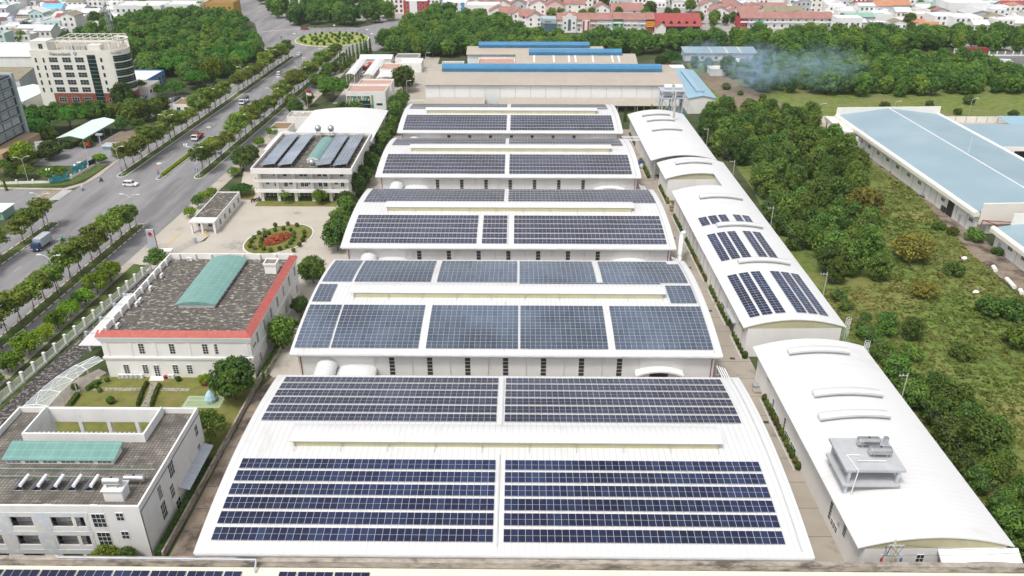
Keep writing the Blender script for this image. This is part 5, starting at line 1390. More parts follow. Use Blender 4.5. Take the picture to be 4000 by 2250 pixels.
barrel_port('carport','right one of two long white barrel carports, beside the pink roof',-71.6,-66.8,369.5,403,4.2,.7)
barrel_port('carport','short wide white arched carport in front of the pink roof',-64.8,-56.2,363,376,4.2,1.0,3)
flat_building('workshop','low white workshop with a pink flat roof behind the carports','workshop',-65.2,-56.4,376.5,389,5.5,M['plaster'],M['salmon'],.4)
flat_building('workshop','white flat-roofed workshop beside the works road','workshop',-58.5,-47.8,393.5,404,4.6,M['plaster'],M['trim'],.4)
gable_building('far_shed','pale green roofed shed at the end of the carports','shed',-80,-64.5,408,418,3.4,1.1,'x',M['plaster'],M['mint_roof'])
t=flat_building('far_shed','small white shed with red door under the tall trees','shed',-62.6,-51,409.5,420,3.8,M['plaster'],M['grey_tile'],.4)
b=MB(); b.box(-58.6,409.4,.1,-55.6,409.49,2.4); b.build('door',M['red_wall'],t)

# ------------------------------------------------------------------ beige factories with blue ridge monitors
def factory(label,x0,x1,y0,y1,he,hr,mx0,mx1,mh,cut=0,stripes_=()):
    t=thing('factory',label,'factory',((x0+x1)/2,(y0+y1)/2,0),0,'beige roofed factories'); ym=(y0+y1)/2
    b=MB(); b.box(x0+.5,y0+.8,0,x1-.5,y1-.8,he-.05,0,'tb')
    for xx,rev in ((x0+.5,1),(x1-.5,0)):
        p=[(xx,y0+.8,he-.05),(xx,y1-.8,he-.05),(xx,ym,hr-.1)]; b.face(p[::-1] if rev else p)
    b.build('wall',M['frame_white'],t)
    b=MB(); b.face([(x0,y0,he),(x1,y0,he),(x1,ym,hr),(x0,ym,hr)]); b.face([(x0,ym,hr),(x1,ym,hr),(x1,y1,he),(x0,y1,he)])
    b.face([(x0,y0,he-.25),(x1,y0,he-.25),(x1,y0,he),(x0,y0,he)],1); b.build('roof',[M['beige_roof'],M['grey_metal']],t)
    for x in stripes_:
        b=MB(); w_=.7; b.face([(x,y0+2,he+(hr-he)*2/(ym-y0)+.03),(x+w_,y0+2,he+(hr-he)*2/(ym-y0)+.03),(x+w_,ym-2,hr-(hr-he)*2/(ym-y0)+.03),(x,ym-2,hr-(hr-he)*2/(ym-y0)+.03)]); b.build('skylight_strip',M['trim'],t)
    b=MB(); prof=[(ym-2.0,hr-.35),(ym-2.5,hr+mh*.5),(ym-2.1,hr+mh*.9),(ym-1.2,hr+mh),(ym+1.2,hr+mh),(ym+2.1,hr+mh*.9),(ym+2.5,hr+mh*.5),(ym+2.0,hr-.35)]
    b.profile(prof,mx0,mx1,0,'y'); b.build('roof_monitor',M['blue_sheet'],t)
    n=int((x1-x0)/6.2)
    for i in range(1,n):
        x=x0+(x1-x0)*i/n; b=MB(); b.tube((x,y0+.7,3.3 if x0 < -30 else 2.5),(x,y0+.7,he-.2),.06,n=5); b.build('downpipe',M['truck_box'],t)
    return t
FA=factory('nearest beige-roofed factory with a long blue ridge monitor and white wall',-39.7,67,333,372,8.75,10.3,-33.7,60.6,2.7)
factory('middle beige-roofed factory with blue ridge monitor and white roof stripes',-2.3,53.5,373,396,8.75,11.0,3.9,47,2.1,0,(6,15,22,25,33,42,45))
factory('farthest beige-roofed factory with blue ridge monitor before the tree belt',-26.5,41,402,420,7,9.2,-20.7,34,2.0)
for x0_,x1_,y0_,lab in ((-39.4,-14.5,324.5,'short beige lean-to roof along the left end of the factory wall'),(-9,56,323.5,'long beige lean-to roof along the factory front wall')):
    t=thing('lean_to',lab,'lean-to',((x0_+x1_)/2,327,0)); b=MB(); b.profile([(y0_,2.65),(333.4,3.1),(333.4,3.25),(y0_,2.8)],x0_,x1_,0,'y'); b.build('roof',M['beige_roof'],t)
    n=int((x1_-x0_)/8)
    for i in range(n+1):
        x=x0_+.5+(x1_-x0_-1)*i/n; b=MB(); b.box(x-.15,y0_+.4,0,x+.15,y0_+.7,2.7); b.build('post',M['grey_metal'],t)
t=gable_building('side_hall','pale blue roofed side hall at the right end of the factory','hall',67.6,78.2,322,371,6.3,1.0,'y',M['plaster'],M['blue_lean'])
b=MB(); b.profile([(71.6,7.3),(71.3,8.0),(72.9,8.3),(74.5,8.0),(74.2,7.3)],327,364,0,'x'); b.build('roof_monitor',M['blue_lean'],t)
flat_building('side_block','white block behind the pale blue side hall','block',68.5,75,373,379,7.2,M['plaster'],M['trim'],.3)
flat_building('infill_building','low building with salmon roof between the beige factories','building',-20,-2.8,376,399,6.2,M['plaster'],M['salmon'],.6)
flat_building('infill_building','flat white roofs left of the farthest beige factory','building',-38,-27.5,388,401,4.0,M['plaster_old'],M['concrete'],.4)
# water tower and chimney
t=thing('tank_tower','grey steel tower with four white tanks on two decks','water tower',(57,303,0))
for x in (53.2,57.0,60.8):
    for y in (300.3,305.7):
        b=MB(); b.box(x-.22,y-.22,0,x+.22,y+.22,14.6); b.build('leg',M['galv'],t)
for z in (12.0,14.6):
    b=MB(); b.box(52.3,299.5,z-.25,61.7,306.5,z); b.build('deck',M['galv'],t)
b=MB()
for z0_,z1_ in ((1,6),(6,11.5)):
    for xa,xb in ((53.2,57),(57,60.8)): b.tube((xa,300.3,z0_),(xb,300.3,z1_),.08,n=4); b.tube((xb,300.3,z0_),(xa,300.3,z1_),.08,n=4); b.tube((xa,300.3,z1_),(xb,300.3,z1_),.08,n=4)
b.build('brace',M['galv'],t)
for z in (12.0,14.6):
    for x in (55.3,59.2):
        b=MB(); b.tube((x-1.4,303,z+.95),(x+1.4,303,z+.95),.78,n=14); b.build('tank',M['white_metal'],t)
b=MB(); 
for z in (12,14.6): b.path([(52.4,299.6,z+1),(61.6,299.6,z+1)],.04,4)
b.build('railing',M['galv'],t)
t=thing('chimney','thin tan chimney pipe standing through the far white arched roof','chimney',(54.6,283,0))
b=MB(); b.tube((54.6,283,6),(54.6,283,18.5),.42,.38,12); b.build('flue',M['concrete_post'],t)
b=MB(); b.tube((54.6,283,8.2),(54.6,283,8.75),1.0,.5,12); b.build('flashing',M['trim'],t)
b=MB(); b.tube((54.6,283,16.2),(54.6,283,16.4),.55,.55,12); b.build('collar',M['grey_metal'],t)
# tank platform on the nearest long shed
t=thing('tank_platform','grey concrete platform on legs over the nearest long white shed','platform',(51.4,94.5,0))
def pbox(b,x0,x1,y0,y1,z0,z1,mi=0): b.box(x0,y0,z0,x1,y1,z1,mi)
b=MB(); pbox(b,47.0,55.6,90.8,98.2,11.75,12.15); b.build('upper_deck',M['deck_grey'],t)
b=MB(); pbox(b,46.9,55.3,90.6,97.8,9.2,9.55); b.build('lower_deck',M['deck_grey'],t)
for x in (47.7,54.8):
    for y in (91.2,97.4):
        b=MB(); b.box(x-.22,y-.22,6.5,x+.22,y+.22,11.75); b.build('leg',M['galv'],t)
b=MB(); b.path([(50.2,94,12.3),(48.2,94,12.3),(48.6,90.5,12.3),(48.3,90.4,8.3)],.08,6); b.path([(49.2,92.6,12.4),(53.4,92.6,12.4)],.07,6); b.build('pipework',M['white_metal'],t)
steel_tank((52.0,96.2,12.15),0,2.9,.68,'steel tank at the back of the grey platform over the white shed',.35)
steel_tank((52.9,94.0,12.15),0,2.9,.68,'steel tank at the front of the grey platform over the white shed',.35)
steel_tank((52.0,93.6,9.55),0,2.9,.62,'steel tank on the lower deck under the grey platform',.3)
b=MB(); b.tube((55.0,97,12.15),(55.0,97,13.2),.4,n=10,cap=False); b.tube((55.0,97,12.2),(55.0,97,12.3),.45,n=10); tag(b.build('ladder_cage',M['galv']),'small round ladder cage at the platform corner','ladder cage')
# ducts and pipe bridges by the right end of the sheds
t=thing('exhaust_duct','fat white exhaust duct bending up at the right end of the third shed','duct',(39.6,181,0))
b=MB(); b.path([(38.4,176.5,1),(39.0,178.2,4.5),(39.6,181,6.4),(40.6,185.5,7.2)],.62,10); b.tube((40.6,185.5,7.2),(41.6,187,7.0),.62,.62,10); b.build('duct_run',M['white_metal'],t,smooth=True)
def pipe_run(label,x0,y0,y1):
    t=thing('pipe_rack',label,'pipes',(x0,(y0+y1)/2,0)); 
    for k in range(4):
        b=MB(); b.path([(x0+k*.5,y0,5.6-.2*k),(x0+.4+k*.5,(y0+y1)/2,5.2-.2*k),(x0+1.2+k*.45,y1,1.2)],.11,6); b.build('pipe',M['white_metal'],t)
    b=MB()
    for j in range(5):
        y=y0+(y1-y0)*j/4; b.tube((x0,y,3.6),(x0+2.2,y,3.6),.05,n=4); b.tube((x0,y,3.6),(x0,y,5.6),.05,n=4); b.tube((x0+2.2,y,0),(x0+2.2,y,4.6),.06,n=4)
    b.build('support',M['galv'],t)
pipe_run('white pipe bundle at the right corner of the second shed front',37.2,128.0,120.6)
pipe_run('white pipe bundle at the right corner of the third shed front',36.6,175.6,168.4)
pipe_run('white pipe bundle at the right corner of the fourth shed front',35.2,225,214)
t=thing('pipe_bridge','white lattice pipe bridge crossing the lane to the far arched shed','pipes',(38.8,267,0))
b=MB()
for y in (266.0,267.4):
    for z in (6.2,7.2): b.tube((34.5,y,z),(43,y,z),.12,n=6)
for i in range(8): b.tube((34.5+i*1.06,266,6.2),(35.56+i*1.06,266,7.2),.06,n=4); b.tube((34.5+i*1.06,266,6.2),(34.5+i*1.06,267.4,6.2),.06,n=4)
b.build('truss',M['white_metal'],t)
b=MB(); b.tube((43,266.7,0),(43,266.7,6.2),.15,n=6); b.build('post',M['galv'],t)
# lane clutter
b=MB(); b.box(44.9,128.3,0,46.2,129.5,.8,0); b.box(44.6,126.9,0,46.6,128.1,.5,1); tag(b.build('crate_heap',[M['grey_metal'],M['paving']]),'grey and brown crates between the two nearest long sheds','crates')
b=MB(); b.box(43.6,217.5,0,45.2,219.0,.7,0); b.box(43.8,219.2,0,45.4,220.6,1.0,0); tag(b.build('pallet_heap',M['brown_wall']),'stack of brown pallets in the notch of the longest shed','pallets')
b=MB(); b.ball((40.5,255.5,.7),1.0,1.2,.8,8,5,1,.2,rnd); b.ball((40.3,258.5,.9),1.1,1.3,1.0,8,5,0,.2,rnd); tag(b.build('sack_heap',[M['cloth_blue'],M['grey_wall']]),'blue and white sacks on the lane beside the far shed','sacks')
for i,(x,y) in enumerate(((44.5,118),(43.4,139.2),(42.9,159),(42.3,181),(41.5,199))):
    b=MB(); b.box(x-.5,y-.35,.05,x+.5,y+.35,.09); tag(b.build('drain_grate',M['dark_metal']),'dark drain grate set in the lane between the sheds','drain grate','drain grates in the lane')

# ------------------------------------------------------------------ blue-roofed halls at the right edge
ang=R(2.8)
t=thing('blue_hall','long hall with pale blue gable roof and cream eave band, right edge','hall',(122.4,202,0),ang,'blue roofed halls'); W_,D_=38.5,95.0; h_=6.6; rs=2.4
b=MB(); b.face([(.2,0.3,h_),(W_/2,.3,h_+rs),(W_/2,D_,h_+rs),(.2,D_,h_)]); b.face([(W_/2,.3,h_+rs),(W_-.2,.3,h_),(W_-.2,D_,h_),(W_/2,D_,h_+rs)]); b.build('roof',M['blue_pale'],t)
b=MB(); b.box(W_/2-.18,.4,h_+rs-.03,W_/2+.18,D_-.1,h_+rs+.1); b.build('ridge_cap',M['trim'],t)
b=MB(); b.box(1.0,.8,0,W_-1,D_-.5,h_-.3,0,'t'); b.build('wall',M['plaster'],t)
b=MB(); pr=[(-.55,h_-1.3),(.95,h_-1.3),(.95,h_-.1),(.25,h_+.25),(-.3,h_+.15),(-.55,h_-.3)]
b.profile(pr,0.0,D_+.3,0,'x'); b.build('eave_band',M['cream'],t)
b=MB(); b.profile([(W_-.9,h_-1.0),(W_+.5,h_-1.0),(W_+.5,h_+.3),(W_-.3,h_+.3)],0,D_+.3,0,'x'); b.build('eave_band',M['trim'],t)
b=MB(); b.box(1.2,-.25,3.2,W_,.25,h_+rs+.15); b.build('front_parapet',M['cream'],t)
b=MB(); b.box(-.2,D_,h_-1.3,W_+.4,D_+.4,h_+rs+.4); b.build('rear_parapet',M['cream'],t)
for y in (74,67.5,60.5,53.5,46.5,39,32,18,3): win(t,.99,y,2.7,2.0,1.0,'W','three')
b=MB(); b.box(.93,12,0,.99,15.2,4.4); b.build('loading_door',M['dark'],t)
b=MB(); b.box(.93,7.6,0,.99,8.8,2.6); b.build('door',M['grey_wall'],t)
for y in (4.9,10.2,21.5,25,28.5,36,43,50,57,64,70,77):
    b=MB(); b.tube((.9,y,0),(.9,y,5.2),.07,n=5); b.build('downpipe',M['grey_wall'],t)
b=MB(); b.path([(1.6,-.9,4.6),(1.6,-.6,1.5)],.12,6); b.path([(1.6,-.9,4.6),(14,-.9,3.6)],.12,6); b.path([(1.6,-.9,4.7),(11,-5,2.4)],.12,6); b.build('red_pipe',M['pipe_red'],t)
b=MB(); b.box(3.0,.74,0,4.2,.79,2.2); b.build('door',M['grey_wall'],t); b=MB(); b.box(6.5,.74,0,7.7,.79,2.2); b.build('door',M['dark'],t)
b=MB(); b.tube((20.0,42,h_+rs),(20.0,42,h_+rs+5.2),.06,n=5); b.build('lightning_rod',M['white_metal'],t)
t=thing('blue_hall','smaller pale blue roofed hall in front of the long blue one, right edge','hall',(124.0,150,0),R(1.0),'blue roofed halls'); W_,D_=40,44.5; h_=5.6
b=MB(); b.face([(.2,0,h_),(W_/2,0,h_+rs),(W_/2,D_,h_+rs),(.2,D_,h_)]); b.face([(W_/2,0,h_+rs),(W_,0,h_),(W_,D_,h_),(W_/2,D_,h_+rs)]); b.build('roof',M['blue_pale'],t)
b=MB(); b.box(1.0,.8,0,W_-1,D_-.5,h_-.3,0,'t'); b.build('wall',M['plaster'],t)
b=MB(); b.profile([(-.55,h_-1.3),(.95,h_-1.3),(.95,h_-.1),(.25,h_+.25),(-.3,h_+.15),(-.55,h_-.3)],0,D_+.3,0,'x'); b.build('eave_band',M['cream'],t)
b=MB(); b.box(4.5,D_,h_-1.3,W_+.4,D_+.4,h_+rs+1.2); b.build('rear_parapet',M['cream'],t)
for y in (37,31,24): win(t,.99,y,2.4,2.0,1.0,'W','three')
b=MB(); b.box(.93,41,0,.99,42.2,2.4); b.build('door',M['grey_wall'],t)
for y in (34,28,21):
    b=MB(); b.tube((.9,y,0),(.9,y,4.2),.07,n=5); b.build('downpipe',M['grey_wall'],t)
t=thing('cream_porch','cream boxed porch roof at the far corner of the long blue hall','porch',(116,289,0))
b=MB(); b.prism([(114.6,299.8),(114.4,287),(114.9,280.4),(119.1,279.9),(118.3,299.8)],4.1,5.3,bottom=True); b.build('roof',M['cream'],t)
for x,y in ((115.2,281.5),(115.1,290),(115.3,298.5)):
    b=MB(); b.box(x-.15,y-.15,0,x+.15,y+.15,4.1); b.build('post',M['grey_metal'],t)
t=thing('dust_collector','white dust collector on a green base beside the long blue hall','machine',(118.8,276.5,0))
b=MB(); b.box(117.6,275,0,120.2,278,.5); b.build('base',M['green_wall'],t)
for x in (118.3,119.5):
    b=MB(); b.tube((x,276.4,2),(x,276.4,4.5),.6,n=10); b.tube((x,276.4,2),(x,276.4,.6),.6,.15,10); b.build('cyclone',M['white_metal'],t)
b=MB(); b.tube((120.3,275.3,0),(120.3,275.3,7.8),.3,n=8); b.build('stack_pipe',M['galv'],t)
b=MB(); b.box(120.9,251.6,0,122.2,252.8,.5); b.box(121.2,253.0,0,121.8,253.6,.8); tag(b.build('red_boxes',M['sign_red']),'small red boxes on the ground along the blue hall wall','boxes')
b=MB(); b.box(121.7,242,0,123.0,243.4,1.5); b.box(121.9,243.6,0,122.7,244.5,1.0); tag(b.build('waste_bin',M['dark_metal']),'black waste bins against the blue hall wall','bins')
b=MB(); b.box(121.4,229.2,0,123.0,231.4,.3,1); b.tube((121.6,230.2,1.0),(122.9,230.2,1.0),.7,n=10); tag(b.build('scrap_tank',[M['galv'],M['dark_metal']]),'grey tank and scrap beside the blue hall wall','scrap')
b=MB(); b.box(122.2,217.4,.25,124.0,219.6,1.7); b.box(122.8,219.65,.25,123.8,220.5,1.2); 
for x in (122.4,123.8):
    for y in (217.8,219.3): b.tube((x-.1,y,.3),(x+.1,y,.3),.3,n=8)
tag(b.build('forklift',M['dark_metal']),'dark forklift parked at the blue hall loading door','forklift')
for i,(x,y,L_) in enumerate(((117.6,180.4,2.2),(117.4,172.6,4.5),(117.5,168.2,1.8))):
    b=MB(); b.tube((x-.25,y-L_/2,.5),(x+.25,y+L_/2,.5),.52,n=10); tag(b.build('fabric_roll',M['cream']),('short cream roll at the edge of the apron, farthest of three','long cream roll lying along the apron edge','short cream roll at the edge of the apron, nearest of three')[i],'roll')
for i,(x,y) in enumerate(((102.4,214.8),(107,168.1),(113.2,186.5))):
    b=MB(); b.ball((x,y,.35),.75,.6,.45,7,5,0,.25,rnd); tag(b.build('rubbish_bag',M['text_white']),('white rubbish bag beside the tall brownish tree','white rubbish bag in the long grass on the right','white rubbish bag by the low round bush')[i],'rubbish bag')
# works behind
t=thing('white_hall','low white hall with pale blue roof and dark open bays','hall',(170,275,0)); X0,X1,Y0,Y1=154.5,196,262,287
b=MB()
b.box(X0,Y0,0,X1,Y0+.4,1.3,0); b.box(X0,Y0,4.2,X1,Y0+.4,5.6,0)
for i in range(9): x=X0+i*(X1-X0-.7)/8; b.box(x,Y0,1.3,x+.7,Y0+.4,4.2,0)
b.box(X0,Y0+.4,4.2,X0+.4,Y1,5.6); b.box(X0,Y0+.4,0,X0+.4,Y1,1.3)
for i in range(4): y=Y0+.4+i*8; b.box(X0,y,1.3,X0+.4,y+.7,4.2)
b.box(X0,Y1-.4,0,X1,Y1,5.6); b.box(X1-.4,Y0+.4,0,X1,Y1-.4,5.6); b.build('wall',M['plaster'],t)
b=MB(); b.face([(X0+2,Y0+1,5.3),(X1,Y0+1,5.3),(X1,Y1-.5,6.4),(X0+2,Y1-.5,6.4)]); b.face([(X0+2,Y1-.5,6.3),(X1,Y1-.5,6.3),(X1,Y0+1,5.2),(X0+2,Y0+1,5.2)]); b.build('roof',M['blue_pale'],t)
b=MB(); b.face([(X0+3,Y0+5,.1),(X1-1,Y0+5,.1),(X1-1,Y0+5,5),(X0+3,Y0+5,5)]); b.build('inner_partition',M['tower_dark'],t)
t=thing('tan_wall','tan boundary wall with posts behind the long blue hall','wall',(150,310.5,0))
for xa,xb in ((104,119.5),(157,231)):
    b=MB(); b.box(xa,310.4,0,xb,310.6,2.4); b.build('wall_panel',M['cream'],t)
    n=int((xb-xa)/4)
    for i in range(n+1):
        x=xa+(xb-xa)*i/n; b=MB(); b.box(x-.18,310.25,0,x+.18,310.39,2.6); b.build('post',M['grey_wall'],t)
t=thing('long_canopy','long low blue canopy roof beside the tan wall','canopy',(205,303,0))
b=MB(); b.profile([(299,2.5),(308,3.3),(308,3.4),(299,2.6)],184,232,0,'y'); b.build('roof',M['blue_lean'],t)
for i in range(9):
    b=MB(); x=184.5+i*5.8; b.box(x-.1,299.4,0,x+.1,299.6,2.5); b.build('post',M['grey_metal'],t)
t=thing('low_house','long low white house with pale blue roof below the dark trees','house',(102,424,0))
b=MB(); b.box(84,421,0,120.5,431,4.0,0,'tb'); b.face([(84,431,4),(84,421,4),(84,431,5.1)]); b.face([(120.5,421,4),(120.5,431,4),(120.5,431,5.1)]); b.build('wall',M['lilac_wall'],t)
b=MB(); b.profile([(420.4,3.95),(431.4,5.15),(431.4,5.27),(420.4,4.07)],83.4,121,0,'y'); b.build('roof',M['blue_pale'],t)
for x in (97,105,112):
    b=MB(); b.box(x,420.6,4.12,x+1.2,431.2,4.125); 
    b.v=[(p[0],p[1],4.09+(p[1]-420.4)*1.2/11+.03) for p in b.v]; b.build('skylight_strip',M['trim'],t)
for x in (88,93,100,116): win(t,x,420.99,1.0,1.3,1.4,'S','two')
flat_building('small_shed','white roofed open shed before the long low house','shed',99.6,109.4,405,412.5,3.0,M['grey_wall'],M['mint_roof'],0)
flat_building('small_shed','small white shed in the smoke at the meadow corner','shed',90.3,97.4,388,396,3.0,M['plaster'],M['trim'],0)
flat_building('small_shed','dark red roofed shed right of the long low house','shed',110.6,119.5,406,413.5,2.8,M['brown_wall'],M['brick_red'],0)
flat_building('small_shed','small white block at the right end of the long low house','shed',121.6,125,422,427,3.0,M['plaster'],M['trim'],0)
b=MB(); b.box(137,413,0,143,415.5,2.4); tag(b.build('white_hut',M['trim']),'lone white hut at the edge of the wood','hut')
# container yard
def container(label,x0,x1,y0,y1,z0,m,group=None):
    t=thing('container',label,'container',((x0+x1)/2,(y0+y1)/2,z0))
    b=MB(); b.box(x0,y0,z0,x1,y1,z0+2.7); b.build('box',m,t)
    b=MB(); b.box(x0-.03,y0-.03,z0+2.55,x1+.03,y1+.03,z0+2.75); b.build('top_rail',m,t)
    return t
t=container('long red container on a trailer by the white fence',233,245.5,435.5,438.2,1.1,M['container_red'])
b=MB(); b.box(233,435.8,.7,245.5,437.9,1.08)
for x in (236,242.5,244): 
    for y in (435.9,437.8): b.tube((x,y-.12,.5),(x,y+.12,.5),.5,n=10)
b.build('trailer',M['dark_metal'],t)
b=MB(); b.box(228.8,435.6,.5,231.4,438,3.2); b.tube((231.6,436.8,2),(233,436.8,2.4),1.0,n=10); tag(b.build('tractor_cab',M['car_white']),'white truck cab in front of the long red container','truck cab')
container('blue container on the ground of the yard',229.8,241.5,418.8,421.4,.07,M['container_blue'])
container('short red container before the blue one',231.2,236.6,415.2,417.7,.07,M['container_red'])
t=thing('yard_canopy','flat grey canopy roof with white edge in the container yard','canopy',(238,404,0),R(-12))
b=MB(); b.box(-5,-13,2.6,5,11,2.8); b.build('roof',M['grey_wall'],t); b=MB(); b.box(-5,9.5,2.81,5,11,2.86); b.build('roof_edge',M['trim'],t)
for x in (-4.5,4.5):
    for y in (-12,-4,4,10.5):
        b=MB(); b.box(x-.1,y-.1,0,x+.1,y+.1,2.6); b.build('post',M['grey_metal'],t)
t=thing('yard_fence','white fence of posts along the far side of the container yard','fence',(290,435,0))
b=MB(); b.box(246,434.9,0,335,435.1,.8); b.build('wall_panel',M['trim'],t)
b=MB()
for z in (1.1,1.5,1.9): b.box(246,434.97,z,335,435.03,z+.06)
b.build('rail',M['white_metal'],t)
for i in range(22):
    b=MB(); x=246+i*4.2; b.box(x-.25,434.7,0,x+.25,435.3,2.5); b.build('post',M['trim'],t)
# ------------------------------------------------------------------ where a photo pixel (4000 x 2250) meets the ground
_p, _y = R(27.67), R(.59)
_w = Vector((-math.sin(_y)*math.cos(_p), math.cos(_y)*math.cos(_p), -math.sin(_p))); _r = Vector((math.cos(_y), math.sin(_y), 0)); _u = _r.cross(_w)
def G(px, py, z=0.0):
    d = _r*((px-2000)/3152) - _u*((py-1125)/3152) + _w
    k = (z-89)/d.z
    return (d.x*k, d.y*k)
def inpoly(x, y, p):
    c = False; j = len(p)-1
    for i in range(len(p)):
        if (p[i][1] > y) != (p[j][1] > y) and x < (p[j][0]-p[i][0])*(y-p[i][1])/(p[j][1]-p[i][1])+p[i][0]: c = not c
        j = i
    return c

# ------------------------------------------------------------------ trees: clumps of leaf-sized faces on limbs
def leafclump(b, c, r, n, s, tint, rd, flat=.8, up=.25):
    for _ in range(n):
        while True:
            d = Vector((rd.uniform(-1,1), rd.uniform(-1,1), rd.uniform(-1,1)))
            if .1 < d.length < 1: break
        d.normalize(); rr = r*(.55+.5*rd.random())
        p = Vector(c)+Vector((d.x*rr, d.y*rr, d.z*rr*flat))
        nrm = (d + Vector((rd.uniform(-.8,.8), rd.uniform(-.8,.8), rd.uniform(-.6,.8)+up))).normalized()
        t = nrm.orthogonal().normalized(); t = Matrix.Rotation(rd.random()*6.283,3,nrm) @ t; u = nrm.cross(t)
        a = s*(.7+.6*rd.random()); q = a*(.45+.3*rd.random())
        b.face([p-t*a, p-u*q, p+t*a, p+u*q], 0, min(1,max(0,tint+rd.uniform(-.22,.22))))

def tree_meshes(name, seed, W, H, zb, shape, nc, nl, ls, leaf, bark='bark', stakes=False, cr=None, trunk_r=.16, lean=0):
    rd = random.Random(seed); b = MB(); tk = MB(); cs = []
    rx = W/2; hz = (H-zb)/2; zc = zb+hz
    cr = cr or W*.17
    for i in range(nc):
        u = rd.random(); a = i*2.39996+rd.uniform(-.5,.5)
        if shape == 'round':
            v = 1-1.75*(i+.5)/nc; rr = math.sqrt(max(0,1-v*v)); k = .62+.34*rd.random()
            c = (rx*rr*math.cos(a)*k, rx*rr*math.sin(a)*k, zc+hz*v*.86)
        elif shape == 'umbrella':
            k = math.sqrt((i+.5)/nc); c = (rx*k*math.cos(a)*.9, rx*k*math.sin(a)*.9, zb+(H-zb)*(.95-.75*k*k)+rd.uniform(-.35,.25)-cr*.3)
        elif shape == 'tall':
            t = (i+.5)/nc; w = math.sin(math.pi*(.12+.80*t))**.8; k = .35+.6*rd.random()
            c = (rx*w*k*math.cos(a)*1.0, rx*w*k*math.sin(a)*1.0, zb+(H-zb)*(t*.93+.02))
        elif shape == 'cone':
            t = (i+.5)/nc; w = (1-t)*.9+.1; c = (rx*w*.55*math.cos(a), rx*w*.55*math.sin(a), zb+(H-zb)*t*.96)
        else:                                               # loose street tree: layered, uneven
            v = rd.uniform(-.8,.95); rr = math.sqrt(max(0,1-v*v))*(.45+.6*rd.random()); c = (rx*rr*math.cos(a)*.9, rx*rr*math.sin(a)*.9, zc+hz*v*.8)
        cs.append(c)
        r_ = cr*(.75+.55*rd.random())
        if shape == 'cone': r_ = cr*(1.15-.8*(i+.5)/nc)
        leafclump(b, c, r_, nl, ls, .25+.6*rd.random() if shape != 'cone' else .5, rd, .62 if shape in ('umbrella','street') else .85)
    top = zb+(H-zb)*.55
    n = 5; pts = [(lean*(k/n)**2+rd.uniform(-.05,.05)*(k>0), rd.uniform(-.06,.06)*(k>0), top*k/n) for k in range(n+1)]
    for k in range(n): tk.tube(pts[k], pts[k+1], trunk_r*(1-.13*k), trunk_r*(1-.13*(k+1)), 6, 0, False)
    for c in rd.sample(cs, min(7,len(cs))):
        k = rd.choice((2,3,3,4)); m = (Vector(pts[k])+Vector(c))/2+Vector((0,0,-.15)); tk.tube(pts[k], m, trunk_r*.5, trunk_r*.32, 5, 0, False); tk.tube(m, c, trunk_r*.32, trunk_r*.12, 4, 0, False)
    if stakes:
        for a in (0,2.1,4.2): tk.tube((1.0*math.cos(a),1.0*math.sin(a),0),(.06*math.cos(a),.06*math.sin(a),2.3),.035,.03,4,0,False)
    return b.mesh(name+'_crown', M[leaf]), tk.mesh(name+'_trunk', M[bark])

SP = {}
def species(key, n, *a, **k):
    SP[key] = [tree_meshes(key, 100+17*i+len(SP)*301, *a, **k) for i in range(n)]
#        key      n   W   H   zb  shape    nc  nl  ls
species('street', 5, 5.6,8.2,3.2,'street', 26, 70,.30,'leaf_street', stakes=True, cr=1.15, trunk_r=.11)
species('lime',   3, 4.7,3.9,1.6,'round',  24, 80,.22,'leaf_lime', cr=.9, trunk_r=.12)
species('limedark',2,3.6,4.2,1.6,'round',  20, 70,.22,'leaf_dark', cr=.75, trunk_r=.10)
species('mango',  4, 6.2,7.0,1.4,'round',  42, 90,.30,'leaf_dark', cr=1.1, trunk_r=.18)
species('mid',    3, 5.6,7.2,1.7,'tall',   36, 80,.30,'leaf_mid', cr=1.05, trunk_r=.14)
species('scrub',  6, 6.4,8.0,.8,'tall',    40, 95,.30,'leaf_scrub', cr=1.25, trunk_r=.16)
species('bush',   4, 4.6,3.4,.2,'round',   22, 80,.26,'leaf_scrub', cr=.95, trunk_r=.08)
species('brown',  2, 7.0,6.0,.6,'round',   32, 90,.30,'leaf_brown', cr=1.3, trunk_r=.16)
species('umbrella',4,11.0,8.2,4.6,'umbrella',44,95,.34,'leaf_umbrella', cr=1.35, trunk_r=.24)
species('feather',2, 6.6,6.4,2.2,'umbrella',34,80,.20,'leaf_cypress', cr=.95, trunk_r=.10)
species('wood',   7, 8.4,10.0,1.4,'round', 34, 80,.46,'leaf_scrub', cr=1.6, trunk_r=.22)
species('woodmid',4, 8.0,10.4,2.0,'tall',  34, 80,.44,'leaf_mid', cr=1.55, trunk_r=.2)
species('woodlight',3,7.2,9.0,1.4,'tall', 34, 80,.44,'leaf_street', cr=1.5, trunk_r=.2)
species('scrublight',3,5.4,7.4,.8,'tall', 34, 95,.28,'leaf_mid', cr=1.1, trunk_r=.14)
species('cypress',2, 2.6,11.0,.4,'cone',   26, 60,.28,'leaf_cypress', cr=.8, trunk_r=.12)
species('sparse', 1, 3.4,4.6,1.8,'street', 14, 34,.18,'leaf_street', cr=.55, trunk_r=.06)

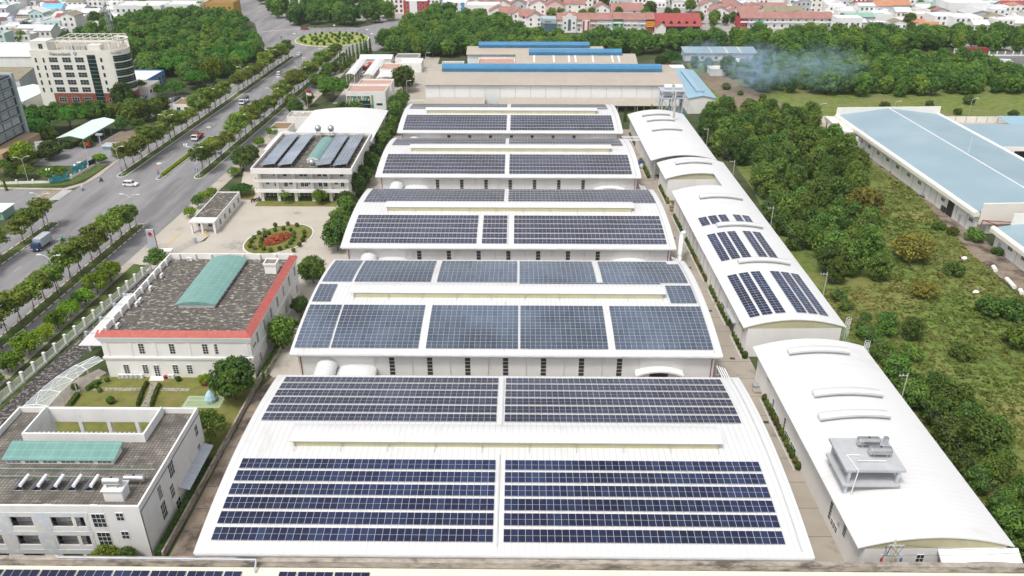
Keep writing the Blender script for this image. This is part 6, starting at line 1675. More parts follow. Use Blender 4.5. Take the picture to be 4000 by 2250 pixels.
NTREE = [0]
def plant(key, x, y, sc=1.0, label='tree', group=None, z=0.0, name='tree', cat='tree', zs=1.0):
    cm, tm = SP[key][NTREE[0] % len(SP[key])]; NTREE[0] += 1
    r = bpy.data.objects.new(name, None); COL.objects.link(r); r.location = (x,y,z); r.rotation_euler = (0,0,rnd.random()*6.283); r.scale = (sc,sc,sc*zs); r.empty_display_size = .5
    tag(r, label, cat, group)
    for nm, me in (('crown',cm),('trunk',tm)):
        o = bpy.data.objects.new(nm, me); COL.objects.link(o); o.parent = r
    return r
def row(key, u, y0, y1, st, sc, label, group, z=.16):
    y = y0
    while y <= y1:
        if rnd.random() < .95: plant(key, RX(u+rnd.uniform(-.4,.4),y), y+rnd.uniform(-1,1), sc*rnd.uniform(.76,1.2), label, group, z)
        y += st
row('street',-116.2,136,204,5.0,1.1,'street tree on the grass strip with red and white kerb, near the factory fence','trees along the near right verge')
row('street',-141.0,170,206,4.8,1.1,'street tree on the left grass strip near the green kiosk','trees along the near left verge')
row('street',-115.6,249,424,5.6,1.12,'street tree on the long grass strip right of the avenue, beyond the junction','trees along the far right verge')
row('street',-141.1,250,427,5.4,1.1,'street tree on the long grass strip left of the avenue, beyond the junction','trees along the far left verge')
row('lime',-106.9,121,182,5.7,1.0,'bright lime green round tree on the pavement by the factory fence','lime green pavement trees',.14)
for y in (132.5,140,150,158.5,170): plant('limedark',RX(-107.5,y),y,rnd.uniform(.8,1),'darker small tree between the lime green pavement trees','dark pavement trees',.14)
T_ = lambda key,x,y,s,lab,zs=1.0,grp=None: plant(key,x,y,s,lab,grp,0,'tree','tree',zs)
T_('mango',-53.2,124.1,1.22,'big dark round tree on the lawn in front of the red-parapet office',1.0)
T_('feather',-53.6,111.2,1.05,'light feathery tree on the lawn beside the dormitory awning')
T_('mid',-48.9,142.0,1.02,'tree with yellow green tips between the red-parapet office and pale blue panels')
T_('mango',-48.6,156.5,.62,'small dark tree at the rear corner of the red-parapet office')
T_('mango',-49.4,171.8,.95,'round dark tree alone at the yard corner before the second shed')
wl = 'dark tree in the row along the left ends of the big white sheds'
for x,y,s in ((-47.4,190.5,1.15),(-48.6,199.5,1.05),(-48.6,211,.95),(-49.8,217,.85),(-49.6,229,1.0),(-48.4,238,.9),(-48.4,249.5,1.0),(-48.2,260,.9),(-47.6,273,1.0),(-47.4,282,.95),(-47.2,291,1.0),(-48,302,1.0),(-49,312,1.0),(-49.6,320,1.1)):
    T_('mango' if rnd.random()<.7 else 'mid',x,y,s,wl,1.0,'trees along the shed ends')
T_('sparse',-69.4,222.6,1.0,'thin sparse young tree before the middle of the balcony office'); T_('lime',-59.1,222.9,.85,'round green young tree before the right half of the balcony office',1.25)
T_('umbrella',-84.5,229.5,.62,'low spreading tree at the far end of the gatehouse',.7)
for i,(px,py,k,s,lab) in enumerate(((955,665,'mango',1.1,'dark tree at the left corner of the balcony office'),(985,640,'mango',.9,'dark tree behind the left corner of the balcony office'),(1015,575,'lime',.85,'round lime tree beside the left parapet of the balcony office'),(1068,535,'lime',.9,'round lime tree near the annex with dark roof'),(915,690,'lime',.75,'small lime tree beyond the gatehouse roof end'),(745,850,'lime',.75,'small round lime tree nearest the factory driveway'),(775,815,'limedark',.9,'dark small tree second from the factory driveway'),(800,790,'lime',.8,'lime tree third from the factory driveway along the hedge'),(830,770,'lime',.7,'lime tree by the left wall of the gatehouse'),(620,1055,'limedark',1.3,'dark round shrub tree at the pylon sign foot'))):
    x,y = G(px,py); T_(k,x,y,s,lab)
T_('umbrella',-79.3,341,1.2,'big feathery spreading tree beside the flagpole and striped office')
T_('mango',-51.6,356,1.5,'tall dark tree between the pink roof and the works road'); T_('mango',-52.2,366,1.3,'dark tree behind the tall one by the works road'); T_('mango',-48.8,331,.95,'round tree at the right corner of the striped office')
T_('mango',-90,318,.9,'dark tree left of the hall with the plain roof'); T_('mid',-88,331,.9,'tree with drooping crown near the flagpole'); T_('mid',-93.5,326,.9,'tree on the pavement by the flagpole'); T_('mango',-87,311,.8,'dark tree behind the annex with roof equipment'); T_('bush',-72,322.5,1.2,'dark rounded bush before the striped office front'); T_('bush',-66.5,321.5,1.3,'wide bush before the entrance of the striped office')
for i,(x,y) in enumerate(((-86.4,393),(-85.6,398),(-85.2,403),(-84.8,408),(-84.2,414),(-83.2,420),(-82.2,425),(-80.6,425.5),(-79.2,424),(-77.6,426))): plant('cypress',x,y,rnd.uniform(.8,1.0),'narrow columnar tree in the row beside the barrel carports','columnar trees',0)
for i,(x,y,s) in enumerate(((-90,375,.9),(-91,385,.9),(-89,390,.8),(-92,362,.9),(-86.5,356,1.0),(-85,349,.9))): plant('mid',x,y,s,'leafy tree on the strip between avenue and barrel carports','trees beside the carports')
# bank side
A1 = lambda x,y: G(x/1.932,y/1.932)
for x,y,k,s,lab,zs in ((200,1265,'lime',1.55,'bright green round tree before the tower podium',1.3),(395,1205,'mango',1.15,'dark rounded tree right of the tower entrance sign',.8),(415,1365,'umbrella',.72,'spreading tree behind the nearer teal hoarding',.8),(520,1120,'bush',.7,'small round bush at the mint shed front, left of its middle',1),(660,1110,'bush',.95,'round bush at the near right corner of the mint shed',1),(380,1090,'mango',.95,'dark tree between tower and mint shed',1),(770,1235,'lime',.8,'small green tree beside the black hoarding',1),(735,1215,'bush',.6,'small shrub next to the black hoarding',1),(1045,970,'bush',1.0,'bush at the far end of the mint shed',1),(930,985,'mango',.75,'dark tree beside the far corner of the mint shed',1),(50,1440,'cypress',.45,'small cone shaped tree on the left corner pavement',1.0),(40,1330,'feather',.9,'feathery tree inside the corner wall, leftmost',1),(120,1340,'feather',.8,'feathery tree inside the corner wall, right of the leftmost',1),(215,1350,'feather',.8,'feathery tree inside the corner wall near the tall lamp',1),(1075,745,'lime',1.3,'bright tree beside the bank canopy',1.4),(1190,735,'umbrella',.75,'dark spreading tree in the bank yard, left one',.9),(1330,725,'umbrella',.85,'dark spreading tree in the bank yard, right one',.9),(955,850,'mango',1.4,'tall dark tree at the foot of the curved bank corner',1.2),(1625,640,'lime',1.9,'big bright green tree left of the avenue',1.5),(1480,600,'woodmid',.8,'slender tree left of the big bright one',1)):
    X,Y = A1(x,y); T_(k,X,Y,s,lab,zs)
for i in range(10):
    X,Y = A1(190+i*82, 905-i*2+rnd.uniform(-8,8)); plant('woodmid',X,Y,rnd.uniform(.5,.72),'tree in the tall row along the foot of the bank facade','trees at the bank foot')
for x,y,s in ((260,985,1.0),(400,1000,1.15),(540,985,1.1),(690,935,.9),(300,1050,.9)):
    X,Y = A1(x,y); plant('umbrella',X,Y,s,'dark broad tree in the clump between bank and mint shed','broad trees behind the mint shed')
for x,y,s in ((1010,930,.8),(1100,920,.85),(1190,890,.75),(1010,880,.7),(1240,850,.7)):
    X,Y = A1(x,y); plant('woodmid',X,Y,s,'tree in the clump right of the mint shed, near the bank yard','trees by the bank yard')

# woods: sampled over their ground, the largest in the picture kept as single trees
cand = []
def wood(poly, n, dist, keys, smin, smax, label, group, avoid=()):
    xs = [p[0] for p in poly]; ys = [p[1] for p in poly]; got = []; tries = 0
    while len(got) < n and tries < n*60:
        tries += 1
        x = rnd.uniform(min(xs),max(xs)); y = rnd.uniform(min(ys),max(ys))
        if not inpoly(x,y,poly): continue
        if any((x-a)**2+(y-b_)**2 < dist*dist for a,b_ in got): continue
        if any(x0-2 < x < x1+2 and y0-2 < y < y1+2 for x0,x1,y0,y1 in avoid): continue
        got.append((x,y)); s = rnd.uniform(smin,smax); k = rnd.choice(keys)
        cand.append((s*8/math.hypot(x,y), k, x, y, s, label, group))
FIELDW = [(71.5,170),(70.5,236),(67.5,262),(66,299),(77,318),(92,324),(113,312),(112.5,300),(112,262),(108,240),(102,222),(92,196),(86,172)]
wood(FIELDW,125,4.0,['scrub','scrub','scrublight','mid','scrublight'],.80,1.25,'bushy green tree in the scrub wood between the long sheds and the blue hall','trees of the scrub wood',avoid=((66,72,243,262),))
wood([(97,388),(99,368),(108,356),(155,348),(200,352),(300,354),(300,392),(234,390),(222,414),(140,410),(120,400)],190,4.7,['wood','woodlight','woodmid','scrub'],.72,1.02,'tree in the dense wood behind the smoke and the meadow','trees behind the meadow',avoid=((228,250,390,440),(136,144,411,417)))
BELT = [(-75,447),(-66,432),(-50,427),(-28,424),(44,425),(60,433),(84,440),(122,436),(140,420),(222,444),(300,440),(340,446),(330,470),(206,478),(130,474),(112,470),(78,461),(20,461),(8,468),(-12,505),(-42,545),(-56,548),(-68,505)]
wood(BELT,270,5.6,['wood','woodlight','woodmid','wood'],.8,1.12,'tree in the broad green belt behind the factories','trees of the belt behind the factories',avoid=((-82,-50,405,421),(83,126,419,432)))
PARK = [(-140,352),(-134,440),(-160,476),(-174,522),(-212,548),(-246,548),(-246,470),(-232,420),(-200,380),(-162,374)]
wood(PARK,200,5.6,['wood','woodlight','umbrella','woodmid'],.8,1.1,'tree in the wooded park left of the avenue, behind the bank','trees of the park left of the avenue',avoid=((-182,-160,348,374),))
wood([(-147,521),(-128,518),(-100,521),(-84,540),(-70,600),(-66,640),(-200,640),(-178,580)],85,7.0,['wood','woodmid'],.85,1.15,'tree in the wood beyond the roundabout','trees beyond the roundabout')
cand.sort(key=lambda c: -c[0])
NI = max(60, 305-NTREE[0])
for c in cand[:NI]: plant(c[1],c[2],c[3],c[4],c[5],c[6])
import numpy as np
def merged(items, name, label):
    """the trees past the three hundred largest, as one object"""
    for part in (0,1):
        V=[];F=[];T=[];MI=[]; off=0; mats=[]
        for (_,k,x,y,s,_l,_g) in items:
            me = SP[k][rnd.randrange(len(SP[k]))][part]; nv=len(me.vertices); npoly=len(me.polygons)
            co=np.empty(nv*3,'f'); me.vertices.foreach_get('co',co); co=co.reshape(-1,3)
            a=rnd.random()*6.283; c,sn=math.cos(a),math.sin(a)
            w=np.empty_like(co); w[:,0]=(co[:,0]*c-co[:,1]*sn)*s+x; w[:,1]=(co[:,0]*sn+co[:,1]*c)*s+y; w[:,2]=co[:,2]*s
            li=np.empty(npoly*4,'i'); me.loops.foreach_get('vertex_index',li); V.append(w); F.append(li+off); off+=nv
            t=np.empty(npoly,'f'); me.attributes['tint'].data.foreach_get('value',t)
            T.append(np.clip((t-.5)*1.0+.5+rnd.uniform(-.3,.3),0,1)); m=me.materials[0]
            if m not in mats: mats.append(m)
            MI.append(np.full(npoly,mats.index(m),'i'))
        V=np.concatenate(V);F=np.concatenate(F);T=np.concatenate(T);MI=np.concatenate(MI); nf=len(F)//4
        me=bpy.data.meshes.new(name); me.vertices.add(len(V)); me.vertices.foreach_set('co',V.ravel()); me.loops.add(len(F)); me.loops.foreach_set('vertex_index',F)
        me.polygons.add(nf); me.polygons.foreach_set('loop_start',np.arange(0,nf*4,4,dtype='i')); me.polygons.foreach_set('loop_total',np.full(nf,4,'i'))
        for m in mats: me.materials.append(m)
        me.polygons.foreach_set('material_index',MI); at=me.attributes.new('tint','FLOAT','FACE'); at.data.foreach_set('value',T); me.update(calc_edges=True)
        o=bpy.data.objects.new(name,me); COL.objects.link(o)
        if part==0: top=o; tag(o,kind='stuff')
        else: o.name='trunks'; o.parent=top
merged(cand[NI:],'woodland','far wood')

# bushes and trees scattered in the rough field, read off the picture
D1_ = lambda x,y: G(x*1.5528,y*1.5528)
FB = [(2165,560,'brown',1.4,1.15,'tall brownish tree at the edge of the scrub wood'),(2292,655,'brown',1.25,.9,'broad dark tree standing alone in the rough field'),(2395,590,'bush',.6,1,'small round shrub right of the lone broad tree'),(2447,605,'bush',1.0,.95,'dense round bush at the edge of the cracked apron'),(2360,575,'bush',.7,.7,'low bush before the apron, left of the dense round one'),(2085,690,'scrub',1.0,1,'bushy tree at the near end of the scrub wood'),(2135,690,'scrub',1.1,1,'big bushy tree right of the near end of the scrub wood'),(2170,640,'scrub',1.0,1,'bushy tree beside the brownish one'),(2325,745,'brown',.8,.7,'brownish bush in the middle of the rough field'),(2400,690,'bush',1.0,.8,'pale bush between field and cream rolls'),(2225,840,'scrub',.75,.8,'feathery bush left of the field middle'),(2290,850,'scrub',.72,.8,'feathery bush right of the field middle'),(2490,790,'bush',1.2,.9,'bush in front of the cream rolls'),(2545,800,'bush',1.3,.9,'bush at the right edge below the cream rolls'),(2420,900,'bush',1.0,.8,'bush at the lower middle of the field'),(2560,870,'bush',1.3,1,'dark bush cut by the right edge'),(2180,850,'bush',.9,.8,'bush near the corner of the longest shed'),(2210,905,'scrub',.7,.8,'bush between the two nearest long sheds'),(2250,960,'scrub',.8,.9,'bushy tree beside the nearest long shed roof, farthest one'),(2290,900,'bush',.9,.8,'low dark bush before the grassy slope'),(2510,640,'bush',.6,.8,'little bush near the small blue hall')]
for x,y,k,s,zs,lab in FB:
    X,Y = D1_(x,y); plant(k,X,Y,s,lab,None,0,'bush' if k=='bush' else 'tree','bush' if k=='bush' else 'tree',zs)
for i in range(38):
    y = 78+i*1.38; x = 71.8+rnd.uniform(0,2.5)+(i%4)*2.3; plant(rnd.choice(('scrub','scrublight','mid','bush')),x,y,rnd.uniform(.62,.98),'leafy bush in the thicket along the right side of the nearest long shed','thicket along the nearest long shed',0,'bush','bush')
for i in range(9):
    y = 128+i*4.6; x = 73+rnd.uniform(0,4); plant('bush',x,y,rnd.uniform(.45,.8),'low bush along the right side of the longest shed','low bushes along the longest shed',0,'bush','bush')
for x,y in ((196,318),(206,325),(214,321),(176,322),(160,322),(222,330),(188,338),(170,334),(150,330)): plant('bush',x,y,rnd.uniform(.6,1.0),'low bush on the grass behind the tan wall','bushes behind the tan wall',0,'bush','bush')
for x,y in ((96,352),(92,362),(88,340),(104,345)): plant('bush',x,y,rnd.uniform(.5,.8),'young shrub on the bare patch of the meadow','shrubs on the bare patch',0,'bush','bush')
T_('umbrella',74.5,408,1.0,'broad dark tree at the right end of the middle beige factory',.95); T_('mango',69,400,1.1,'dark tree behind the white block of the side hall'); T_('scrub',91,398,.8,'tree in the smoke before the long low house'); T_('scrub',86,405,.7,'small tree at the left end of the long low house'); T_('scrub',106,389,.7,'tree on the meadow right of the smoky shed')
for x in (41,44.5,48,51,36.5): plant('cypress',x,309.5+rnd.uniform(-1,1),rnd.uniform(.5,.65),'young conical tree behind the far end of the sheds','conical trees before the lean-to',0)
# ground cover of the field: tufts and low scrub
gc = MB(); rg = random.Random(5)
FP = [(68,60),(200,60),(200,118),(131,118),(117,165),(117,190),(122,236),(116,262),(112,240),(104,222),(92,196),(86,172),(71,170)]
NT = 0
while NT < 12000:
    x = rg.uniform(68,150); y = rg.uniform(66,262)
    if not inpoly(x,y,FP): continue
    NT += 1; s = rg.choice((.18,.22,.28,.35,.5)); tt = .5+.45*math.sin(x*.13+1.3*math.sin(y*.09))*math.sin(y*.11)+rg.uniform(-.2,.2)
    for q in range(5):
        a = rg.random()*6.283; px = x+rg.uniform(-s,s)*1.6; py = y+rg.uniform(-s,s)*1.6; h = s*rg.uniform(.3,.8); l = s*.6; ux,uy = -math.sin(a)*s*.9,math.cos(a)*s*.9
        gc.face([(px-l*math.cos(a),py-l*math.sin(a),0.03),(px+l*math.cos(a),py+l*math.sin(a),0.03),(px+l*.6*math.cos(a)+ux,py+l*.6*math.sin(a)+uy,h),(px-l*.6*math.cos(a)+ux,py-l*.6*math.sin(a)+uy,h)],0,min(1,max(0,tt)))
tag(gc.build('ground_cover', M['leaf_grass']), kind='stuff')

# ------------------------------------------------------------------ clipped balls, hedges, flower bed
def ball_plant(r, seed, leaf='leaf_topiary', tall=1.0, ls=.12, n=420):
    rd = random.Random(seed); b = MB()
    b.ball((0,0,r*tall),r*.86,r*.86,r*.86*tall,10,7)
    for i in range(len(b.t)): b.t[i] = .2
    for _ in range(n):
        d = Vector((rd.gauss(0,1),rd.gauss(0,1),rd.gauss(0,1))).normalized(); p = Vector((d.x*r*.93,d.y*r*.93,r*tall+d.z*r*.93*tall)); nr=(d+Vector((rd.uniform(-.5,.5),)*3)).normalized(); t=nr.orthogonal().normalized(); u=nr.cross(t)
        b.face([p-t*ls,p-u*ls*.7,p+t*ls,p+u*ls*.7],0,rd.random())
    return b.mesh('clipped_bush', M[leaf])
BP = [ball_plant(.62,i) for i in range(3)]; CP = [ball_plant(.62,20+i,'leaf_topiary',1.25,.13,420) for i in range(3)]; BG = [ball_plant(1.15,40+i,'leaf_mid',.9,.2,380) for i in range(3)]; CB = [ball_plant(.62,60+i,'leaf_brown',1.25,.13,420) for i in range(2)]
def bush(me, x, y, z, s, label, group, name='clipped_bush'):
    o = inst(name, rnd.choice(me), None, (x,y,z), rnd.random()*6.28, s); return tag(o, label, 'bush', group)
for r_,n_ in ((17.6,24),(11.4,18),(9.0,12),(4.2,7)):
    for i in range(n_):
        a = 2*math.pi*i/n_+rnd.uniform(-.05,.05); bush(BG,RB[0]+r_*math.cos(a),RB[1]+r_*math.sin(a),.28,rnd.uniform(.62,.85),'clipped round bush on the roundabout lawn','clipped bushes on the roundabout')
Q_ = lambda x,y: G(900+x/3.45,580+y/3.45)
for x,y in ((608,1062),(778,1042),(900,1062),(390,1168),(520,1170),(605,1125),(718,1110),(815,1125),(998,1150),(858,1165),(860,1210),(1000,1208),(980,1265),(845,1258),(808,1302),(935,1328),(757,1346),(668,1378),(853,1400),(543,1400),(450,1382),(412,1338),(413,1293),(430,1253),(470,1208),(320,1228),(285,1281),(268,1348)):
    X,Y = Q_(x,y); bush(BP,X,Y,.2,rnd.uniform(.85,1.05),'small clipped ball bush on the oval lawn','clipped bushes on the oval lawn')
b = MB(); rd = random.Random(3)
for _ in range(1500):
    a = rd.random()*6.283; k = math.sqrt(rd.random()); lx,ly = 4.6*k*math.cos(a),2.5*k*math.sin(a); c,s = math.cos(R(62)),math.sin(R(62))
    p = Vector((OV[0]-.2+lx*c-ly*s, OV[1]-.6+lx*s+ly*c, .25+.45*(1-k*k)+rd.uniform(0,.35))); n=Vector((rd.uniform(-1,1),rd.uniform(-1,1),1.1)).normalized(); t=n.orthogonal().normalized(); u=n.cross(t); q=.19
    b.face([p-t*q,p-u*q,p+t*q,p+u*q])
b.prism(ell(OV[0]-.2,OV[1]-.6,4.6,2.5,62,28),.2,.4)
tag(b.build('flower_bed', M['flower_red']),'oval bed of red flowers in the middle of the oval lawn','flower bed')
def cycad(x,y,label):
    t = thing('cycad',label,'plant',(x,y,.2)); b = MB(); b.tube((x,y,.2),(x,y,1.0),.16,.12,7); b.build('trunk',M['bark'],t)
    b = MB()
    for i in range(22):
        a = i*2.4; e = R(15+30*(i%3)/2)
        for j in range(3):
            r0=.9*j/3*math.cos(e)+.05; r1=.9*(j+1)/3*math.cos(e)+.05; z0_=1.0+.9*j/3*math.sin(e)-.12*j*j*.3; z1_=1.0+.9*(j+1)/3*math.sin(e)-.12*(j+1)**2*.3; w_=.1
            nx,ny=-math.sin(a)*w_,math.cos(a)*w_
            b.face([(x+r0*math.cos(a)-nx,y+r0*math.sin(a)-ny,z0_),(x+r0*math.cos(a)+nx,y+r0*math.sin(a)+ny,z0_),(x+r1*math.cos(a)+nx*.6,y+r1*math.sin(a)+ny*.6,z1_),(x+r1*math.cos(a)-nx*.6,y+r1*math.sin(a)-ny*.6,z1_)],0,rnd.random())
    b.build('crown',M['leaf_dark'],t)
X,Y = Q_(458,1140); cycad(X,Y,'small cycad at the back left of the oval lawn'); X,Y = Q_(322,1372); cycad(X,Y,'small cycad at the front left of the oval lawn')
def lane_bushes(x0,y0,x1,y1,lab,grp):
    n = max(1,int((y1-y0)/1.45))
    b = MB(); b.obox(((x0+x1)/2-.75,(y0+y1)/2,.16),(.16,y1-y0+.8,.24),-math.atan2(x1-x0,y1-y0)); tag(b.build('planter_kerb',M['kerb_white']),kind='structure')
    for i in range(n+1):
        u=i/n; bush(CB if rnd.random()<.2 else CP,x0+(x1-x0)*u,y0+(y1-y0)*u,.05,rnd.uniform(.85,1.1),lab,grp)
lb = 'conical clipped bush in the planter along the lane side of the longest long shed'; lg = 'lane bushes'
for y0_,y1_ in ((139.4,147.8),(152.6,161.0),(163.2,168.8),(173.5,196.5),(201.8,205.8),(207.2,213.4),(224,236)): lane_bushes(45.9-(y0_-139)*.024,y0_,45.9-(y1_-139)*.024,y1_,lb,lg)
lane_bushes(46.4,105.2,46.0,124.5,'conical clipped bush in the planter beside the nearest long shed','lane bushes by the nearest long shed')
for y0_,y1_ in ((246,262),(280,292)): lane_bushes(41.2,y0_,40.8,y1_,'conical clipped bush along the far long shed','lane bushes by the far long shed')
def hedge(poly_pts, w_, h, label, leaf='leaf_topiary', z=0.05):
    b = MB(); rd = random.Random(len(poly_pts)*7+int(abs(poly_pts[0][0])*10))
    for (xa,ya),(xb,yb) in zip(poly_pts[:-1],poly_pts[1:]):
        Ln=math.hypot(xb-xa,yb-ya); a=math.atan2(yb-ya,xb-xa); b.obox(((xa+xb)/2,(ya+yb)/2,z+h*.42),(Ln+w_*.5,w_*.8,h*.84),a)
        for _ in range(int(Ln*w_*h*130+Ln*60)):
            u=rd.random(); v=rd.uniform(-.5,.5); top=rd.random()<.5
            lx=Ln*u; ly=v*w_ if top else (w_*.5 if rd.random()<.5 else -w_*.5); zz=z+h if top else z+h*rd.random()
            p=Vector((xa+lx*math.cos(a)-ly*math.sin(a),ya+lx*math.sin(a)+ly*math.cos(a),zz+rd.uniform(-.06,.06))); n=Vector((rd.uniform(-1,1),rd.uniform(-1,1),rd.uniform(.2,1.2))).normalized(); t=n.orthogonal().normalized(); q_=n.cross(t); s=.13
            b.face([p-t*s,p-q_*s,p+t*s,p+q_*s],0,rd.random())
    for i in range(len(b.t)):
        if b.t[i]==.5: b.t[i]=.3
    return tag(b.build('hedge',M[leaf]),label,'hedge')
hedge([(-71.9,129.0),(-71.7,126.8),(-71.2,124.2),(-70.6,121.6)],.5,.7,'low dark hedge left of the garden stone path'); hedge([(-69.2,128.4),(-69.0,126.4),(-68.6,124),(-68.0,121.4)],.5,.7,'low dark hedge right of the garden stone path')
hedge([(-83.2,121.6),(-83.4,125.0)],.7,.8,'clipped hedge block beside the glass canopy, nearer one'); hedge([(-82.4,126.6),(-81.2,129.0)],.7,.8,'clipped hedge block beside the glass canopy, farther one')
hedge([(-52.0,85.2),(-51.9,92),(-51.7,98),(-51.7,104)],.7,1.3,'leafy green creeper hedge along the lane wall beside the dormitory','leaf_dark'); hedge([(-50.2,132),(-49.6,147),(-49.2,152)],1.0,1.2,'dark hedge along the right wall of the red-parapet office','leaf_dark')
hedge([(-76,225.0),(-71.9,225.0)],.4,1.0,'dark hedge in the first bay of the balcony office','leaf_dark')
for i in range(4): hedge([(-71.0+i*5.2,225.0),(-67.3+i*5.2,225.0)],.4,1.1,('dark hedge in the second bay of the balcony office','dark hedge in the third bay of the balcony office','dark hedge in the fourth bay of the balcony office','dark hedge in the last bay of the balcony office')[i],'leaf_dark')
hedge([(RX(-127.75,y),y) for y in (246,256,266,276,286)],1.2,.6,'yellow green hedge on the narrow avenue median','leaf_bright',.16)
hedge([(-69.5,112.3),(-67.2,111.5),(-66.2,112.6)],.9,.7,'bright yellow green shrub seen through the dormitory court','leaf_bright')
hedge([(-93.4,185.2),(-91.6,184.4)],.9,.8,'low yellow flowering hedge at the pylon sign base','leaf_bright')
for x,y,s,lab in ((-85.0,127.0,1.1,'round dark bush left of the office front lawn'),(-66.2,130.0,.9,'round dark bush under the office window right of the door'),(-80.0,131.0-1.3,.8,'small bush at the office front left corner'),(-55.0,129.9,1.0,'dark bush at the office front right corner'),(-81.0,127.4,.7,'small bush beside the pale boulder'),(-53.9,129.5,.9,'dark shrub beside the right office corner'),(-76,122.5,1.3,'spreading shrub in the middle of the garden lawn'),(-79.8,126.2,.8,'small upright shrub on the garden cross path'),(-48.2,152,.9,'small clipped ball on the grass patch by the yard'),(-47.2,153.4,.8,'second clipped ball on the grass patch by the yard')): bush(BP if s<1 else BP,x,y,.05,s,lab,None)
t = thing('potted_tree','small leafy tree in a red brown pot before the office','potted plant',(-60.6,128.9,0)); b = MB(); b.tube((-60.6,128.9,.05),(-60.6,128.9,.4),.75,.85,12); b.build('pot',M['brick_red'],t)
o = inst('crown',SP['lime'][0][0],t,(-60.6,128.9,.1),0,.5); o = inst('trunk',SP['lime'][0][1],t,(-60.6,128.9,.1),0,.5)
T_('lime',-58.6,83.2,.75,'leafy tree against the dormitory front, left of two',1.1); T_('mango',-55.6,83.0,.42,'leafy tree against the dormitory front, right of two',1.2)

# ------------------------------------------------------------------ lamps, signs, poles
def lamp():
    t = thing('street_lamp','tall white street lamp with two arms','street lamp',(0,0,0)); b=MB(); b.tube((0,0,0),(0,0,8.8),.13,.08,8); b.tube((0,0,0),(0,0,1.0),.2,.2,8); b.build('pole',M['truck_box'],t)
    for s in (-1,1):
        b=MB(); b.tube((0,0,8.7),(s*1.0,0,9.6),.06,.05,6); b.tube((s*1.0,0,9.6),(s*1.9,0,9.75),.05,.05,6); b.build('arm',M['white_metal'],t)
        b=MB(); b.obox((s*2.3,0,9.78),(1.0,.32,.14),0,0,0,-s*.06); b.obox((s*2.3,0,9.69),(.7,.24,.05),0,1,0,-s*.06); b.build('lamp_head',[M['white_metal'],M['lamp_lens']],t)
    return t
lp = lamp(); LL = [(-116.2,204.5,'at the near tip of the red and white kerb strip'),(-116.2,166,'half hidden among trees of the near right strip'),(-141,205,'at the near left strip beside the yellow bars'),(-141.1,246.5,'at the tip of the far left strip'),(-115.6,246,'at the tip of the far right strip'),(-141.1,283,'on the far left strip near the mint shed'),(-115.6,284,'on the far right strip level with the flatbed truck'),(-141.1,321,'on the far left strip level with the bank'),(-115.6,322,'on the far right strip before the feathery tree'),(-115.6,360,'on the far right strip level with the pink roof'),(-141.1,360,'on the far left strip level with the blue shop'),(-115.6,400,'on the far right strip near the roundabout'),(-141.1,398,'on the far left strip near the roundabout')]
for i,(u,y,w_) in enumerate(LL):
    lab='white two-armed street lamp '+w_
    if i==0: lp.location=(RX(u,y),y,.16); lp.rotation_euler=(0,0,R(-3)); lp['label']=lab; lp['group']='two-armed street lamps'
    else: dup(lp,(RX(u,y),y,.16),R(-3),None,lab,'two-armed street lamps')
x,y=-155.8,240.6; dup(lp,(x,y,0),R(20),.85,'white street lamp inside the corner wall by the tower','two-armed street lamps')
def globe_lamp():
    t=thing('globe_lamp','lamp','street lamp',(0,0,0)); b=MB(); b.tube((0,0,0),(0,0,4.0),.08,.06,8); b.tube((0,0,0),(0,0,.5),.16,.1,8); b.build('pole',M['galv'],t)
    for i in range(4):
        a=i*math.pi/2+.4; b=MB(); b.tube((0,0,3.9),(.55*math.cos(a),.55*math.sin(a),4.1),.03,n=5); b.ball((.55*math.cos(a),.55*math.sin(a),4.35),.27,nu=9,nv=6); b.build('globe',M['lamp_lens'],t)
    return t
gl=globe_lamp(); GL=[(RX(-127.7,245.5),245.5,'at the near tip of the narrow median'),(RX(-127.7,265.5),265.5,'in the middle of the narrow median'),(RX(-127.7,286),286,'at the far tip of the narrow median'),(RX(-127.7,325),325,'on the avenue centre line level with the bank'),(RX(-127.7,365),365,'on the avenue centre line near the blue shop'),(RX(-127.7,405),405,'on the avenue centre line near the roundabout'),(-128,470,'at the left edge of the roundabout island'),(-89,483,'at the right edge of the roundabout island'),(-111,497,'at the back edge of the roundabout island'),(-84,470,'right of the roundabout, by the dark trees'),(-148,239.8,'inside the corner wall behind the teal hoarding')]
for i,(x,y,w_) in enumerate(GL):
    lab='lamp post with white globes '+w_
    if i==0: gl.location=(x,y,.16); gl['label']=lab; gl['group']='globe lamps'
    else: dup(gl,(x,y,.1),i*.7,None,lab,'globe lamps')
def road_sign(x,y,z,rz,disc,label):
    t=thing('road_sign',label,'road sign',(x,y,z),rz); b=MB(); b.tube((0,0,0),(0,0,2.9),.045,n=6); b.build('post',M['galv'],t)
    if disc:
        b=MB(); b.tube((0,-.05,2.6),(0,-.08,2.6),.42,n=18); b.build('disc',M['sign_red'],t); b=MB(); b.box(-.3,-.1,2.54,.3,-.082,2.66); b.build('bar',M['text_white'],t)
        b=MB(); b.tube((0,-.05,1.7),(0,-.08,1.7),.36,n=18); b.build('lower_disc',M['sign_blue'],t)
    else:
        b=MB(); b.box(-.55,-.06,2.1,.55,-.03,2.9); b.build('board',M['sign_blue'],t); b=MB(); b.face([(-.3,-.065,2.3),(.3,-.065,2.3),(0,-.065,2.75)]); b.build('arrow',M['text_white'],t)
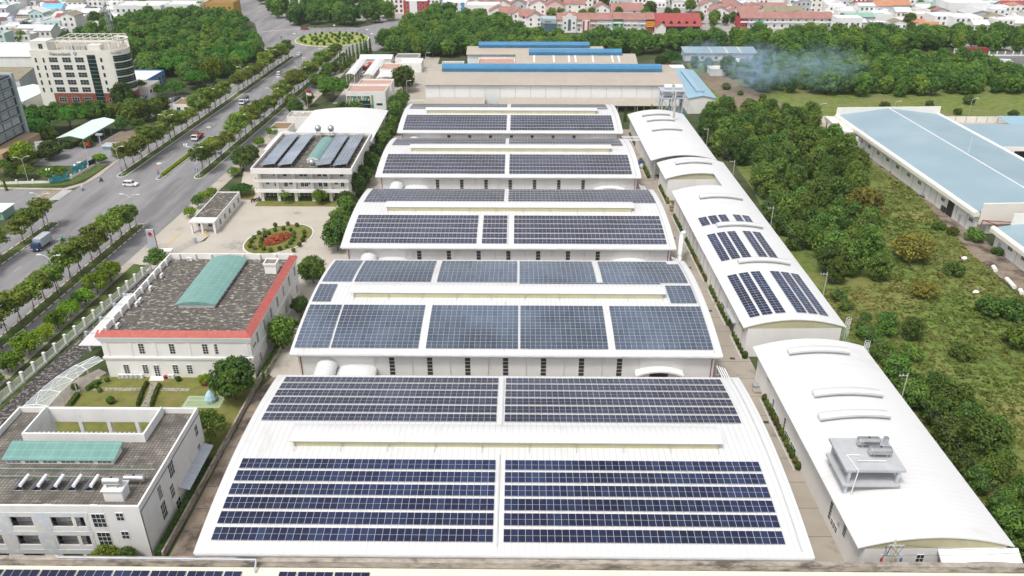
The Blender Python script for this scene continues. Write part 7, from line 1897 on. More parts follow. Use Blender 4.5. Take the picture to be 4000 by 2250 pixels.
for x,y,d_,lab in ((RX(-140.6,246.8),246.4,True,'round red no-entry sign at the tip of the far left strip'),(RX(-127.7,243.6),243.9,True,'round red no-entry sign at the tip of the narrow median'),(RX(-115.8,245),244.9,False,'blue road sign at the tip of the far right strip'),(RX(-115.0,262),262,False,'blue road sign on the far right strip among the first trees'),(RX(-115.0,306),306,False,'blue road sign on the far right strip, middle of its length'),(-92.5,244.5,False,'blue road sign on the pavement across from the junction')):
    road_sign(x,y,.16,R(-3),d_,lab)
def utility_pole(x,y,h,label,first=None):
    t=thing('utility_pole',label,'utility pole',(x,y,0),0,'utility poles along the long sheds'); b=MB(); b.tube((x,y,0),(x,y,h),.16,.1,8); b.build('pole',M['concrete_post'],t)
    b=MB(); b.box(x-1.5,y-.05,h-.5,x+.15,y+.05,h-.38); b.build('crossarm',M['concrete_post'],t)
    for dx in (-1.4,-.8,-.1):
        b=MB(); b.tube((x+dx,y,h-.38),(x+dx,y,h-.05),.06,.05,6); b.build('insulator',M['frame_white'],t)
PP=[(64.7,271.7,'farthest utility pole, beside the chimney shed roof'),(65.8,237.6,'utility pole behind the notch end of the longest shed'),(67.2,199.8,'utility pole behind the middle of the longest shed'),(68.4,160.9,'utility pole behind the panelled end of the longest shed'),(69.2,120.7,'nearest utility pole, behind the nearest long shed')]
for x,y,lab in PP: utility_pole(x,y,8.9,lab)
for dx in (-1.4,-.8,-.1):
    b=MB(); pts=[]
    P2=[(64.0,310)]+[(p[0],p[1]) for p in PP]+[(70.0,78)]
    for (xa,ya),(xb,yb) in zip(P2[:-1],P2[1:]):
        for k in range(6): u=k/6; pts.append((xa+(xb-xa)*u+dx,ya+(yb-ya)*u,8.85-2.0*u*(1-u)))
    b.path(pts,.025,4); tag(b.build('overhead_wire',M['dark_metal']),'thin overhead wire strung between the utility poles','wire','overhead wires')
t=thing('power_pole','grey power pole with tangled fittings at the bottom right wall','utility pole',(49.6,79.1,0))
b=MB(); b.tube((49.6,79.1,0),(49.7,79.1,10.4),.22,.15,8); b.build('pole',M['concrete_post'],t)
b=MB(); b.box(48.2,79.0,7.6,51.4,79.12,7.75); b.box(48.9,79.0,9.4,51.0,79.12,9.52); b.build('crossarm',M['galv'],t)
for dx,m_ in ((-1.2,'sign_red'),(.7,'gold'),(1.4,'sign_blue')):
    b=MB(); b.box(49.6+dx-.14,78.85,6.7,49.6+dx+.14,78.98,7.3); b.build('fuse_box',M[m_],t)
b=MB()
for i in range(7):
    a=rnd.uniform(-1.4,1.4); c=rnd.uniform(-1.4,1.4); b.path([(49.7+a,79,7.7),(49.7+(a+c)/2,78.9,7.2+rnd.random()*1.6),(49.7+c,79,9.4)],.03,4)
b.build('cable',M['dark_metal'],t)
b=MB(); b.path([(50.8,79.1,9.5),(56,79.4,8.6),(62,79.6,8.2),(70,80,8.8)],.03,4); b.path([(50.8,79.1,7.7),(56,79.4,7.4),(62,79.6,7.3),(70,80,7.6)],.03,4); b.build('wire',M['dark_metal'],t)
def tall_light(x,y,h,label):
    t=thing('yard_lamp',label,'lamp post',(x,y,0),0,'single-arm yard lamps'); b=MB(); b.path([(x,y,0),(x,y,h),(x+.4,y,h+.5),(x+1.6,y,h+.7)],.08,6); b.build('pole',M['galv'],t); b=MB(); b.obox((x+1.9,y,h+.7),(.8,.3,.12)); b.build('lamp_head',M['white_metal'],t)
for x,y,h,lab in ((117,313,6,'yard lamp behind the tan wall, left of the blue hall'),(146,313,7,'yard lamp behind the rear parapet of the blue hall'),(176,314,8,'yard lamp behind the tan wall, right of the blue hall'),(-48.6,345,7,'yard lamp on the works road, nearer one'),(-46,398,8,'yard lamp on the works road near the tree belt'),(-52,332,6.5,'yard lamp right of the striped office')): tall_light(x,y,h,lab)
for i,(x,y) in enumerate(((68.9,148.5),(70.2,129.5))):
    t=thing('ladder','small white caged ladder at the far eave corner of the long shed' if i==0 else 'small white caged ladder at the far right corner of the nearest shed','ladder',(x-1.5,y-7,0)); b=MB(); X,Y=(66.2,141.2) if i==0 else (66.6,132.4)
    for k in range(6): b.tube((X+.5*math.cos(k),Y+.5*math.sin(k),4.5),(X+.5*math.cos(k),Y+.5*math.sin(k),8.4),.03,n=4)
    for z in (5.4,6.4,7.4,8.4):
        for k in range(8): b.tube((X+.5*math.cos(k*.785),Y+.5*math.sin(k*.785),z),(X+.5*math.cos(k*.785+.785),Y+.5*math.sin(k*.785+.785),z),.03,n=4)
    b.build('cage',M['white_metal'],t); b=MB(); b.tube((X-.2,Y,0),(X-.2,Y,8),.03,n=4); b.tube((X+.2,Y,0),(X+.2,Y,8),.03,n=4); b.build('rail',M['white_metal'],t)
b=MB()
for (xa,ya),(xb,yb) in (((69.4,84),(68.6,136)),((68.4,138),(65.6,243))):
    n=int((yb-ya)/3)
    for i in range(n+1): b.tube((xa+(xb-xa)*i/n,ya+(yb-ya)*i/n,0),(xa+(xb-xa)*i/n,ya+(yb-ya)*i/n,2.0),.05,n=4)
    for z in (.6,1.2,1.9): b.tube((xa,ya,z),(xb,yb,z),.03,n=4)
tag(b.build('wire_fence',M['galv']),'wire fence along the right side of the long sheds','fence')
# ------------------------------------------------------------------ vehicles
def wheel(b_parent, x, y, r, w_, z=None):
    z = r if z is None else z
    b=MB(); b.tube((x,y-w_/2,z),(x,y+w_/2,z),r,r,14); o=b.build('wheel',M['rubber'],b_parent,world=False)
    b=MB(); s=1 if y>0 else -1; b.tube((x,y+s*(w_/2+.004),z),(x,y+s*(w_/2+.02),z),r*.58,r*.5,12); b.build('rim',M['steel'],o,world=False)
def car(label,m,style,loc,rz,group=None):
    t=thing('pickup_truck' if style=='pickup' else 'parked_car' if 'parked' in label else 'car',label,'pickup' if style=='pickup' else 'car',loc,rz,group)
    L,W,H=(4.6,1.85,1.68) if style=='suv' else (4.4,1.76,1.45) if style=='sedan' else (5.1,1.85,1.75)
    hb=.98 if style!='sedan' else .86
    pr=[(-L/2,.45),(-L/2+.05,hb-.06),(-L/2+.3,hb),(L*.22,hb),(L/2-.35,hb-.12),(L/2-.04,hb-.3),(L/2,.42),(L/2-.2,.24),(-L/2+.2,.24)]
    b=MB(); b.profile(pr,-W/2,W/2,0,'x'); o=b.build('body',m,t,world=False); bv=o.modifiers.new('bevel','BEVEL'); bv.width=.07; bv.segments=2
    if style=='suv': xs=(-L/2+.12,-L/2+.42,L*.12,L*.27)
    elif style=='sedan': xs=(-L*.36,-L*.22,L*.08,L*.24)
    else: xs=(-L*.02,L*.02,L*.16,L*.30)
    yb,yt=W/2-.06,W/2-.26
    lo=[(xs[0],yb),(xs[3],yb)]; hi=[(xs[1],yt),(xs[2],yt)]
    b=MB(); zz=hb-.01
    b.face([(xs[0],-yb,zz),(xs[3],-yb,zz),(xs[2],-yt,H-.06),(xs[1],-yt,H-.06)]); b.face([(xs[3],yb,zz),(xs[0],yb,zz),(xs[1],yt,H-.06),(xs[2],yt,H-.06)])
    b.face([(xs[3],-yb,zz),(xs[3],yb,zz),(xs[2],yt,H-.06),(xs[2],-yt,H-.06)]); b.face([(xs[0],yb,zz),(xs[0],-yb,zz),(xs[1],-yt,H-.06),(xs[1],yt,H-.06)])
    b.build('windows',M['glass'],t,world=False)
    b=MB(); b.profile([(xs[1]-.06,H-.08),(xs[2]+.06,H-.08),(xs[2]-.1,H),(xs[1]+.1,H)],-yt-.03,yt+.03,0,'x'); b.build('roof',m,t,world=False)
    b=MB()
    for s in (-1,1):
        for x0_,x1_ in ((xs[0],xs[1]),((xs[0]+xs[3])/2,(xs[1]+xs[2])/2),(xs[3],xs[2])): b.tube((x0_,s*(yb+.005),zz),(x1_,s*(yt+.005),H-.05),.045,n=5)
    b.build('pillar',m,t,world=False)
    if style=='pickup':
        b=MB(); b.box(-L/2+.15,-W/2+.12,hb-.02,-L*.06,W/2-.12,hb+.012); b.build('cargo_bed',M['dark'],t,world=False)
    for x in (-L*.30,L*.31):
        for y in (-W/2+.08,W/2-.08): wheel(t,x,y,.33,.22)
    for s in (-1,1):
        b=MB(); b.box(L/2-.2,s*(W/2-.3)-.2,hb-.36,L/2-.03,s*(W/2-.3)+.2,hb-.2); b.build('headlight',M['lamp_lens'],t,world=False)
        b=MB(); b.box(-L/2-.01,s*(W/2-.2)-.14,hb-.35,-L/2+.1,s*(W/2-.2)+.14,hb-.15); b.build('tail_light',M['tail_red'],t,world=False)
        b=MB(); b.box(xs[3]-.25,s*(W/2+.09)-.09,hb-.02,xs[3]-.1,s*(W/2+.09)+.09,hb+.14); b.build('mirror',m,t,world=False)
    return t
AWAY=R(90)-math.atan(SK); NEAR=AWAY+math.pi
car('white SUV crossing the junction, the only car there',M['car_white'],'suv',(-121.8,237.4,.03),R(-4))
car('white sedan parked behind the long teal hoarding',M['car_white'],'sedan',(-146.2,255.5,.06),R(35))
car('white car driving toward the roundabout, nearer of two',M['car_white'],'suv',(-115.3,388.3,.03),AWAY)
car('white car just before the roundabout',M['car_white'],'sedan',(-116.6,432.4,.03),AWAY)
car('dark car on the frontage lane by the columnar trees',M['car_dark'],'sedan',(-93.3,432.0,.05),R(170))
car('red pickup on the far side of the roundabout',M['car_red'],'pickup',(-131.5,507.5,.05),R(5))
for i,(x,y,m,lab) in enumerate(((-151,336,'car_dark','dark car parked in the bank yard, left of three'),(-148,338,'car_white','white car parked in the bank yard, middle of three'),(-145,339,'car_dark','dark car parked in the bank yard, right of three'),(-141,367,'car_silver','silver car parked under the trees by the blue shop'))): car(lab,M[m],'sedan' if i%2 else 'suv',(x,y,.06),R(80))
def truck(label,cabm,kind,loc,rz):
    t=thing('truck',label,'truck',loc,rz); L,W=6.6,2.1
    b=MB(); b.profile([(L/2-1.5,.55),(L/2-1.5,2.25),(L/2-.35,2.25),(L/2-.05,1.4),(L/2,.55)],-W/2,W/2,0,'x'); o=b.build('cab',cabm,t,world=False); bv=o.modifiers.new('bevel','BEVEL'); bv.width=.08; bv.segments=2
    b=MB(); b.face([(L/2-.32,-W/2+.12,2.17),(L/2-.04,-W/2+.12,1.45),(L/2-.04,W/2-.12,1.45),(L/2-.32,W/2-.12,2.17)][::-1]); b.v=[(p[0]+.025,p[1],p[2]+.01) for p in b.v]; b.build('windscreen',M['glass'],t,world=False)
    for s in (-1,1):
        b=MB(); b.box(L/2-1.25,s*(W/2+.012)-.01,1.4,L/2-.5,s*(W/2+.012)+.01,2.05); b.build('side_window',M['glass'],t,world=False)
        b=MB(); b.box(L/2-.02,s*.7-.18,.7,L/2+.03,s*.7+.18,.95); b.build('headlight',M['lamp_lens'],t,world=False)
    b=MB(); b.box(-L/2,-.45,.5,L/2-.6,.45,.75); b.box(L/2-.05,-W/2,.42,L/2+.08,W/2,.62); b.build('chassis',M['dark_metal'],t,world=False)
    if kind=='box':
        b=MB(); b.box(-L/2,-W/2,.85,L/2-1.6,W/2,2.95); b.build('cargo_box',M['truck_box'],t,world=False)
        b=MB()
        for s in (-1,1):
            for k in range(6): b.box(-L/2+.05+k*.98,s*(W/2+.012)-.012,.85,-L/2+.11+k*.98,s*(W/2+.012)+.012,2.95)
        b.box(-L/2-.02,-W/2-.03,2.93,L/2-1.58,W/2+.03,3.0); b.build('box_trim',M['galv'],t,world=False)
    elif kind=='tarp':
        b=MB(); b.box(-L/2,-W/2,.8,L/2-1.6,W/2,1.4); b.build('cargo_bed',M['galv'],t,world=False)
        b=MB(); n=8; pts=[(W/2*math.cos(math.pi*i/n),2.35+.55*math.sin(math.pi*i/n)) for i in range(n+1)]
        b.profile([(W/2,1.41)]+pts+[(-W/2,1.41)],-L/2,L/2-1.6,0,'y'); b.build('tarpaulin',M['tarp'],t,world=False)
    else:
        b=MB(); b.box(-L/2,-W/2,.8,L/2-2.3,W/2,.95); b.box(-L/2,-W/2,.95,L/2-2.3,-W/2+.08,1.35); b.box(-L/2,W/2-.08,.95,L/2-2.3,W/2,1.35); b.box(-L/2,-W/2+.08,.95,-L/2+.08,W/2-.08,1.35); b.build('flatbed',M['brick_red'],t,world=False)
        b=MB(); b.box(L/2-2.2,-.5,.8,L/2-1.65,.5,2.5); b.path([(L/2-1.9,0,2.5),(L/2-2.6,.4,3.1),(-.6,.5,2.3)],.16,6); b.build('loader_crane',M['car_red'],t,world=False)
    for x in (L/2-.9,-L/2+1.2,-L/2+2.1) if kind=='flat' else (L/2-.9,-L/2+1.3):
        for y in (-W/2+.12,W/2-.12): wheel(t,x,y,.42,.26)
    return t
truck('blue cab box truck driving on the near avenue',M['truck_blue'],'box',(-125.3,191.5,.03),NEAR)
truck('white cab flatbed truck with a red loader crane on the far avenue',M['car_white'],'flat',(-118.0,286,.03),NEAR)
truck('white cab truck with a dark tarpaulin cover on the far avenue',M['car_white'],'tarp',(-116.2,336,.03),NEAR)
t=thing('bus','pink bus parked between the two barrel carports','bus',(-74,398,.04),R(80))
b=MB(); b.profile([(-5,.4),(-5,2.9),(-4.7,3.15),(4.7,3.15),(5,2.6),(5.05,.4)],-1.25,1.25,0,'x'); o=b.build('body',M['red_wall'],t,world=False); bv=o.modifiers.new('bevel','BEVEL'); bv.width=.1; bv.segments=2
b=MB(); b.box(-4.6,-1.27,1.5,4.4,-1.252,2.6); b.box(-4.6,1.252,1.5,4.4,1.27,2.6); b.box(-5.03,-1.05,1.5,-5.01,1.05,2.7); b.build('windows',M['glass'],t,world=False)
b=MB(); b.box(-4,-.6,3.15,-1.5,.6,3.4); b.build('roof_unit',M['pink_wall'],t,world=False)
for x in (-3.2,3.2):
    for y in (-1.15,1.15): wheel(t,x,y,.48,.28)
t=thing('van','white van parked beside the pink bus','van',(-75.2,387.5,.04),R(80))
b=MB(); b.profile([(-2.4,.35),(-2.4,1.95),(1.1,1.95),(1.9,1.15),(2.4,1.0),(2.4,.35)],-.9,.9,0,'x'); o=b.build('body',M['car_silver'],t,world=False); bv=o.modifiers.new('bevel','BEVEL'); bv.width=.08; bv.segments=2
b=MB(); b.box(-2.1,-.915,1.15,1.0,-.902,1.75); b.box(-2.1,.902,1.15,1.0,.915,1.75); b.face([(1.16,-.75,1.92),(1.92,-.75,1.17),(1.92,.75,1.17),(1.16,.75,1.92)][::-1]); b.build('windows',M['glass'],t,world=False)
for x in (-1.5,1.5):
    for y in (-.8,.8): wheel(t,x,y,.33,.2)
# ------------------------------------------------------------------ people and motorbikes
def skinbody(joints, bones, mats, zones):
    """one continuous body grown over a skeleton with the skin modifier; zones(face centre) -> material slot"""
    names=list(joints); me=bpy.data.meshes.new('body'); me.from_pydata([joints[k][0] for k in names],[(names.index(a),names.index(b_)) for a,b_ in bones],[])
    o=bpy.data.objects.new('tmp',me); COL.objects.link(o); sk=o.modifiers.new('skin','SKIN'); sk.use_smooth_shade=True
    for i,k in enumerate(names):
        v=me.skin_vertices[0].data[i]; v.radius=(joints[k][1],joints[k][1] if len(joints[k])<3 else joints[k][2]); v.use_root=(k=='pelvis')
    ss=o.modifiers.new('sub','SUBSURF'); ss.levels=1; ss.render_levels=1
    bpy.context.view_layer.update()
    m2=bpy.data.meshes.new_from_object(o.evaluated_get(bpy.context.evaluated_depsgraph_get())); bpy.data.objects.remove(o)
    m2.materials.clear()
    for m in mats: m2.materials.append(m)
    for p in m2.polygons: p.material_index=zones(p.center); p.use_smooth=True
    return m2
BON=[('pelvis','chest'),('chest','neck'),('neck','head'),('chest','shl'),('shl','ell'),('ell','hal'),('chest','shr'),('shr','elr'),('elr','har'),('pelvis','hil'),('hil','knl'),('knl','anl'),('anl','tol'),('pelvis','hir'),('hir','knr'),('knr','anr'),('anr','tor')]
def rider(shirt):
    j={'pelvis':((-.15,0,.85),.15),'chest':((-.05,0,1.25),.16),'neck':((0,0,1.47),.06),'head':((.04,0,1.62),.10),
     'shl':((-.02,.2,1.38),.07),'ell':((.15,.3,1.15),.05),'hal':((.42,.28,1.08),.04),'shr':((-.02,-.2,1.38),.07),'elr':((.15,-.3,1.15),.05),'har':((.42,-.28,1.08),.04),
     'hil':((-.1,.12,.83),.1),'knl':((.32,.18,.8),.07),'anl':((.25,.17,.38),.05),'tol':((.42,.17,.33),.04),'hir':((-.1,-.12,.83),.1),'knr':((.32,-.18,.8),.07),'anr':((.25,-.17,.38),.05),'tor':((.42,-.17,.33),.04)}
    z=lambda c:(0 if (c[2]>1.5 or (c[0]>.33 and c[2]>1.0)) else 1 if c[2]>.95 else 2)
    return skinbody(j,BON,[M['skin'],M[shirt],M['cloth_dark']],z)
def stander(shirt):
    j={'pelvis':((0,0,.95),.14),'chest':((0,0,1.3),.16),'neck':((0,0,1.48),.06),'head':((.03,0,1.63),.10),'shl':((0,.2,1.4),.07),'ell':((-.02,.27,1.12),.05),'hal':((.08,.27,.86),.04),'shr':((0,-.2,1.4),.07),'elr':((-.02,-.27,1.12),.05),'har':((.08,-.27,.86),.04),
     'hil':((0,.1,.9),.1),'knl':((.03,.11,.5),.07),'anl':((-.02,.11,.09),.05),'tol':((.15,.12,.04),.04),'hir':((0,-.1,.9),.1),'knr':((.03,-.11,.5),.07),'anr':((-.02,-.11,.09),.05),'tor':((.15,-.12,.04),.04)}
    z=lambda c:(0 if (c[2]>1.5 or (abs(c[1])>.22 and c[2]<1.0)) else 1 if c[2]>.97 else 2)
    return skinbody(j,BON,[M['skin'],M[shirt],M['cloth_dark']],z)
def helmet_on(t,x,z,m='helmet'):
    b=MB(); b.ball((x,0,z),.15,.14,.13,10,7); b.build('helmet',M[m],t,smooth=True,world=False)
def motorbike(label,m,loc,rz,load=False):
    t=thing('motorbike',label,'motorbike',loc,rz)
    b=MB(); b.profile([(-.75,.62),(-.7,.82),(.1,.78),(.3,.55),(.5,.95),(.62,.95),(.55,.5),(.2,.35),(-.4,.35)],-.14,.14,0,'x'); o=b.build('body',M[m],t,world=False); bv=o.modifiers.new('bevel','BEVEL'); bv.width=.04; bv.segments=2
    b=MB(); b.box(-.68,-.13,.82,.08,.13,.9); b.build('saddle',M['dark'],t,world=False)
    b=MB(); b.tube((.5,-.33,1.05),(.5,.33,1.05),.025,n=6); b.tube((.5,0,.95),(.5,0,1.05),.03,n=6); b.tube((.52,0,.95),(.68,0,.3),.035,n=6); b.build('handlebar',M['grey_metal'],t,world=False)
    for x in (-.6,.68):
        b=MB(); b.tube((x,-.05,.29),(x,.05,.29),.29,.29,14); w_=b.build('wheel',M['rubber'],t,world=False); b=MB(); b.tube((x,-.056,.29),(x,.056,.29),.16,.16,10); b.build('rim',M['steel'],w_,world=False)
    b=MB(); b.ball((.62,0,.98),.09,nu=8,nv=5); b.build('headlight',M['lamp_lens'],t,world=False)
    if load:
        for y,c in ((.34,'cloth_green'),(-.34,'car_red')):
            b=MB(); b.box(-.75,y-.22,.35,-.1,y+.22,.95); b.build('pannier',M[c],t,world=False)
    return t
def person(label,me,loc,rz,helm=None):
    t=thing('person',label,'person',loc,rz); o=bpy.data.objects.new('body',me); COL.objects.link(o); o.parent=t
    b=MB(); hx,hz=(.04,1.66) if helm else (.02,1.69)
    if helm: helmet_on(t,.04,1.69,helm)
    else:
        b=MB(); b.ball((0.0,0,1.70),.105,.11,.08,10,6); b.build('hair',M['dark'],t,smooth=True,world=False)
    return t
r1=rider('cloth_dark'); r2=rider('text_white'); r3=rider('cloth_green'); s1=stander('cloth_blue')
MBK=[((-132.7,240.9,.03),R(-100),'dark motorbike heading across the junction mouth, farther left one','car_dark',r1,'helmet','person in dark clothes riding the farther motorbike at the junction',False),((-135.0,233.4,.03),R(-75),'white motorbike passing the end of the zebra crossing','car_white',r2,'text_white','person in a white top riding past the zebra crossing',False),((-121.9,195.2,.03),NEAR,'motorbike loaded with green and red bags behind the blue truck','car_dark',r3,'helmet','person in green riding the loaded motorbike',True),((-138.3,478.6,.05),R(100),'motorbike alone on the asphalt left of the roundabout','car_dark',r1,'helmet','person riding alone left of the roundabout',False)]
for loc,rz,lab,m,me,hm,pl,ld in MBK:
    motorbike(lab,m,loc,rz,ld); person(pl,me,loc,rz,hm)
for i in range(3): motorbike(('red motorbike parked at the left corner of the balcony office, left of three','dark motorbike parked at the left corner of the balcony office, middle of three','grey motorbike parked at the left corner of the balcony office, right of three')[i],('car_red','car_dark','grey_metal')[i],(-79.6+i*.75,224.3+i*.3,.05),R(70))
person('person in a blue shirt standing by the parked motorbikes',s1,(-77.6,225.8-1.4,.05),R(-80))
person('person in a blue shirt on the pavement beside the far frontage lane',s1,(RX(-104.9,293),293,.15),R(20))
# ------------------------------------------------------------------ town: terraces, villas and the dense quarter
NH=[0]
def winrow(t,x0,x1,y,z,n,w_,h,face='S',style='two'):
    for i in range(n): win(t,x0+(x1-x0)*(i+.5)/n,y,z,w_,h,face,style)
def terrace_unit(x0,x1,y,h,wm,label,style=0,roof='pink_tile',group='terrace houses'):
    t=thing('terrace_house',label,'house',((x0+x1)/2,y+6,0),0,group); b=MB(); b.box(x0,y,0,x1,y+12,h,0,'t'); b.box(x1-.14,y-.35,0,x1+.0,y,h+.1); b.build('wall',M[wm],t)
    b=MB(); b.profile([(y-.9,h-.35),(y+6,h+2.6),(y+12.5,h+.2),(y+12.5,h),(y+6,h+2.4),(y-.9,h-.55)],x0+.02,x1-.02,0,'y'); b.build('roof',M[roof],t)
    n=max(1,int((x1-x0)/2.4)); 
    for k in range(int(h/3)): winrow(t,x0+.3,x1-.3,y-.01,.9+k*3,n,1.1,1.6,'S','two')
    b=MB(); b.box(x0+.3,y-1.0,h-3.0,x1-.3,y-.02,h-2.8); b.box(x0+.3,y-1.0,h-2.8,x1-.3,y-.93,h-2.0); b.build('balcony',M['trim'],t)
    return t
units=[(21.4,25,'plaster'),(33.2,36.6,'plaster'),(41.3,45.2,'pink_wall'),(45.2,50,'frame_white'),(50,54.8,'frame_white'),(60.9,66,'frame_white'),(66,70.4,'cream'),(70.4,74.6,'lilac_wall')]
UL=['just right of the glass corner shop','between the pediment house and the red striped front','with a pale pink front right of the red striped one','with a white front, second right of the red striped one','with a white front left of the green house','with a white front right of the green house','with a cream front in the right half of the row','with a pale lilac front beside the red and yellow sign']
for (a,c,m),l in zip(units,UL): terrace_unit(a,c,500,7.9,m,'three-storey terrace house '+l)
t=terrace_unit(36.6,41.3,500,7.9,'frame_white','terrace house whose front has two tall red stripes')
b=MB(); b.box(36.8,498.9,.5,41.1,499.3,7.4); b.build('front_panel',M['trim'],t)
for x in (37.1,39.8): b=MB(); b.box(x,498.8,.6,x+1.0,498.89,6.9); b.build('red_stripe',M['red_wall'],t)
t=terrace_unit(54.8,60.9,499.6,8.4,'green_wall','terrace house with a green front and white arrows')
b=MB(); b.box(58.4,499.2,1.0,59.6,499.5,5.0); b.build('white_strip',M['text_white'],t)
t=terrace_unit(74.6,79.8,499.8,8.2,'red_wall','terrace house with a red and yellow sign at the row end')
b=MB(); b.box(74.9,498.6,3.6,79.6,498.75,6.6); b.build('signboard',M['sign_yellow'],t)
for k,z in enumerate((5.5,4.3)):
    b=MB()
    for i in range(8): b.box(75.3+i*.52,498.5,z,75.65+i*.52,498.59,z+.6)
    b.build('sign_characters',M['sign_red'],t)
t=thing('terrace_house','white house with a curved pediment and a tall arched window','house',(29.1,505,0)); b=MB(); b.box(25,499.2,0,33.2,512,9.4,0,'t'); n=10
pr=[(25,9.4)]+[(26.8+4.6*i/n, 9.4+1.7*math.sin(math.pi*i/n)) for i in range(n+1)]+[(33.2,9.4)]
b.face([(x,499.2,z) for x,z in pr][::-1]); b.face([(x,499.8,z) for x,z in pr])
for p,q in zip(pr[:-1],pr[1:]): b.face([(p[0],499.2,p[1]),(q[0],499.2,q[1]),(q[0],499.8,q[1]),(p[0],499.8,p[1])])
b.build('wall',M['frame_white'],t); b=MB(); b.profile([(500,9.2),(506,11.0),(512.5,9.2),(512.5,9.0),(506,10.8),(500,9.0)],25,33.2,0,'y'); b.build('roof',M['pink_tile'],t)
b=MB(); pr=[(28.2,1.2),(30.0,1.2),(30.0,6.9)]+[(29.1+.9*math.cos(R(a)),6.9+.9*math.sin(R(a))) for a in range(15,180,15)]+[(28.2,6.9)]; b.face([(x,499.15,z) for x,z in pr]); b.build('arched_window',M['glass_blue'],t)
for x in (26.5,31.7):
    for z in (2.2,5.0): win(t,x,499.19,z,1.1,1.2,'S','two')
t=thing('corner_shop','glass fronted corner shop with pale flat roof at the row end','shop',(16.5,505,0)); b=MB(); b.prism([(12,503),(14,498.6),(21.3,498.4),(21.3,510),(12,510)],5.4,8.0,mt=0); b.build('wall',M['truck_box'],t); b=MB(); b.prism([(12.1,503),(14.05,498.7),(21.2,498.5),(21.2,509.9),(12.1,509.9)],.3,5.4,top=False); b.build('curtain_wall',M['glass_blue'],t)
for k in range(2):
    b=MB()
    for i in range(7): b.box(14.8+k*0+i*.5,498.3,6.3,15.15+i*.5,498.36,6.75)
    if k==0: b.build('lettering',M['text_dark'],t)
t=thing('market_hall','long red roofed hall with five small dormers','hall',(94,506,0)); b=MB(); b.box(81,499,0,107,515,4.6,0,'t'); b.build('wall',M['tower_dark'],t)
b=MB(); b.profile([(496.5,4.3),(507,10.2),(516,5.0),(516,4.8),(507,10.0),(496.5,4.1)],79.8,107.6,0,'y'); b.build('roof',M['red_roof'],t)
for i in range(5):
    x=84.8+i*4.6; b=MB(); b.face([(x-1.2,498.6,5.55),(x+1.2,498.6,5.55),(x,498.6,7.0)],1); b.face([(x-1.3,498.5,5.5),(x,498.4,7.1),(x,502.3,7.5),(x-1.3,499.5,5.98)]); b.face([(x,498.4,7.1),(x+1.3,498.5,5.5),(x+1.3,499.5,5.98),(x,502.3,7.5)]); b.build('dormer',[M['red_roof'],M['dark']],t)
t=gable_building('market_wing','white gable wing at the left end of the red roofed hall','hall',79.9,85.5,492,499,4.6,2.6,'y',M['plaster'],M['red_roof'])
u2=['red_wall','lilac_wall','mint_wall','frame_white','frame_white','plaster','frame_white','cream','frame_white','plaster','cream','lilac_wall','frame_white']
w2=['with a red front at the left end of the far row','with a pale front second from the left in the far row','with a teal sign on its front in the far row','with a white front right of the teal sign','with a white front left of the big tree crown','with a dull white front behind the big tree crown, left part','with a bright white front behind the big tree crown','with a cream front behind the big tree crown, right part','with a white front right of the big tree crown','with a dull white front third from the right end','with a cream front second from the right end','with a lilac front at the right end','with a plain white end wall']
for i in range(12):
    x0_=134+i*4.75; tt=terrace_unit(x0_,x0_+4.75,514,6.6,u2[i],'far terrace house '+w2[i],0,'pink_tile','far terrace houses')
    if i==2:
        b=MB(); b.box(x0_+.3,512.9,1.5,x0_+4.4,513.0,4.6); b.build('signboard',M['green_wall'],tt); b=MB(); b.face([(x0_+1.6,512.85,2.0),(x0_+3.2,512.85,2.0),(x0_+2.4,512.85,3.9)]); b.build('sign_mark',M['text_white'],tt)
flat_building('town_house','white flat-roofed house at the right end of the far terrace row','house',191.5,203,511,524,6.5,M['frame_white'],M['trim'],.6)
def villa(px,py,w_,d_,h,rise,axis,wm,rm,label,z=6.0,rz=0,group=None,nw=2):
    x,y=G(px,py,z); t=gable_building('villa',label,'house',x-w_/2,x+w_/2,y-d_/2,y+d_/2,h,rise,axis,M[wm],M[rm],.5,0,group)
    winrow(t,x-w_/2+.6,x+w_/2-.6,y-d_/2-.01,.8,nw,1.2,1.4); 
    if h>5: winrow(t,x-w_/2+.6,x+w_/2-.6,y-d_/2-.01,3.6,nw,1.2,1.5)
    return t
Z4=lambda x,y:(1920+x/4.025,y/4.025); Z5=lambda x,y:(2560+x/3.578,y/3.578); Z6=lambda x,y:(3280+x/3.578,y/3.578); Z1=lambda x,y:(x/4.025,y/4.025)
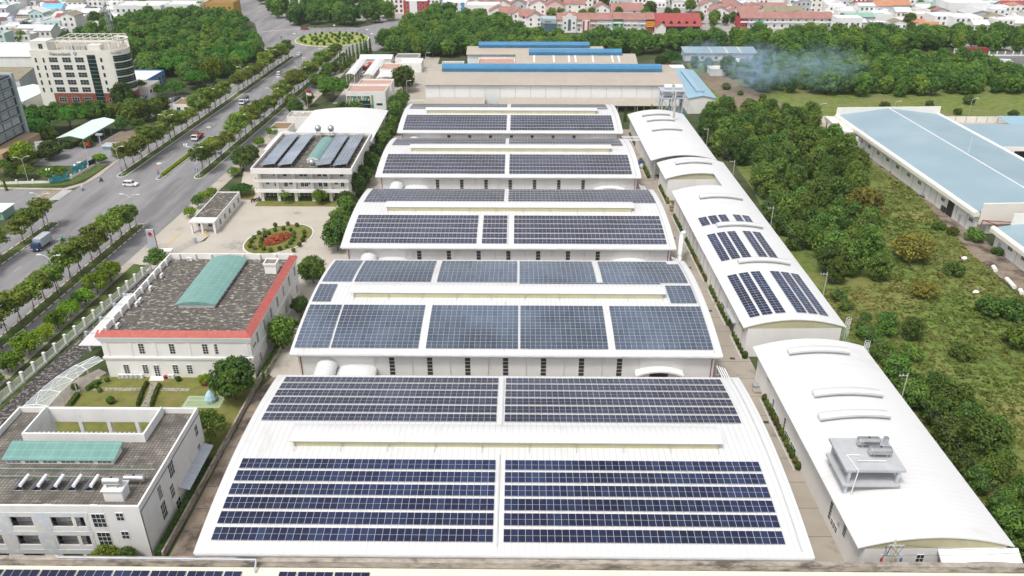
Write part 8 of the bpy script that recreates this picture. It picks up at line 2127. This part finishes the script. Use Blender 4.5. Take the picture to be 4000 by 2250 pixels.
VL=[(Z4(100,160),11,10,6,3,'y','plaster','pink_tile','pink roofed villa at the left end, above the trees'),(Z4(260,180),11,10,6,3,'x','plaster','pink_tile','pink roofed villa second from the left end'),(Z4(430,195),9,9,5.5,3,'y','plaster','pink_tile','pink roofed villa with gable facing, third from the left end'),(Z4(560,215),10,9,5.5,3,'x','plaster','pink_tile','pink roofed villa left of the corner shop, rear one'),(Z4(680,245),11,9,5.5,3.2,'y','plaster','pink_tile','pink roofed villa just left of the glass corner shop'),(Z4(180,55),11,10,6,3,'y','plaster','pink_tile','villa at the top edge, left of three with gables'),(Z4(420,45),11,10,6,3,'y','grey_wall','pink_tile','grey walled villa at the top edge, middle of three with gables'),(Z4(740,55),12,10,6,3,'y','plaster','pink_tile','white villa at the top edge behind the corner shop'),(Z4(990,70),12,11,6.5,3.2,'y','pink_wall','pink_tile','pink walled villa behind the pediment house'),(Z4(1300,50),14,11,6.5,2.2,'x','cream','pink_tile','cream villa behind the terrace row'),(Z4(1720,105),11,10,5.5,3.2,'y','plaster','pink_tile','small villa with facing gable behind the terrace row'),(Z4(2120,125),20,12,5.5,3.6,'x','plaster','pink_tile','wide pink roofed villa behind the terrace row'),(Z5(880,130),12,11,5.5,3,'y','plaster','pink_tile','pink roofed house right of the red hall, nearest'),(Z5(1000,90),12,18,5.5,3,'y','plaster','pink_tile','long pink roofed house right of the red hall'),(Z5(1130,110),13,20,5.5,3.2,'y','plaster','pink_tile','long pink roofed house beside the far terrace row'),(Z5(1270,150),13,12,5.5,3.2,'x','plaster','pink_tile','pink hipped house touching the far terrace row'),(Z5(740,45),12,11,5.5,3,'y','plaster','pink_tile','pink roofed house at the top edge by the tall trees'),(Z5(870,60),11,12,5.5,3,'y','grey_wall','grey_tile','dark slate roofed house among the pink roofs'),(Z5(1070,35),12,16,5.5,3,'y','plaster','pink_tile','pink roofed house at the top edge, right of the slate one'),(Z5(1770,140),24,9,6,2.6,'x','cream','olive_tile','olive roofed row behind the far terrace'),(Z5(1600,95),20,10,6,2.6,'x','plaster','pink_tile','faded pink roofed row behind the olive one')]
for p,w_,d_,h,r_,ax,wm,rm,lab in VL: villa(p[0],p[1],w_,d_,h,r_,ax,wm,rm,lab,6,0,'villas behind the terrace rows')
VR=[(Z6(570,85),11,10,7,2.6,'x','lilac_wall','orange_tile','blue walled house with orange roof, left of two'),(Z6(800,75),13,11,7,2.6,'x','mint_wall','orange_tile','mint walled house with orange roof, right of two'),(Z6(1230,315),11,10,4,2.4,'x','cream','orange_tile','low house with orange roof above the dark trees'),(Z6(2380,110),15,13,7,3.4,'x','pink_wall','red_roof','pale house with red gabled roof at the top right'),(Z6(1890,220),16,14,8,2.2,'y','grey_wall','grey_wall','grey gabled hall at the right, above the trees'),(Z6(2160,260),14,12,7,2,'y','grey_wall','olive_tile','grey house with tan roof beside the gabled hall'),(Z6(330,195),24,9,5,1.6,'x','grey_wall','green_sheet','grey block with green roof slope in the white town'),(Z6(1750,190),18,8,4,1.6,'x','brown_wall','brown_wall','brown roofed row behind the white corner block'),(Z6(350,40),16,9,5,2,'x','plaster','brick_red','dull red roofed house in the white town'),(Z6(700,45),15,9,5,2,'x','plaster','brick_red','dark red roofed house between the two orange roofs')]
for p,w_,d_,h,r_,ax,wm,rm,lab in VR: villa(p[0],p[1],w_,d_,h,r_,ax,wm,rm,lab,6,0,'coloured roofs of the right town')
BK=[(Z6(1420,270),15,14,9,'white stepped house above the dark trees'),(Z6(1710,300),17,14,9.5,'white three-storey corner block with many windows'),(Z6(2440,300),13,12,8,'white house at the right edge with a side window'),(Z6(1700,120),26,18,11,'big plain white block in the right town'),(Z6(100,290),15,10,8.5,'white house at the end of the far terrace row, with brown roof edge'),(Z6(560,190),10,16,7,'white block with a bare gable wall beside the green slope'),(Z6(940,50),8,8,9,'narrow white house right of the orange roofs'),(Z6(200,110),22,10,5,'pale grey terrace block at the left of the right town')]
occ=[]
for p,w_,d_,h,lab in BK:
    x,y=G(p[0],p[1],6); occ.append((x,y)); t=flat_building('town_house',lab,'house',x-w_/2,x+w_/2,y-d_/2,y+d_/2,h,M['frame_white'],M['trim'],.7,.2,0,'white blocks of the right town')
    if 'plain' not in lab and 'bare' not in lab:
        for k in range(int(h/3)): winrow(t,x-w_/2+.8,x+w_/2-.8,y-d_/2-.01,1+k*3,max(2,int(w_/3.2)),1.4,1.6)
for p,*_ in VL+VR: occ.append(G(p[0],p[1],6))
ROOF=[('trim','white flat',0),('trim','white flat',0),('roof_white','white sheet',1),('grey_wall','grey flat',0),('roof_white_cross','white sheet',1),('concrete','grey flat',0),('mint_roof','pale green',1),('brick_red','dull red',1),('orange_tile','orange',1),('pink_tile','pink tiled',1),('olive_tile','olive',1)]
WL=['plaster','frame_white','cream','lilac_wall','grey_wall','mint_wall','frame_white','plaster']
WN={'plaster':'off-white','frame_white':'white','cream':'cream','lilac_wall':'pale lilac','grey_wall':'grey','mint_wall':'mint'}
def town(poly,dx,dy,where,weights,rz=0.0,maxn=200):
    xs=[p[0] for p in poly]; ys=[p[1] for p in poly]; y=min(ys); n=0; j=0
    while y<max(ys):
        x=min(xs)+(dx*.4 if j%2 else 0)
        while x<max(xs):
            X=x+rnd.uniform(-1.2,1.2); Y=y+rnd.uniform(-1.5,1.5)
            if inpoly(X,Y,poly) and rnd.random()<.93 and n<maxn and all(abs(X-a)>9.5 or abs(Y-b_)>9 for a,b_ in occ):
                w_=dx*rnd.uniform(.72,.97); d_=dy*rnd.uniform(.6,.82); h=rnd.choice((3.4,3.8,4.2,6.6,7.0,7.4,9.8)); rm,rn,g=rnd.choices(ROOF,weights)[0]; wm=rnd.choice(WL)
                lab='%s house with %s roof, %s storey%s, %s'%(WN[wm],rn,('one','two','three')[int(h/3.3)-1],'' if h<5 else 's',where)
                if g: t=gable_building('town_house',lab,'house',X-w_/2,X+w_/2,Y-d_/2,Y+d_/2,h,rnd.uniform(.8,2.2),rnd.choice('xxy'),M[wm],M[rm],.4,0,'houses '+where)
                else:
                    t=flat_building('town_house',lab,'house',X-w_/2,X+w_/2,Y-d_/2,Y+d_/2,h,M[wm],M[rm],.6,.2,0,'houses '+where)
                    if rnd.random()<.5:
                        b=MB(); q=rnd.uniform(-w_/4,w_/4); b.box(X+q-1.3,Y-1.3,h-.59,X+q+1.3,Y+1.4,h+1.7); b.build('roof_room',M[wm],t)
                    if rnd.random()<.4:
                        b=MB(); b.tube((X-w_/4,Y+d_/4,h-.5),(X-w_/4+1.6,Y+d_/4,h-.5),.45,n=8); b.build('roof_tank',M['steel'],t)
                for k in range(int(h/3.2)): winrow(t,X-w_/2+.5,X+w_/2-.5,Y-d_/2-.01,.9+3.2*k,max(1,int(w_/3)),1.3,1.5)
                n+=1
            x+=dx
        y+=dy; j+=1
    return n
n1=town([(206,507),(262,494),(345,478),(420,470),(420,650),(200,650),(196,560)],12.0,12.0,'in the white town, top right',(12,10,9,4,8,3,1.6,.7,.6,.5,.6),0,170)
n2=town([(-262,440),(-262,500),(-252,528),(-262,560),(-255,650),(-400,650),(-330,470),(-300,430)],11.5,14,'in the left town',(6,5,6,5,5,3,2,1,.6,1,5),0,80)
n3=town([(-20,592),(118,585),(120,650),(-90,650),(-62,600)],13,15,'top edge behind the villas',(3,3,3,2,2,1,0,1,.6,5,1),0,26)
n4=town([(150,560),(196,560),(200,650),(140,650),(120,600)],11,12,'top edge among pale terraces',(6,5,5,2,4,2,0,0,0,4,1),0,24)
for p,w_,d_,h,r_,ax,wm,rm,lab in ((Z1(860,120),13,10,6,2.5,'x','plaster','sky_roof','white house with bright blue roof left of the bank'),(Z1(800,95),11,8,6.5,2.5,'x','plaster','red_roof','house with bright red roof behind the bright blue one'),(Z1(1080,280),12,10,6,2.6,'x','plaster','red_roof','house with bright red roof nearest the park trees')):
    if rm=='sky_roof' and 'sky_roof' not in M: M['sky_roof']=mat('sky_roof',(.16,.48,.66),.5,.04,.3)
    villa(p[0],p[1],w_,d_,h,r_,ax,wm,rm,lab,6)
for x0_,x1_,y0_,y1_,h,wm,lab in ((-256,-226,528,545,11,'frame_white','big white four-storey building behind the park trees'),(-226,-203,533,548,11,'frame_white','white building right of the big white one, behind the park'),(-203,-184,540,554,11,'ochre_wall','ochre building with stone cornice behind the park trees'),(-290,-262,556,572,12,'frame_white','long white building at the top edge, left of the park'),(-172,-150,575,590,9,'frame_white','white building at the top edge beyond the roundabout wood'),(-92,-78,568,580,10,'cream','cream building at the top edge, left of the red fronted ones'),(-78,-62,562,574,9,'red_wall','red and white fronted building at the top edge'),(-52,-36,556,570,9,'frame_white','white building with a blue side at the top edge'),(-36,-14,552,566,8,'plaster','plain white warehouse left of the villas')):
    t=flat_building('apartment_building',lab,'building',x0_,x1_,y0_,y1_,h,M[wm],M['trim' if wm!='ochre_wall' else 'brown_wall'],.7)
    for k in range(int(h/3)): winrow(t,x0_+1,x1_-1,y0_-.01,1+3*k,max(3,int((x1_-x0_)/3.4)),1.4,1.7)
    if wm=='red_wall': b=MB(); b.box(x0_+4,y0_-.12,.2,x0_+9,y0_-.03,h); b.build('white_bay',M['trim'],t)
    if 'blue side' in lab: b=MB(); b.box(x0_+.2,y0_-.12,.2,x0_+3,y0_-.03,h); b.box(x1_-3,y0_-.12,.2,x1_-1,y0_-.03,h); b.build('blue_bay',M['blue_wall'],t)
b=MB()
X,Y=-224.5,455
for k in range(14):
    z=k*1.9; s=1.1
    for dx,dy in ((-s,-s),(s,-s),(s,s),(-s,s)): b.tube((X+dx,Y+dy,z),(X+dx,Y+dy,z+1.9),.12,n=4)
    b.tube((X-s,Y-s,z),(X+s,Y-s,z+1.9),.07,n=4); b.tube((X+s,Y-s,z),(X-s,Y-s,z+1.9),.07,n=4); b.tube((X-s,Y-s,z),(X+s,Y-s,z),.07,n=4)
t=thing('radio_mast','steel lattice mast with white antennas behind the bank','mast',(X,Y,0)); b.build('lattice',M['grey_metal'],t)
for k in range(8):
    b=MB(); a=k*.8; z=14+k*1.4; b.box(X+1.5*math.cos(a)-.35,Y+1.5*math.sin(a)-.25,z,X+1.5*math.cos(a)+.35,Y+1.5*math.sin(a)+.25,z+2.6); b.build('antenna',M['frame_white'],t)
b=MB(); b.tube((-192,385,0),(-192,385,6),1.2,n=14); b.tube((-192,385,6),(-192,385,6.8),1.3,.3,14); tag(b.build('silo_tank',M['galv']),'grey upright tank half hidden in the park trees','tank')
b=MB(); b.ball((-186,404,1.5),7,5,3.2,12,7,0,.08,rnd); tag(b.build('shade_tent',M['grey_wall']),'grey domed tent roof among the park trees','tent')
# town trees
wt=[(-300,470),(-286,480),(-318,500),(-250,455),(-275,455),(-240,440),(-292,520),(-335,540),(-268,545),(-272,535),(-265,520),(-282,560),(-310,560),(-255,515),(20,535),(26,550),(40,540),(46,548),(62,535),(80,540),(86,560),(95,545),(102,555),(112,530),(118,515),(122,530),(30,580),(58,590),(108,600),(115,575),(128,525),(134,532),(115,620),(98,610),(268,500),(255,488),(282,490),(320,490),(330,520),(345,500),(300,540),(265,545),(345,560),(310,575),(272,580),(160,530),(172,528),(230,495),(240,520)]
for x,y in wt: plant('woodmid' if rnd.random()<.5 else 'wood',x,y,rnd.uniform(.6,.95),'tree between houses at the top of the picture','trees between the houses')
# ------------------------------------------------------------------ smoke drifting from the meadow
def smoke(c,r,dens,seed,lab):
    b=MB(); b.ball((0,0,0),1,1,1,20,12); o=b.build('smoke',None,None) if False else None
    me=b.mesh('smoke',[]); m=bpy.data.materials.new('smoke'); m.use_nodes=True; nt=m.node_tree; N=nt.nodes; L=nt.links; N.remove(N['Principled BSDF'])
    v=N.new('ShaderNodeVolumePrincipled'); v.inputs['Color'].default_value=(.58,.78,1.0,1); v.inputs['Anisotropy'].default_value=.2
    tc=N.new('ShaderNodeTexCoord'); ln=N.new('ShaderNodeVectorMath'); ln.operation='LENGTH'; L.new(tc.outputs['Object'],ln.inputs[0])
    fo=N.new('ShaderNodeMapRange'); fo.interpolation_type='SMOOTHSTEP'; fo.inputs['From Min'].default_value=.15; fo.inputs['From Max'].default_value=1.0; fo.inputs['To Min'].default_value=1; fo.inputs['To Max'].default_value=0; L.new(ln.outputs['Value'],fo.inputs['Value'])
    mp=N.new('ShaderNodeMapping'); mp.inputs['Location'].default_value=(seed,seed*.7,0); L.new(tc.outputs['Object'],mp.inputs['Vector'])
    ns=N.new('ShaderNodeTexNoise'); ns.inputs['Scale'].default_value=2.9; ns.inputs['Distortion'].default_value=1.2; ns.inputs['Roughness'].default_value=.6; ns.inputs['Detail'].default_value=4; L.new(mp.outputs['Vector'],ns.inputs['Vector'])
    mr=N.new('ShaderNodeMapRange'); mr.inputs['From Min'].default_value=.47; mr.inputs['From Max'].default_value=.70; mr.inputs['To Max'].default_value=dens; L.new(ns.outputs['Fac'],mr.inputs['Value'])
    mu=N.new('ShaderNodeMath'); mu.operation='MULTIPLY'; L.new(fo.outputs['Result'],mu.inputs[0]); L.new(mr.outputs['Result'],mu.inputs[1]); L.new(mu.outputs[0],v.inputs['Density'])
    L.new(v.outputs[0],N['Material Output'].inputs['Volume']); me.materials.append(m)
    o=bpy.data.objects.new('smoke',me); COL.objects.link(o); o.location=c; o.scale=r; tag(o,kind='stuff')
smoke((103,354,11),(20,15,13),.30,1.3,'')
smoke((86,384,9),(14,12,11),.20,4.1,'')
smoke((130,356,11),(26,18,12),.13,7.7,'')
smoke((58,292,9.5),(6,6,4),.10,2.9,'')
# ------------------------------------------------------------------ remaining panels as one object
tag(stuff.build('solar_panels', [M['panel_navy'], M['panel_frame'], M['panel_grey'], M['panel_navy'], M['panel_blue']]), kind='stuff')
# ------------------------------------------------------------------ camera, sky, sun
cam = bpy.data.cameras.new('camera'); co = bpy.data.objects.new('camera', cam); COL.objects.link(co)
cam.sensor_width = 36; cam.lens = 36*3152/4000; cam.clip_end = 6000; cam.clip_start = 1
co.location = (0,0,89); co.rotation_euler = (R(90-27.67), 0, R(.59))
SC.camera = co
SUN_EL, SUN_AZ = 62, 215      # azimuth measured clockwise from +Y
w = bpy.data.worlds.new('World'); SC.world = w; w.use_nodes = True
N = w.node_tree.nodes; L = w.node_tree.links
sky = N.new('ShaderNodeTexSky'); sky.sky_type = 'NISHITA'; sky.sun_disc = False
sky.sun_elevation = R(SUN_EL); sky.sun_rotation = R(SUN_AZ); sky.air_density = 1.0; sky.dust_density = 4.0; sky.ozone_density = 1.0
hs = N.new('ShaderNodeHueSaturation'); hs.inputs['Saturation'].default_value = .30
L.new(sky.outputs[0], hs.inputs['Color']); L.new(hs.outputs[0], N['Background'].inputs['Color'])
N['Background'].inputs['Strength'].default_value = .14
sl = bpy.data.lights.new('sun', 'SUN'); sl.energy = 1.5; sl.angle = R(10); sl.color = (1,.965,.92)
so = bpy.data.objects.new('sun', sl); COL.objects.link(so)
d = Vector((math.sin(R(SUN_AZ))*math.cos(R(SUN_EL)), math.cos(R(SUN_AZ))*math.cos(R(SUN_EL)), math.sin(R(SUN_EL))))
so.rotation_euler = d.to_track_quat('Z','Y').to_euler(); so.location = (0,0,150)
HZ = MB(); HZ.box(-1500,-60,-1,1500,1500,95); hz = HZ.build('haze', None or []) ; tag(hz, kind='stuff')
hm = bpy.data.materials.new('haze'); hm.use_nodes = True; hn = hm.node_tree; hn.nodes.remove(hn.nodes['Principled BSDF'])
hv = hn.nodes.new('ShaderNodeVolumePrincipled'); hv.inputs['Color'].default_value = (.90,.95,1,1); hv.inputs['Density'].default_value = .00007; hv.inputs['Anisotropy'].default_value = .2
hn.links.new(hv.outputs[0], hn.nodes['Material Output'].inputs['Volume']); hz.data.materials.append(hm)
SC.view_settings.view_transform = 'Standard'; SC.view_settings.look = 'None'
SC.view_settings.exposure = .38; SC.view_settings.gamma = 1.0
SC.cycles.volume_bounces = 2; SC.cycles.max_bounces = 5; SC.cycles.diffuse_bounces = 3; SC.cycles.glossy_bounces = 2; SC.cycles.transmission_bounces = 3; SC.cycles.transparent_max_bounces = 6
